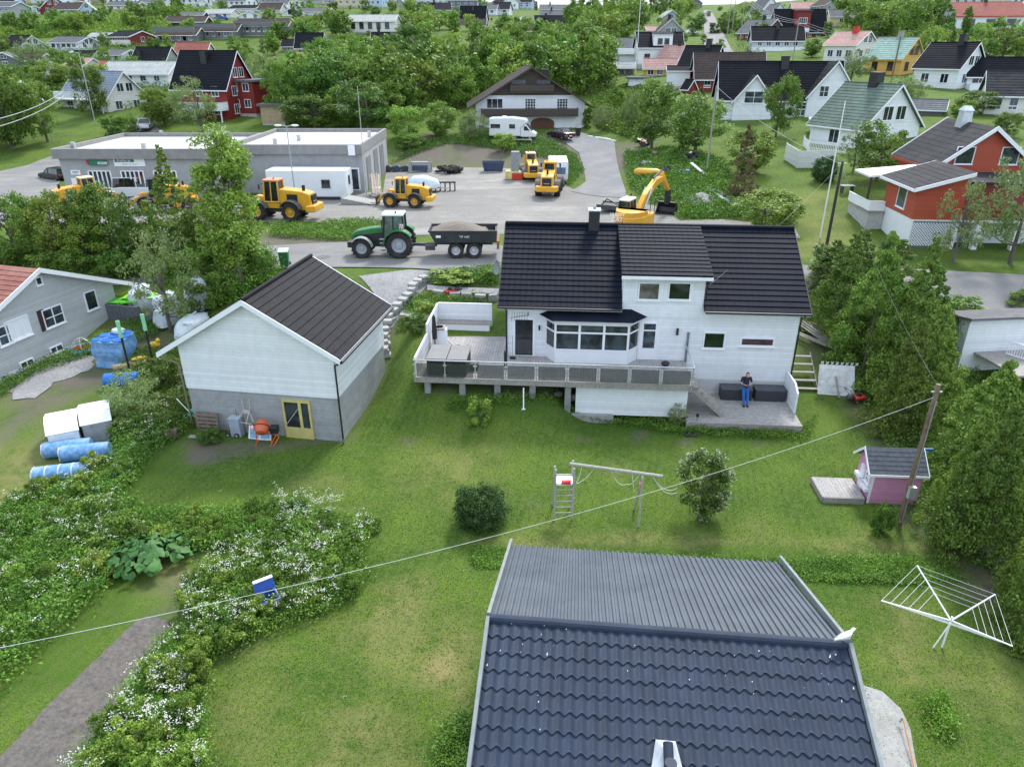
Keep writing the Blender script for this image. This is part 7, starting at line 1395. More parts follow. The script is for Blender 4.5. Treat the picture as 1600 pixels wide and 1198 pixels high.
# ---------------- right side of the main house
def beamset(t,name,mat,L_): 
    for a,b,w,h in L_:
        m=MB(); a=Vector(a);b=Vector(b); m.box(tuple((a+b)/2),((b-a).length,w,h),math.atan2(b.y-a.y,b.x-a.x),0,-math.atan2(b.z-a.z,(b-a).xy.length)); m.build(name,mat,t)
g0=G(1255,612); t=at('garden_steps','wooden garden steps between the white side wall and the lattice panel','steps',(g0.x,g0.y,g0.z),RZ); 
for k in range(5): m=MB(); m.bx(-.75,.75,k*.45,k*.45+.2,.1+k*.28,.15+k*.28); m.build('tread',WOODG,t)
for s in(-.78,.74): m=MB(); m.prism([(0,-.2),(2.2,1.2),(2.2,1.4),(0,.1)],'x',s,s+.04); m.build('stringer',WOODG,t)
g0=G(1306,618); t=at('lattice_panel','white slatted fence panel leaning beside the garden steps','panel',g0,RZ-.05); m=MB(); m.slab((-.95,0,0),(.95,0,0),(.85,.6,1.5),(-.95,.6,1.5),.04); m.build('panel',M('white_slats',(.68,.7,.7),.6,bands=.1,bdark=.6),t)
m=MB(); [m.box((-.8+i*.25,.64,1.58),(.03,.03,.2),0,0,R(s)) for i in range(8) for s in(40,-40)]; m.build('cross_trim',WHITE,t); m=MB(); m.cyl((.1,-.25,0),(-.1,.3,1.0),.05,n=6); m.build('prop',WOODG,t)
p0=G(1280,535); t=at('plank_pile','stack of grey planks by the right rear corner of the white house','planks',p0)
beamset(t,'plank',WOODG,[((-.9+i*.17,1.6-.05*i,.15+.05*(i%3)+.5),(.3+i*.17,-.9,.12+.05*(i%3)),.15,.06) for i in range(6)]+[((-1.2,.6,.4),(.6,-1.2,.1),.15,.08),((-1.3,.3,.4),(.4,-1.3,.1),.15,.08)])
def mower(u,v,lab,rz):
    t=at('lawn_mower',lab,'lawn mower',G(u,v)+Vector((0,0,.05)),rz); m=MB(); m.prism([(-.3,-.25),(.35,-.25),(.42,-.1),(.42,.1),(.35,.25),(-.3,.25)],'z',.12,.3); m.build('deck',RED,t,bev=.04); m=MB(); m.cyl((.08,0,.3),(.08,0,.46),.14,.1,12); m.build('engine',BLACK,t); m=MB(); m.tube([(-.3,-.2,.28),(-.85,-.2,.85),(-.85,.2,.85),(-.3,.2,.28)],.015); m.build('handle',BLACK,t); m=MB(); m.ell((-.5,0,.3),(.25,.2,.17),10,8); m.build('grass_bag',DARK,t)
    for x in(-.28,.3):
        for y in(-.28,.28): wheel(t,x,y,.1,.05,RIMG)
mower(705,462,'red lawn mower with grey bag on the rockery below the stone wall',R(200)); mower(1338,628,'small dark red mower on the bare earth right of the lattice panel',R(20))
# dry stone wall and steps
STN=M('pale_stone',(.34,.34,.33),.9,var=.2,scale=4,bump=.4,dirt=(.2,.2,.18),dscale=2,damt=.5)
def stones(name,label,cat,path,w,rows,sz,mat=STN,n_per=None,part='stone'):
    p0=G(*path[0]); t=at(name,label,cat,p0); 
    for r_ in range(rows):
        for a,b in zip(path[:-1],path[1:]):
            A=G(*a);B=G(*b); n=max(1,int((B-A).length/sz))
            for i in range(n):
                q=A.lerp(B,(i+.5)/n)-p0; m=MB(); s=sz*U(.75,1.1); hgt=U(.16,.26)
                m.box((q.x+U(-.06,.06),q.y+U(-.06,.06),q.z-.05+r_*.22+hgt/2),(s,w*U(.8,1.15),hgt),U(-.3,.3)+math.atan2(B.y-A.y,B.x-A.x),U(-.06,.06),U(-.06,.06)); m.build(part,mat,t,bev=.03)
    return t
stones('dry_stone_wall','curved dry stone wall of pale blocks between the gravel drive and the lawn','wall',[(603,562),(602,520),(618,492),(640,468),(655,446),(668,442)],.5,3,.55)
stones('retaining_wall','low grey stone retaining wall behind the rockery','wall',[(668,462),(700,466),(740,468),(782,470)],.35,2,.7,CONC)
sheet('flagstone_path',[tuple(G(u,v))[:2] for u,v in((668,452),(700,455),(782,458),(782,466),(700,463),(668,460))],GRAV2,.3,.5)
stones('stone_steps','pale stone steps running from the drive down to the deck','steps',[(622,492),(645,495),(668,497),(682,500)],1.1,1,.62,part='step')
p0=G(870,628); t=at('rubble_heap','dark stones and a round pot under the deck','stones',p0)
for i in range(22): m=MB(); m.ell((U(-2.2,.9),U(-.2,1.2),U(0,.25)),(U(.12,.28),U(.12,.25),U(.1,.2)),7,5,.3); m.build('stone',M('dark_stone',(.1,.1,.095),.9,var=.3,bump=.3),t)
t=at('downpipe_board','white board leaning against the deck rim','board',G(818,640)); m=MB(); m.slab((-.03,0,0),(.03,0,0),(.03,.25,1.05),(-.03,.25,1.05),.03); m.build('board',WHITE,t); m=MB(); m.bx(-.09,.09,-.06,.02,0,.05); m.build('foot',WHITE,t)
# ---------------- swing frame
WT=M('silver_grey_timber',(.33,.33,.3),.8,var=.2,scale=8,dirt=(.22,.23,.18),damt=.4)
b1=G(866,813);b2=G(894,812);b3=G(998,823); t=at('swing_frame','grey wooden swing frame with ladder tower on the lawn','swing set',b1); hs_=2.45
def q_(p,z): return Vector((p.x-b1.x,p.y-b1.y,z))
bk=Vector((0,.95,0)); top=hs_
for nm,a,b in(('post',q_(b1,-.1),q_(b1,2.35)),('post',q_(b2,-.1),q_(b2,2.4)),('post',q_(b1,-.1)+bk,q_(b1,2.15)+bk*.6),('post',q_(b2,-.1)+bk,q_(b2,2.4)+bk*.6),('post',q_(b3,-.1),q_(b3,2.2)+bk*.1),('post',q_(b3,-.1)+bk*1.2,q_(b3,2.2)+bk*.2)):
    m=MB(); m.cyl(a,b,.042,.04,8); m.build(nm,WT,t)
m=MB(); dirx=(b3-b2).normalized(); a=q_(b2,2.42)+bk*.3; b=q_(b3,2.32)+bk*.15+Vector((dirx.x,dirx.y,0))*.75; m.cyl(a-Vector((dirx.x,dirx.y,0))*.15,b,.065,n=10); m.build('beam',WT,t)
for k in range(6): z=.35+k*.27; m=MB(); m.cyl(q_(b1,z),q_(b2,z),.022,n=6); m.build('rung',WT,t)
m=MB(); m.cyl(q_(b1,2.1),q_(b2,2.1),.03,n=6); m.build('rung',WT,t)
m=MB(); m.slab(q_(b1,1.7)+Vector((.05,-.04,0)),q_(b2,1.7)+Vector((-.05,-.04,0)),q_(b2,1.72)+bk*.7,q_(b1,1.72)+bk*.7,.03); m.build('platform',WHITE,t); m=MB(); c=(q_(b1,1.7)+q_(b2,1.7))/2; m.box((c.x+.06,c.y-.02,1.78),(.36,.1,.2),0,R(20)); m.build('red_panel',M('pink_red_plastic',(.75,.04,.07),.5),t)
RP=M('pale_rope',(.55,.55,.5),.8)
def rope(a,b,sag,n=8): return [a.lerp(b,i/n)-Vector((0,0,sag*4*(i/n)*(1-i/n))) for i in range(n+1)]
A=q_(b2,2.36)+bk*.3; Bm=q_(b3,2.28)+bk*.15; L_=lambda k:A.lerp(Bm,k)
for a,b,s in((L_(.12),q_(b2,1.75)+Vector((.1,0,0)),.1),(L_(.3),q_(b2,1.7)+Vector((.1,0,0)),.12),(L_(.55),L_(.78)-Vector((0,0,.5)),.25),(L_(.78)-Vector((0,0,.5)),L_(.95),.15),(L_(.85),L_(.9)-Vector((0,0,.8)),.05),(L_(1.15),L_(1.5)-Vector((0,0,.35)),.3),(L_(1.15),L_(1.5)-Vector((0,0,.55)),.3)): m=MB(); m.tube(rope(a,b,s),.014,5); m.build('rope',RP,t)
m=MB(); c=L_(.97)-Vector((0,0,.35)); m.ell((c.x,c.y-.1,c.z),(.08,.05,.1),8,6); m.build('pink_grip',M('pink_plastic',(.6,.2,.22),.5),t)
# ---------------- clothes dryer
g0=G(1471,1012); t=at('clothes_dryer','white rotary clothes dryer on the lawn at the lower right','clothes dryer',g0); hz_=PZ(1473,962,g0.z+1.05)-g0; hub=Vector((0,0,1.1)); zt_=g0.z+1.75
m=MB(); m.cyl((0,0,-.1),(0,0,1.25),.03,n=10); m.build('pole',WHITE,t); l2=G(1457,1014)-g0; m=MB(); m.cyl((l2.x,l2.y,0),(0,0,.95),.022,n=8); m.build('prop',WHITE,t)
tips=[PZ(u,v,zt_)-g0 for u,v in((1377,938),(1433,883),(1555,928),(1582,1009))]
sh_=(hub-hz_)
for p in tips: m=MB(); m.cyl(hub,p,.026,.022,8); m.build('arm',WHITE,t)
m=MB()
for i in range(4):
    for k in(1,.87,.74,.61,.48): m.cyl(hub.lerp(tips[i],k),hub.lerp(tips[(i+1)%4],k),.005,n=4,cap=False)
m.build('lines',WHITE,t)
# ---------------- poles and wires
PW=M('brown_pole_wood',(.16,.1,.065),.85,var=.35,scale=7,bump=.3,dirt=(.25,.23,.2),damt=.5)
def pole(label,u,vb,vt,r0=.12,r1=.09,mat=None,name='utility_pole',cat='pole',p=None,extra=None):
    p=p or G(u,vb); yu=(599-vt)/F; k=p.y; z=(yu*(k*CT+CH*ST)-k*ST)/(CT+yu*ST)+CH; h=z-p.z; t=at(name,label,cat,p); m=MB(); m.cyl((0,0,-.2),(0,0,h),r0,r1,12); m.build('pole',mat or PW,t,smooth=True); return t,h
t,h1=pole('tall brown wooden pole with a small grey box beside the pink playhouse',1403,825,600,.11,.085)
P1=Vector(t.location)+Vector((0,0,h1)); m=MB(); m.bx(-.12,.12,-.28,-.12,1.5,2.0); m.build('fuse_box',STEEL,t); m=MB(); m.cyl((-.2,0,h1-.3),(.2,0,h1-.3),.03); m.bx(-.02,.02,-.14,-.12,.3,h1-.6); m.build('bracket',STEEL,t)
t,h2=pole('black wooden pole on the lawn next to the white flagpole',1290,392,296,mat=M('tarred_wood',(.03,.028,.026),.8,var=.3)); P2_=Vector(t.location)+Vector((0,0,h2)); m=MB(); m.cyl((-.3,0,h2-.15),(.3,0,h2-.15),.05); m.build('crossbar',STEEL,t)
t,_=pole('white flagpole on the lawn left of the orange-red house',1281,372,212,.06,.035,M('pole_white',(.75,.75,.75),.4),'flagpole','flagpole'); 
t,h3=pole('grey pole between the two big trees above the excavator',1104,272,178,.1,.08,WOODG); P3=Vector(t.location)+Vector((0,0,h3))
t,_=pole('thin steel mast at the right corner of the grey workshop',573,305,178,.05,.03,STEEL,'mast','mast')
t,_=pole('white flagpole behind the little yellow summerhouse',993,118,20,.09,.05,M('pole_white',(.75,.75,.75),.4),'flagpole','flagpole')
for u,vb,vt,l in((1136,58,14,'left one of three grey poles beside the hill road'),(1143,56,16,'middle one of three grey poles beside the hill road'),(1155,74,17,'right one of three grey poles beside the hill road'),(1237,105,60,'grey pole with wires in front of the blue-grey house'),(1388,150,92,'dark pole with wires in front of the ochre house')):
    t,h=pole(l,u,vb,vt,.13,.1,WOODG if u<1300 else PW); m=MB(); m.box((0,0,h-.4),(1.2,.08,.08)); m.build('crossbar',WOODG,t)
    if u==1155: PQ=Vector(t.location)+Vector((0,0,h-.4))
    if u==1237: PR=Vector(t.location)+Vector((0,0,h-.3))
    if u==1388: PS=Vector(t.location)+Vector((0,0,h-.3))
t,h=pole('street lamp in front of the blue-grey roofed house',150,197,118,.08,.05,STEEL,'street_lamp','street lamp'); m=MB(); m.cyl((0,0,h),(-.9,-.1,h+.15),.035); m.build('arm',STEEL,t); m=MB(); m.ell((-1.0,-.1,h+.1),(.35,.14,.08),10,6); m.build('lamp_head',WHITE,t)
t,h=pole('double-headed street lamp beside the white site cabin',463,318,237,.07,.045,STEEL,'street_lamp','street lamp')
for s in(-1,1): m=MB(); m.cyl((0,0,h),(s*.5,0,h+.12),.035); m.build('arm',STEEL,t); m=MB(); m.ell((s*.8,0,h+.1),(.38,.17,.1),10,6); m.build('lamp_head',WHITE,t)
t,h=pole('road marker pole with white flag at the right edge of the road',1590,470,432,.03,.03,STEEL,'road_marker','road marker'); m=MB(); m.add([(0,0,h),(0,0,h-.75),(-.0,.02,h-.75),(.5,0,h-.35)],[(0,1,3)]); m.slab((0,0,h),(0,0,h-.7),(.48,0,h-.36),(.47,0,h-.34),.015); m.build('flag',WHITE,t)
def wire(label,a,b,sag,r=.012,mat=None,name='overhead_wire'):
    m=MB(); m.tube([Vector(q) for q in rope(Vector(a),Vector(b),sag,24)],r,5); tag(m.build(name,mat or M('wire_grey',(.35,.36,.37),.6)),label,'wire')
e_=PZ(-120,1035,5.2); wire('long pale cable crossing the whole garden from the brown pole to the lower left',P1-Vector((0,0,.5)),e_,.8,.0065,M('cable_pale',(.5,.52,.52),.6))
wire('thin wire from the brown pole over the conifers to the black pole',P1-Vector((0,0,.1)),P2_-Vector((0,0,.15)),.8,.004,M('wire_dark',(.15,.16,.16),.6)); wire('thin wire from the black pole to the grey pole by the big trees',P2_-Vector((0,0,.2)),P3,.6,.012)
wire('service wire from the black pole to the dormer of the white house',P2_-Vector((0,0,.1)),MH.matrix_basis@Vector((lx1+.2,.4,6.4)),.3,.005)
for k,w in((-.5,'lowest'),(0,'middle'),(.5,'highest')): wire('%s of three wires from the hill road poles down to the blue-grey house'%w,PQ+Vector((k,0,k*.5)),PR+Vector((k,0,k*.5)),1.2,.03); wire('%s of three wires from the blue-grey house to the ochre house'%w,PR+Vector((k,0,k*.5)),PS+Vector((k,0,k*.5)),1.0,.022)
wire('pair of thick wires crossing the upper left corner, lower one',PZ(-30,205,12),PZ(100,150,12),.4,.03); wire('pair of thick wires crossing the upper left corner, upper one',PZ(-30,192,12.4),PZ(100,142,12.4),.4,.03)
# ---------------- along the garage wall
def gl_(u,v,y): x,z=onY(GA,u,v,y); return x,z
def ga(x,y,z=0): p=GA.matrix_basis@Vector((x,y,0)); return Vector((p.x,p.y,H(p.x,p.y)+z))
PAL=M('old_pallet_wood',(.17,.13,.1),.9,var=.35,scale=7,bump=.3)
x,_=gl_(323,684,-.6); t=at('pallet','weathered wooden pallet leaning at the left end of the garage wall','pallet',ga(x,-.6),gr)
for k in range(5): m=MB(); m.box((0,.25+k*.02,.12+k*.2),(1.15,.03,.12),0,R(-15)); m.build('slat',PAL,t)
for s in(-.5,0,.5): m=MB(); m.box((s,.34,.5),(.1,.1,1.0),0,R(-10)); m.build('block',PAL,t)
x,_=gl_(320,690,-.95); t=at('plank','grey plank lying in front of the pallet','plank',ga(x,-.95,.04),gr); m=MB(); m.box((0,0,.04),(1.5,.22,.06),.03); m.build('board',WOODG,t); m=MB(); m.box((-.6,0,-.0),(.1,.2,.06)); m.build('bearer',WOODG,t)
x,_=gl_(364,684,-.55); t=at('hand_trolley','small rusty hand trolley beside the pallet','trolley',ga(x,-.55),gr); m=MB(); m.tube([(-.2,0,.1),(-.2,.25,.6),(-.22,.3,.75)],.018); m.tube([(.2,0,.1),(.2,.3,.9),(.2,.35,1.35)],.018); m.tube([(-.2,.1,.3),(.2,.1,.3)],.018); m.build('frame',M('rust',(.2,.1,.06),.8),t); wheel(t,-.2,-.05,.12,.06,RIMG); wheel(t,.25,-.05,.12,.06,RIMG)
x,_=gl_(372,678,-.35); t=at('metal_box','grey-blue metal box against the garage wall','box',ga(x,-.35),gr); m=MB(); m.bx(-.26,.26,-.2,.2,0,.95); m.build('casing',M('blue_grey_paint',(.3,.36,.42),.6,var=.1),t,bev=.02); m=MB(); m.bx(-.28,.28,-.22,.22,.955,1.0); m.build('lid',M('blue_grey_lid',(.36,.42,.48),.6),t)
x,_=gl_(388,660,-.2); t=at('chair_frame','cream painted chair frame propped upside down against the garage wall','chair frame',ga(x,-.3),gr); CRM=M('cream_paint',(.5,.46,.4),.6)
for a,b in(((-.2,.2,1.9),(-.15,.15,1.3)),((.2,.2,1.95),(.15,.15,1.3)),((-.15,.1,1.3),(-.5,-.1,.8)),((.15,.1,1.3),(.05,-.2,.75)),((-.5,-.1,.8),(.3,-.2,.78)),((.15,.1,1.3),(.35,.0,.8)),((-.17,.15,1.0),(-.17,.2,0)),((.17,.15,1.0),(.17,.2,0))): m=MB(); m.cyl(a,b,.02,n=6); m.build('bar',CRM,t)
m=MB(); m.box((0,.13,1.25),(.34,.05,.16)); m.build('seat',CRM,t)
x,_=gl_(407,690,-.55); t=at('window_sash','white frame with pale blue panes leaning below the cement mixer','window frame',ga(x,-.55),gr); m=MB(); m.slab((-.6,0,0),(.55,0,0),(.55,.25,.6),(-.6,.25,.6),.05); m.build('frame',WHITE,t)
for s in(-.3,.25): m=MB(); m.slab((s-.2,-.0,.1),(s+.2,-.0,.1),(s+.2,.16,.5),(s-.2,.16,.5),.03); o=m.build('pane',M('pale_blue_glass',(.2,.4,.62),.3),t); o.location=(0,-.03,0)
x,_=gl_(414,690,-.75); t=at('cement_mixer','orange cement mixer on tubular legs in front of the garage wall','cement mixer',ga(x,-.8),gr+.2); ORG=M('mixer_orange',(.65,.1,.025),.45,var=.15,dirt=(.3,.2,.15),damt=.25)
m=MB(); m.lathe([(.05,-.35),(.24,-.3),(.36,-.08),(.36,.06),(.24,.3),(.2,.34),(.19,.3),(.33,.05),(.2,-.2),(.02,-.25)],20); m.build('drum',ORG,t,(0,0,.85),(R(-55),0,0),smooth=True)
m=MB(); m.lathe([(.365,-.03),(.385,-.03),(.385,.03),(.365,.03)],20); m.build('drum_ring',M('dark_rust',(.12,.03,.02),.7),t,(0,0,.85),(R(-55),0,0))
for a,b in(((-.35,0,0),(-.3,0,.85)),((.35,-.1,0),(.4,0,.6)),((.4,0,.6),(.75,-.05,.35)),((.75,-.05,.35),(.5,-.25,0)),((.35,-.1,0),(.7,0,.6)),((-.3,0,.5),(.4,0,.5)),((-.35,-.35,0),(-.35,.3,0)),((.35,-.35,0),(.35,.3,0))): m=MB(); m.cyl(a,b,.025,n=7); m.build('leg',ORG,t)
m=MB(); m.bx(.36,.75,-.15,.2,.55,.9); m.build('motor_housing',BLACK,t,bev=.04); m=MB(); m.lathe([(.23,-.015),(.25,0),(.23,.015)],16); m.build('tilt_wheel',ORG,t,(-.42,-.1,.85),(0,PI/2,0))
t=at('slide','green plastic slide end sticking out behind the garage corner','slide',ga(-4.0,.5),gr); m=MB(); m.slab((-.5,-.3,.3),(-.3,-.45,.3),(.15,.4,.95),(-.1,.5,.95),.06); m.build('chute',M('slide_green',(.02,.35,.14),.4),t); m=MB(); m.cyl((-1.3,.6,.9),(.1,-.3,.45),.02); m.build('pole',WHITE,t)
p=G(264,684); t=at('clay_pot','tipped old brown pot lying in the weeds','pot',p+Vector((0,0,.2)),R(10)); m=MB(); m.lathe([(.12,-.45),(.22,-.35),(.24,.2),(.27,.45),(.2,.45),(.18,0)],12); m.build('pot',M('old_clay',(.14,.1,.085),.9,var=.3),t,None,(0,PI/2,0)); m=MB(); m.lathe([(.28,.3),(.29,.36),(.27,.4)],12); m.build('rim',M('old_clay',(.14,.1,.085)),t,None,(0,PI/2,0))
# ---------------- left yard
BLU=M('drum_blue',(.012,.15,.5),.4,var=.15); FILM=M('plastic_film',(.6,.66,.7),.3,var=.15,scale=4,dirt=(.4,.46,.5),damt=.5,bump=.6); FBL=M('film_over_blue',(.1,.26,.5),.3,var=.2,scale=5,dirt=(.4,.5,.62),dscale=4,damt=.7,bump=.5)
p=G(177,576); t=at('drum_pack','block of upright blue drums wrapped in clear film','drums',(p.x,p.y+.8,p.z),R(-8)); 
for i,(x,y) in enumerate(((-.62,-.55),(0,-.6),(.62,-.5),(-.62,.1),(0,.05),(.62,.15),(-.3,.65),(.35,.7))): m=MB(); m.lathe([(0,1.68),(.27,1.68),(.3,1.66),(.3,1.6)],18); m.build('drum_lid',BLU,t,(x,y,0)); 
m=MB(); k=[(-1.0,-.9),(-.2,-.98),(.95,-.85),(1.0,.3),(.7,1.05),(-.6,1.0),(-.98,.3)]; secs=[[(x*(.93+.05*math.sin(z*5+x*3)),y*(.93+.04*math.cos(z*7)),z) for x,y in k] for z in np.linspace(0,1.62,9)]; m.loft(secs); m.build('wrapping',FBL,t,bev=.05)
m=MB(); m.ell((0,.5,1.8),(.4,.35,.2),10,6,.3); m.build('film_bundle',FILM,t)
def cylroll(u,v,L_,r,rz,label,mat,grp=None,ends=None,band=False):
    p=G(u,v); t=at('float_cylinder',label,'float',(p.x,p.y,p.z+r),rz,grp); m=MB(); m.lathe([(0,-L_/2),(r*.85,-L_/2),(r,-L_/2+.06),(r,L_/2-.06),(r*.85,L_/2),(0,L_/2)],24); m.build('cylinder',mat,t,None,(0,PI/2,0),smooth=True)
    m=MB()
    for x in(-L_*.25,0,L_*.25): m.lathe([(r+.001,x-.03),(r+.012,x),(r+.001,x+.03)],20)
    m.build('band',mat if not band else FILM,t,None,(0,PI/2,0)); 
    if ends: m=MB(); m.ell((-L_/2,0,0),(.1,r*.95,r*.95),12,6,.3); m.build('film_end',FILM,t)
gF='film-wrapped blue cylinders on the grass at the left'
cylroll(192,603,1.7,.38,R(10),'plain bright blue cylinder lying below the wrapped drums',BLU)
cylroll(110,712,1.95,.38,R(14),'blue wrapped cylinder at the back left, against the white covered stack',FBL,gF,True); cylroll(138,718,2.0,.38,R(12),'blue wrapped cylinder with bright bare right end',FBL,gF,True); cylroll(100,752,2.05,.4,R(14),'nearest blue wrapped cylinder with white film at both ends',FBL,gF,True,True)
def stack(u0,v0,label,dark):
    p=G(u0,v0); t=at('covered_stack',label,'stack',p,R(28)); t.scale=(1.1,1.15,1.2); S2=FILM if not dark else M('stacked_sheets',(.3,.31,.32),.7,bands=.06,bdark=.3)
    pr=[(-1.1,0),(-1.15,.3),(-.95,.75),(-.55,1.08),(0,1.2),(.5,1.12),(.9,.8)]; pr2=[(.9,.8),(.95,.0)]
    m=MB(); full=pr+[(.95,0)]; m.V=[]; m.prism([(y*1.0,z) for y,z in full],'x',-.55,.55); m.V=[(p_[0]+.35*p_[1]*.0,-p_[1],p_[2]) for p_ in m.V]; m.build('stack_side',S2,t,bev=.04)
    m=MB()
    for (a,b),(c,d) in zip(pr[1:-1],pr[2:]): m.slab((-.6,-a,b+.03),(.6,-a,b+.03),(.6,-c,d+.03),(-.6,-c,d+.03),.04)
    m.build('white_cover',M('white_tarp',(.75,.76,.77),.5,var=.06,bump=.4),t)
stack(108,692,'white covered stack of curved sheets, left one of two',False); stack(158,676,'white covered stack of curved sheets with open dark layered side, right one of two',True)
def lump(u,v,sx,sy,sz,label,seed):
    p=G(u,v); t=at('wrapped_bundle',label,'bundle',(p.x,p.y,p.z),R(seed*17)); rg=np.random.default_rng(seed); m=MB(); k=14; secs=[]
    for j,z in enumerate(np.linspace(0,1,8)):
        q=(1-.25*z**2) if j<7 else .45; secs.append([(sx*q*(1+.12*math.sin(3*a+seed+z*4)+rg.uniform(-.06,.06))*math.copysign(abs(math.cos(a))**.6,math.cos(a)),sy*q*(1+.1*math.cos(2*a+z*5)+rg.uniform(-.06,.06))*math.copysign(abs(math.sin(a))**.6,math.sin(a)),z*sz*(1+.1*math.sin(a+seed))) for a in np.linspace(0,2*PI,k,endpoint=False)])
    m.loft(secs); m.build('film',FILM,t,smooth=True); m=MB(); m.cyl((-sx*.5,0,sz*.97),(sx*.5,.1,sz*1.0),.05,n=6); m.build('film_fold',FILM,t)
lump(225,482,.8,.7,1.5,'film-wrapped bundle at the back left beside the thin-crowned tree',1); lump(262,486,.8,.7,1.2,'low film-wrapped bundle behind the forked trunk',2); lump(312,482,.7,.7,2.0,'tallest film-wrapped bundle right of the forked trunk',3); lump(262,506,.7,.6,1.1,'small film-wrapped bundle in front of the forked trunk',4); lump(305,520,1.5,.7,1.1,'long low film-wrapped bundle along the garage roof edge',5)
for u,v,w,c,l in((190,492,1.3,(.08,.4,.03),'dark green plastic sheet behind the mesh fence'),(222,484,1.0,(.22,.6,.04),'bright lime green plastic sheet behind the mesh fence')):
    p=G(u,v); t=at('plastic_sheet',l,'sheet',(p.x,p.y,p.z+.9)); m=MB(); m.slab((-w,-.35,0),(w,-.45,.05),(w*1.0,.5,.1),(-w*.8,.5,.12),.05); m.build('sheet',M('sheet_%s'%('lime' if c[1]>.5 else 'green'),c,.35,var=.1),t); m=MB(); [m.cyl((x,y,-1.2),(x,y,0),.04) for x in(-w*.7,w*.7) for y in(-.2,.3)]; m.build('support',WOODG,t)
for u,v,vt,l in((206,592,517,'black post with pale green top, left one of the pair'),(243,582,508,'black post with pale green top, right one of the pair')):
    t,h=pole(l,u,v,vt,.06,.05,BLACK,'marker_post','post'); m=MB(); m.cyl((0,0,h-.95),(0,0,h),.1,.1,8); m.build('green_top',M('mint_green',(.25,.62,.35),.5),t)
p=G(218,576); t=at('kayak','beige and yellow kayak lying by the blue drums','kayak',(p.x,p.y,p.z+.2),R(35)); secs=[]
for x,w,hh in((-1.3,.02,.25),(-.9,.2,.2),(-.3,.33,.22),(.4,.33,.22),(1.0,.18,.2),(1.35,.02,.28)): secs.append([(x,w*math.cos(a),hh*(math.sin(a)*.8+.6)) for a in np.linspace(0,2*PI,10,endpoint=False)])
m=MB(); m.loft(secs); m.build('hull',M('beige_plastic',(.5,.38,.2),.5,var=.15),t,smooth=True); m=MB(); m.ell((.1,.05,.38),(.45,.2,.1),10,6); m.build('cockpit',M('toy_yellow',(.7,.48,.03),.4),t)
p=G(243,548); t=at('toy','small yellow plastic toy by the forked tree','toy',p,R(20)); m=MB(); m.ell((0,0,.35),(.35,.22,.22),10,6); m.build('body',M('toy_yellow',(.7,.48,.03),.4),t); m=MB(); m.ell((.25,0,.6),(.14,.14,.14),8,6); m.build('head',M('toy_yellow',(.7,.48,.03)),t)
p=G(262,602); t=at('tarp_heap','black tarpaulin heap in the weeds left of the garage','tarpaulin',p); m=MB(); m.ell((0,0,.15),(.75,.5,.35),14,8,.35); m.build('tarpaulin',BLACK,t); m=MB(); m.ell((.5,.3,.2),(.35,.3,.3),10,6,.35); m.build('fold',BLACK,t)
p=G(129,548); t=at('play_roundabout','round blue and red play roundabout with grey hoops by the grey house','roundabout',p); m=MB(); m.lathe([(0,.2),(.75,.2),(.8,.14),(.8,.08),(.6,.05)],20); m.build('platform',M('roundabout_blue',(.12,.3,.5),.5),t); m=MB(); m.lathe([(0,.21),(.5,.212)],16); m.build('centre_plate',RED,t)
for k in range(3): a=k*1.05; m=MB(); c,s=math.cos(a),math.sin(a); m.tube([(c*.65*math.cos(b),s*.65*math.cos(b),.2+.6*math.sin(b)) for b in np.linspace(0,PI,9)],.025); m.build('hoop',STEEL,t)
p=G(126,522); t=at('pallet_stack','brown pallets stacked against the grey house wall','pallets',p,R(70))
for k in range(6): m=MB(); m.box((0,0,.08+k*.13),(1.1,.8,.05)); m.build('slat',PAL,t)
for s in(-.45,0,.45): m=MB(); m.bx(s-.05,s+.05,-.35,.35,0,.75); m.build('block',PAL,t)
# ---------------- compost box, patio
p=G(424,955); t=at('compost_box','blue lined wooden box with open lid among the flowering bushes','box',p,R(35)); t.scale=(.8,)*3; m=MB()
for a in((-.4,-.36,-.35,.35),(.36,.4,-.35,.35),(-.36,.36,-.35,-.31),(-.36,.36,.31,.35)): m.bx(*a,0,.8)
m.build('box',M('weathered_grey_box',(.28,.3,.32),.8,var=.2,bands=.13),t); m=MB(); m.bx(-.35,.35,-.3,.3,.45,.5); [m.bx(*a,.5,.83) for a in((-.36,-.33,-.31,.31),(.33,.36,-.31,.31),(-.33,.33,-.31,-.28),(-.33,.33,.28,.31))]; m.build('blue_lining',M('royal_blue',(.015,.07,.36),.5),t); m=MB(); m.slab((-.42,.36,.85),(.42,.36,.85),(.4,.6,1.3),(-.4,.6,1.3),.05); m.build('lid',M('royal_blue',(.015,.07,.36)),t); m=MB(); m.slab((-.4,.5,1.3),(.4,.5,1.3),(.4,.62,1.34),(-.4,.62,1.34),.05); m.build('lid_edge',WHITE,t)
sheet('patio',[tuple(PZ(u,v,-.72))[:2] for u,v in((1340,1098),(1370,1108),(1398,1135),(1412,1165),(1420,1215),(1430,1260),(1360,1260))],CONC,.03,.4)
t=at('curved_wall','curved concrete retaining wall beside the patio at the lower right','wall',PZ(1345,1098,-.7)); pts=[PZ(u,v,-.6)-t.location for u,v in((1342,1092),(1370,1100),(1395,1122),(1412,1150),(1422,1180),(1432,1230))]
for a,b in zip(pts[:-1],pts[1:]): m=MB(); m.box(tuple((a+b)/2+Vector((0,0,-.02))),((b-a).length+.02,.2,.5),math.atan2(b.y-a.y,b.x-a.x)); m.build('segment',CONC,t,bev=.02)
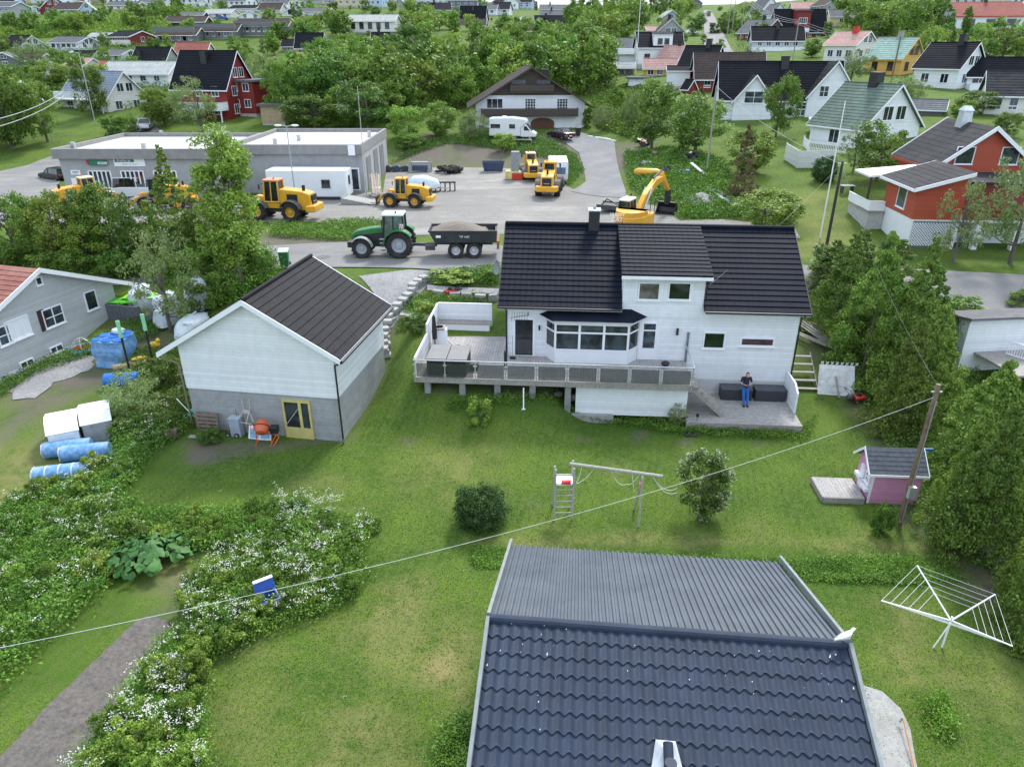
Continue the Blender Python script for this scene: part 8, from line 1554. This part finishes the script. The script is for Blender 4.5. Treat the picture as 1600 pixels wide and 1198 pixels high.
t=at('garden_pole','orange-brown bamboo pole lying beside the curved wall','pole',G(1406,1136)+Vector((0,0,.05))); b=G(1430,1215)-Vector(t.location); m=MB(); m.cyl((0,0,.3),(b.x,b.y,b.z+.1),.022); m.build('cane',M('cane',(.45,.22,.1),.7),t); m=MB(); m.cyl((0,0,.3),(-.03,.03,.1),.03); m.build('tip',STEEL,t)
for u,v,l in((737,1030,'upper white wall bracket stone left of the blue roofed house'),(727,1105,'lower white wall bracket stone left of the blue roofed house')): t=at('edging_stone',l,'stone',PZ(u,v,-.4)); m=MB(); m.box((0,0,.15),(.22,.35,.3),.2); m.build('stone',STN,t,bev=.04); m=MB(); m.box((.05,.05,.33),(.12,.2,.06)); m.build('cap',WHITE,t)
# ---------------- bins, yard clutter
def bin_(u,v,col,label,s=1,lid=None):
    p=G(u,v)+Vector((0,0,.06)); t=at('wheelie_bin',label,'bin',p,R(10)); t.scale=(s,)*3; m=MB(); m.loft([[(-.24,-.26,.06),(.24,-.26,.06),(.24,.24,.06),(-.24,.24,.06)],[(-.29,-.34,.95),(.29,-.34,.95),(.29,.32,.95),(-.29,.32,.95)]]); m.build('body',col,t,bev=.02); m=MB(); m.slab((-.31,-.37,.97),(.31,-.37,.97),(.31,.36,1.05),(-.31,.36,1.05),.05); m.build('lid',lid or col,t)
    for x in(-.25,.25): wheel(t,x,.25,.1,.05,RIMG)
bin_(446,417,M('bin_green',(.02,.13,.05),.5,var=.1),'green wheelie bin with pale lid standing at the roadside',1.15,M('pale_green_lid',(.4,.5,.42),.5)); bin_(903,213,BLACK,'black wheelie bin beside the white garage door of the chalet',1.1)
def junk(name,label,cat,u,v,rz,fn,dz=0):
    p=G(u,v); t=at(name,label,cat,(p.x,p.y,p.z+.05+dz),rz); fn(t); return t
def B(t,nm,mat,*bs,**k):
    m=MB(); [m.bx(*b) for b in bs]; return m.build(nm,mat,t,**k)
NAVY=M('navy_steel',(.03,.06,.12),.5,var=.3,dirt=(.15,.13,.1),damt=.3)
def skip_(t): 
    m=MB(); m.loft([[(-1.1,-.5,0),(1.1,-.5,0),(1.1,.5,0),(-1.1,.5,0)],[(-1.3,-.6,1.05),(1.3,-.6,1.05),(1.3,.6,1.05),(-1.3,.6,1.05)]],cap=False); m.build('tub',NAVY,t); B(t,'rim',NAVY,(-1.35,1.35,-.66,-.6,1.0,1.1),(-1.35,1.35,.6,.66,1.0,1.1)); [B(t,'rib',NAVY,(x-.04,x+.04,-.66,-.56,.1,1.0)) for x in(-.8,0,.8)]
junk('steel_skip','dark blue steel skip at the foot of the gravel bank','skip',771,268,0,skip_)
def chute(t): B(t,'chute',M('zinc_grey',(.25,.27,.29),.5,.3),(-.45,.45,-.4,.4,.9,3.0)); B(t,'auger_case',M('cream_yellow',(.6,.5,.2),.6),(-1.1,.9,-.6,.5,0,.9),bev=.05); B(t,'red_guard',RED,(-.3,.9,-.75,-.61,0,.7))
junk('snow_blower','snow blower attachment with tall grey chute and red guard','snow blower',805,280,R(-5),chute)
def tarp(t): m=MB(); m.loft([[(x,w*math.cos(a),.5+h*abs(math.sin(a))**.8) for a in np.linspace(0,PI,9)] for x,w,h in((-1.7,.2,.3),(-1.3,.75,.85),(0,.9,1.2),(1.2,.85,1.1),(1.7,.5,.6))]); m.build('cover',FILM,t,smooth=True); B(t,'trailer_frame',STEEL,(-2.6,1.6,-.05,.05,.35,.45),(-1.5,1.6,-.8,.8,.38,.5)); wheel(t,0,.85,.3,.2,RIMG); wheel(t,0,-.85,.3,.2,RIMG)
junk('boat_trailer','boat on a trailer under a white cover behind the small yellow loader','boat trailer',664,300,R(172),tarp)
def harrow(t): 
    B(t,'beam',BLACK,(-1.4,1.4,-.06,.06,.8,.95)); [B(t,'tine',BLACK,(x-.06,x+.06,-.3,.3,.0,.8)) for x in np.linspace(-1.3,1.3,6)]
junk('implement','black toothed implement right of the covered boat trailer','implement',692,299,R(3),harrow); 
def buckets(t): 
    for i in range(4): m=MB(); x=-2.0+i*1.1; m.prism([(x-.5,0),(x+.4,0),(x+.5,.5),(x+.2,.75),(x-.5,.6)],'y',-.6,.6); m.build('bucket',DARK if i%2 else NAVY,t,bev=.05)
junk('bucket_row','row of dark digger buckets behind the right corner of the workshop','buckets',618,268,0,buckets)
def saw(t):
    for x in(-1.2,1.2):
        for s in(-1,1): m=MB(); m.slab((x-.25,s*.5,0),(x+.25,s*.5,0),(x+.1,s*.08,1.5),(x-.1,s*.08,1.5),.08); m.build('leg',CONC,t)
    m=MB(); m.cyl((-1.4,0,1.1),(1.4,0,1.1),.12); m.build('bar',STEEL,t); B(t,'drum',NAVY,(-.9,.9,-.4,.4,.1,.8),bev=.1)
junk('cable_stand','grey trestle stand carrying a blue drum below the bank','trestle',657,269,0,saw)
def ring(t):
    for i in range(26): a=U(0,6.28); r=U(.2,2.2); m=MB(); m.ell((r*math.cos(a),r*.4*math.sin(a),U(.1,.6)),(U(.3,.6),U(.25,.4),U(.12,.35)),8,5,.5); m.build('tyre_piece',TYRE,t)
junk('black_scrap_heap','heap of black rubber and hoses at the foot of the bank','scrap heap',709,271,0,ring)
def lumber(t):
    for i in range(7): m=MB(); m.box((U(-.2,.2),-.5+i*.16,1.1+(i%3)*.08),(3.2,.12,.06),U(-.05,.05),0,R(-28)); m.build('board',M('raw_boards',(.45,.33,.24),.8,var=.3) if i%2 else WOODG,t)
    B(t,'crate',WHITE,(-.6,.8,-.5,.5,0,.75))
junk('lumber_trailer','pile of loose boards on a white crate at the workshop corner','boards',588,306,R(100),lumber)
def ramp(t): m=MB(); m.prism([(-1.8,0),(1.8,0),(-1.8,.6)],'y',-1,1); m.build('ramp',CONC,t); B(t,'kerb',STEEL,(-1.8,-1.7,-1,1,.6,.7))
junk('ramp','sloping concrete ramp by the glass door of the workshop','ramp',566,318,R(-8),ramp)
def tarm(t): B(t,'table',BLACK,(-1.5,1.4,-.9,.9,.3,.5)); m=MB(); m.tube([(.8,.3,.5),(1.3,.4,1.6)],.07); m.tube([(-1.2,-.6,.5),(-.9,0,1.0),(.5,-.6,.6)],.06); m.build('arm',BLACK,t); B(t,'frame_bar',DARK,(-1.6,1.5,-.95,-.9,.2,.6),(-1.6,1.5,.9,.95,.2,.6))
junk('mower_deck','dark flail mower implement lying left of the excavator','implement',962,330,R(-25),tarm)
def yb(t): m=MB(); m.loft([[(x,.5*math.cos(a)*w,.5+.45*math.sin(a)*w) for a in np.linspace(0,2*PI,10,endpoint=False)] for x,w in((-1.6,.5),(-1.3,.9),(.6,1),(1.2,.7))]); m.build('tank',YEL,t,smooth=True); m=MB(); m.ell((1.8,0,.6),(.7,.6,.6),10,6,.4); m.build('tyre_scrap',TYRE,t)
junk('yellow_tank','yellow tank lying in the weeds above the excavator arm','tank',1014,278,R(-20),yb)
def scrap(cols,n,sp,sz):
    def f(t):
        for i in range(n):
            m=MB(); a=U(0,6.28); r=U(0,sp); m.box((r*math.cos(a),r*.6*math.sin(a),U(.2,.7)),(U(.4,1)*sz,U(.2,.6)*sz,U(.1,.5)*sz),U(0,3),U(-.5,.5),U(-.5,.5)); m.build('scrap_piece',cols[i%len(cols)],t)
    return f
RU=M('rust',(.2,.1,.06),.8); junk('scrap_machine','dark scrap machine with red front in the weeds beside the drive','scrap',1004,228,0,scrap([BLACK,DARK,RED],8,.8,1.1)); junk('scrap_wood','rusty frames and wood scraps in the weeds','scrap',1022,248,0,scrap([RU,PAL],7,1.2,.8)); junk('stone_heap','grey stones and a wheel in the weeds above the yellow tank','stones',1008,262,0,scrap([CONC,DARK],7,.9,.9)); junk('digger_bucket','large black digger bucket on the slope by the grey pole','bucket',1078,252,R(-20),scrap([BLACK,DARK],7,.9,1.5))
def blc(t): B(t,'crate',M('crate_blue',(.02,.12,.4),.5),(-.7,.3,-.4,.4,0,.5),bev=.03); m=MB(); m.slab((.2,-.2,1.2),(.5,.0,1.2),(1.9,-.7,.1),(1.6,-.9,.1),.08); m.build('white_board',WHITE,t)
junk('crate','blue crate with a white board beside it on the weedy slope','crate',1072,274,0,blc)
def wt(t): m=MB(); m.slab((-.5,-3,.1),(.5,-3.1,.1),(.2,3,.5),(-.6,3,.6),.15); m.build('tarp_strip',FILM,t); m=MB(); m.slab((-.1,-2,.35),(.1,-2,.35),(.0,2,.62),(-.2,2,.62),.05); m.build('dark_fold',DARK,t)
junk('tarp_roll','long strip of white tarpaulin lying in the weeds right of the excavator bucket','tarpaulin',1130,312,R(10),wt)
junk('gravel_heap','pale grey gravel heap in the weeds right of the excavator bucket','gravel',1095,315,0,lambda t: (lambda m:(m.lathe([(0,.8),(.6,.6),(1.4,.25),(2.0,0)],16),m.build('heap',GRAV2,t)))(MB()))
def mail(t): B(t,'post',DARK,(-.04,.04,-.04,.04,0,1.3)); B(t,'mailbox',BLACK,(-.22,.22,-.2,.2,1.3,1.65),bev=.03)
junk('mailbox','dark mailbox on a post beside the asphalt drive','mailbox',884,234,0,mail)
stones('kerb','white painted kerb stones at the upper right edge of the asphalt drive','kerb',[(917,214),(940,217),(962,221)],.3,1,.9,WHITE); 
t=junk('bench','grey wooden cart or bench below the motorhome','bench',817,226,R(-5),lambda t:(B(t,'seat',WOODG,(-1.2,1.2,-.3,.3,.5,.6)),B(t,'side',WOODG,(-1.2,-1.1,-.3,.3,0,.5),(1.1,1.2,-.3,.3,0,.5))))
junk('picnic_set','small garden table on the lawn left of the orange-red house','table',1322,303,0,lambda t:(B(t,'tabletop',M('pale_stone',(.34,.34,.33)),(-.6,.6,-.35,.35,.65,.72)),B(t,'leg',DARK,(-.5,-.42,-.3,.3,0,.65),(.42,.5,-.3,.3,0,.65))))
junk('climbing_frame','blue play tower post behind the pink playhouse','play frame',1425,752,0,lambda t:(B(t,'post',M('crate_blue',(.02,.12,.4)),(-.05,.05,-.05,.05,0,1.9)),B(t,'arm',M('crate_blue',(.02,.12,.4)),(.05,.5,-.04,.04,1.5,1.6))))
sheet('manhole_cover',[(PZ(505,401,3.06).x+.5*math.cos(a),PZ(505,401,3.06).y+.5*math.sin(a)) for a in np.linspace(0,2*PI,16,endpoint=False)],M('cast_iron',(.12,.115,.11),.8,var=.2,bump=.3),.075,.3)
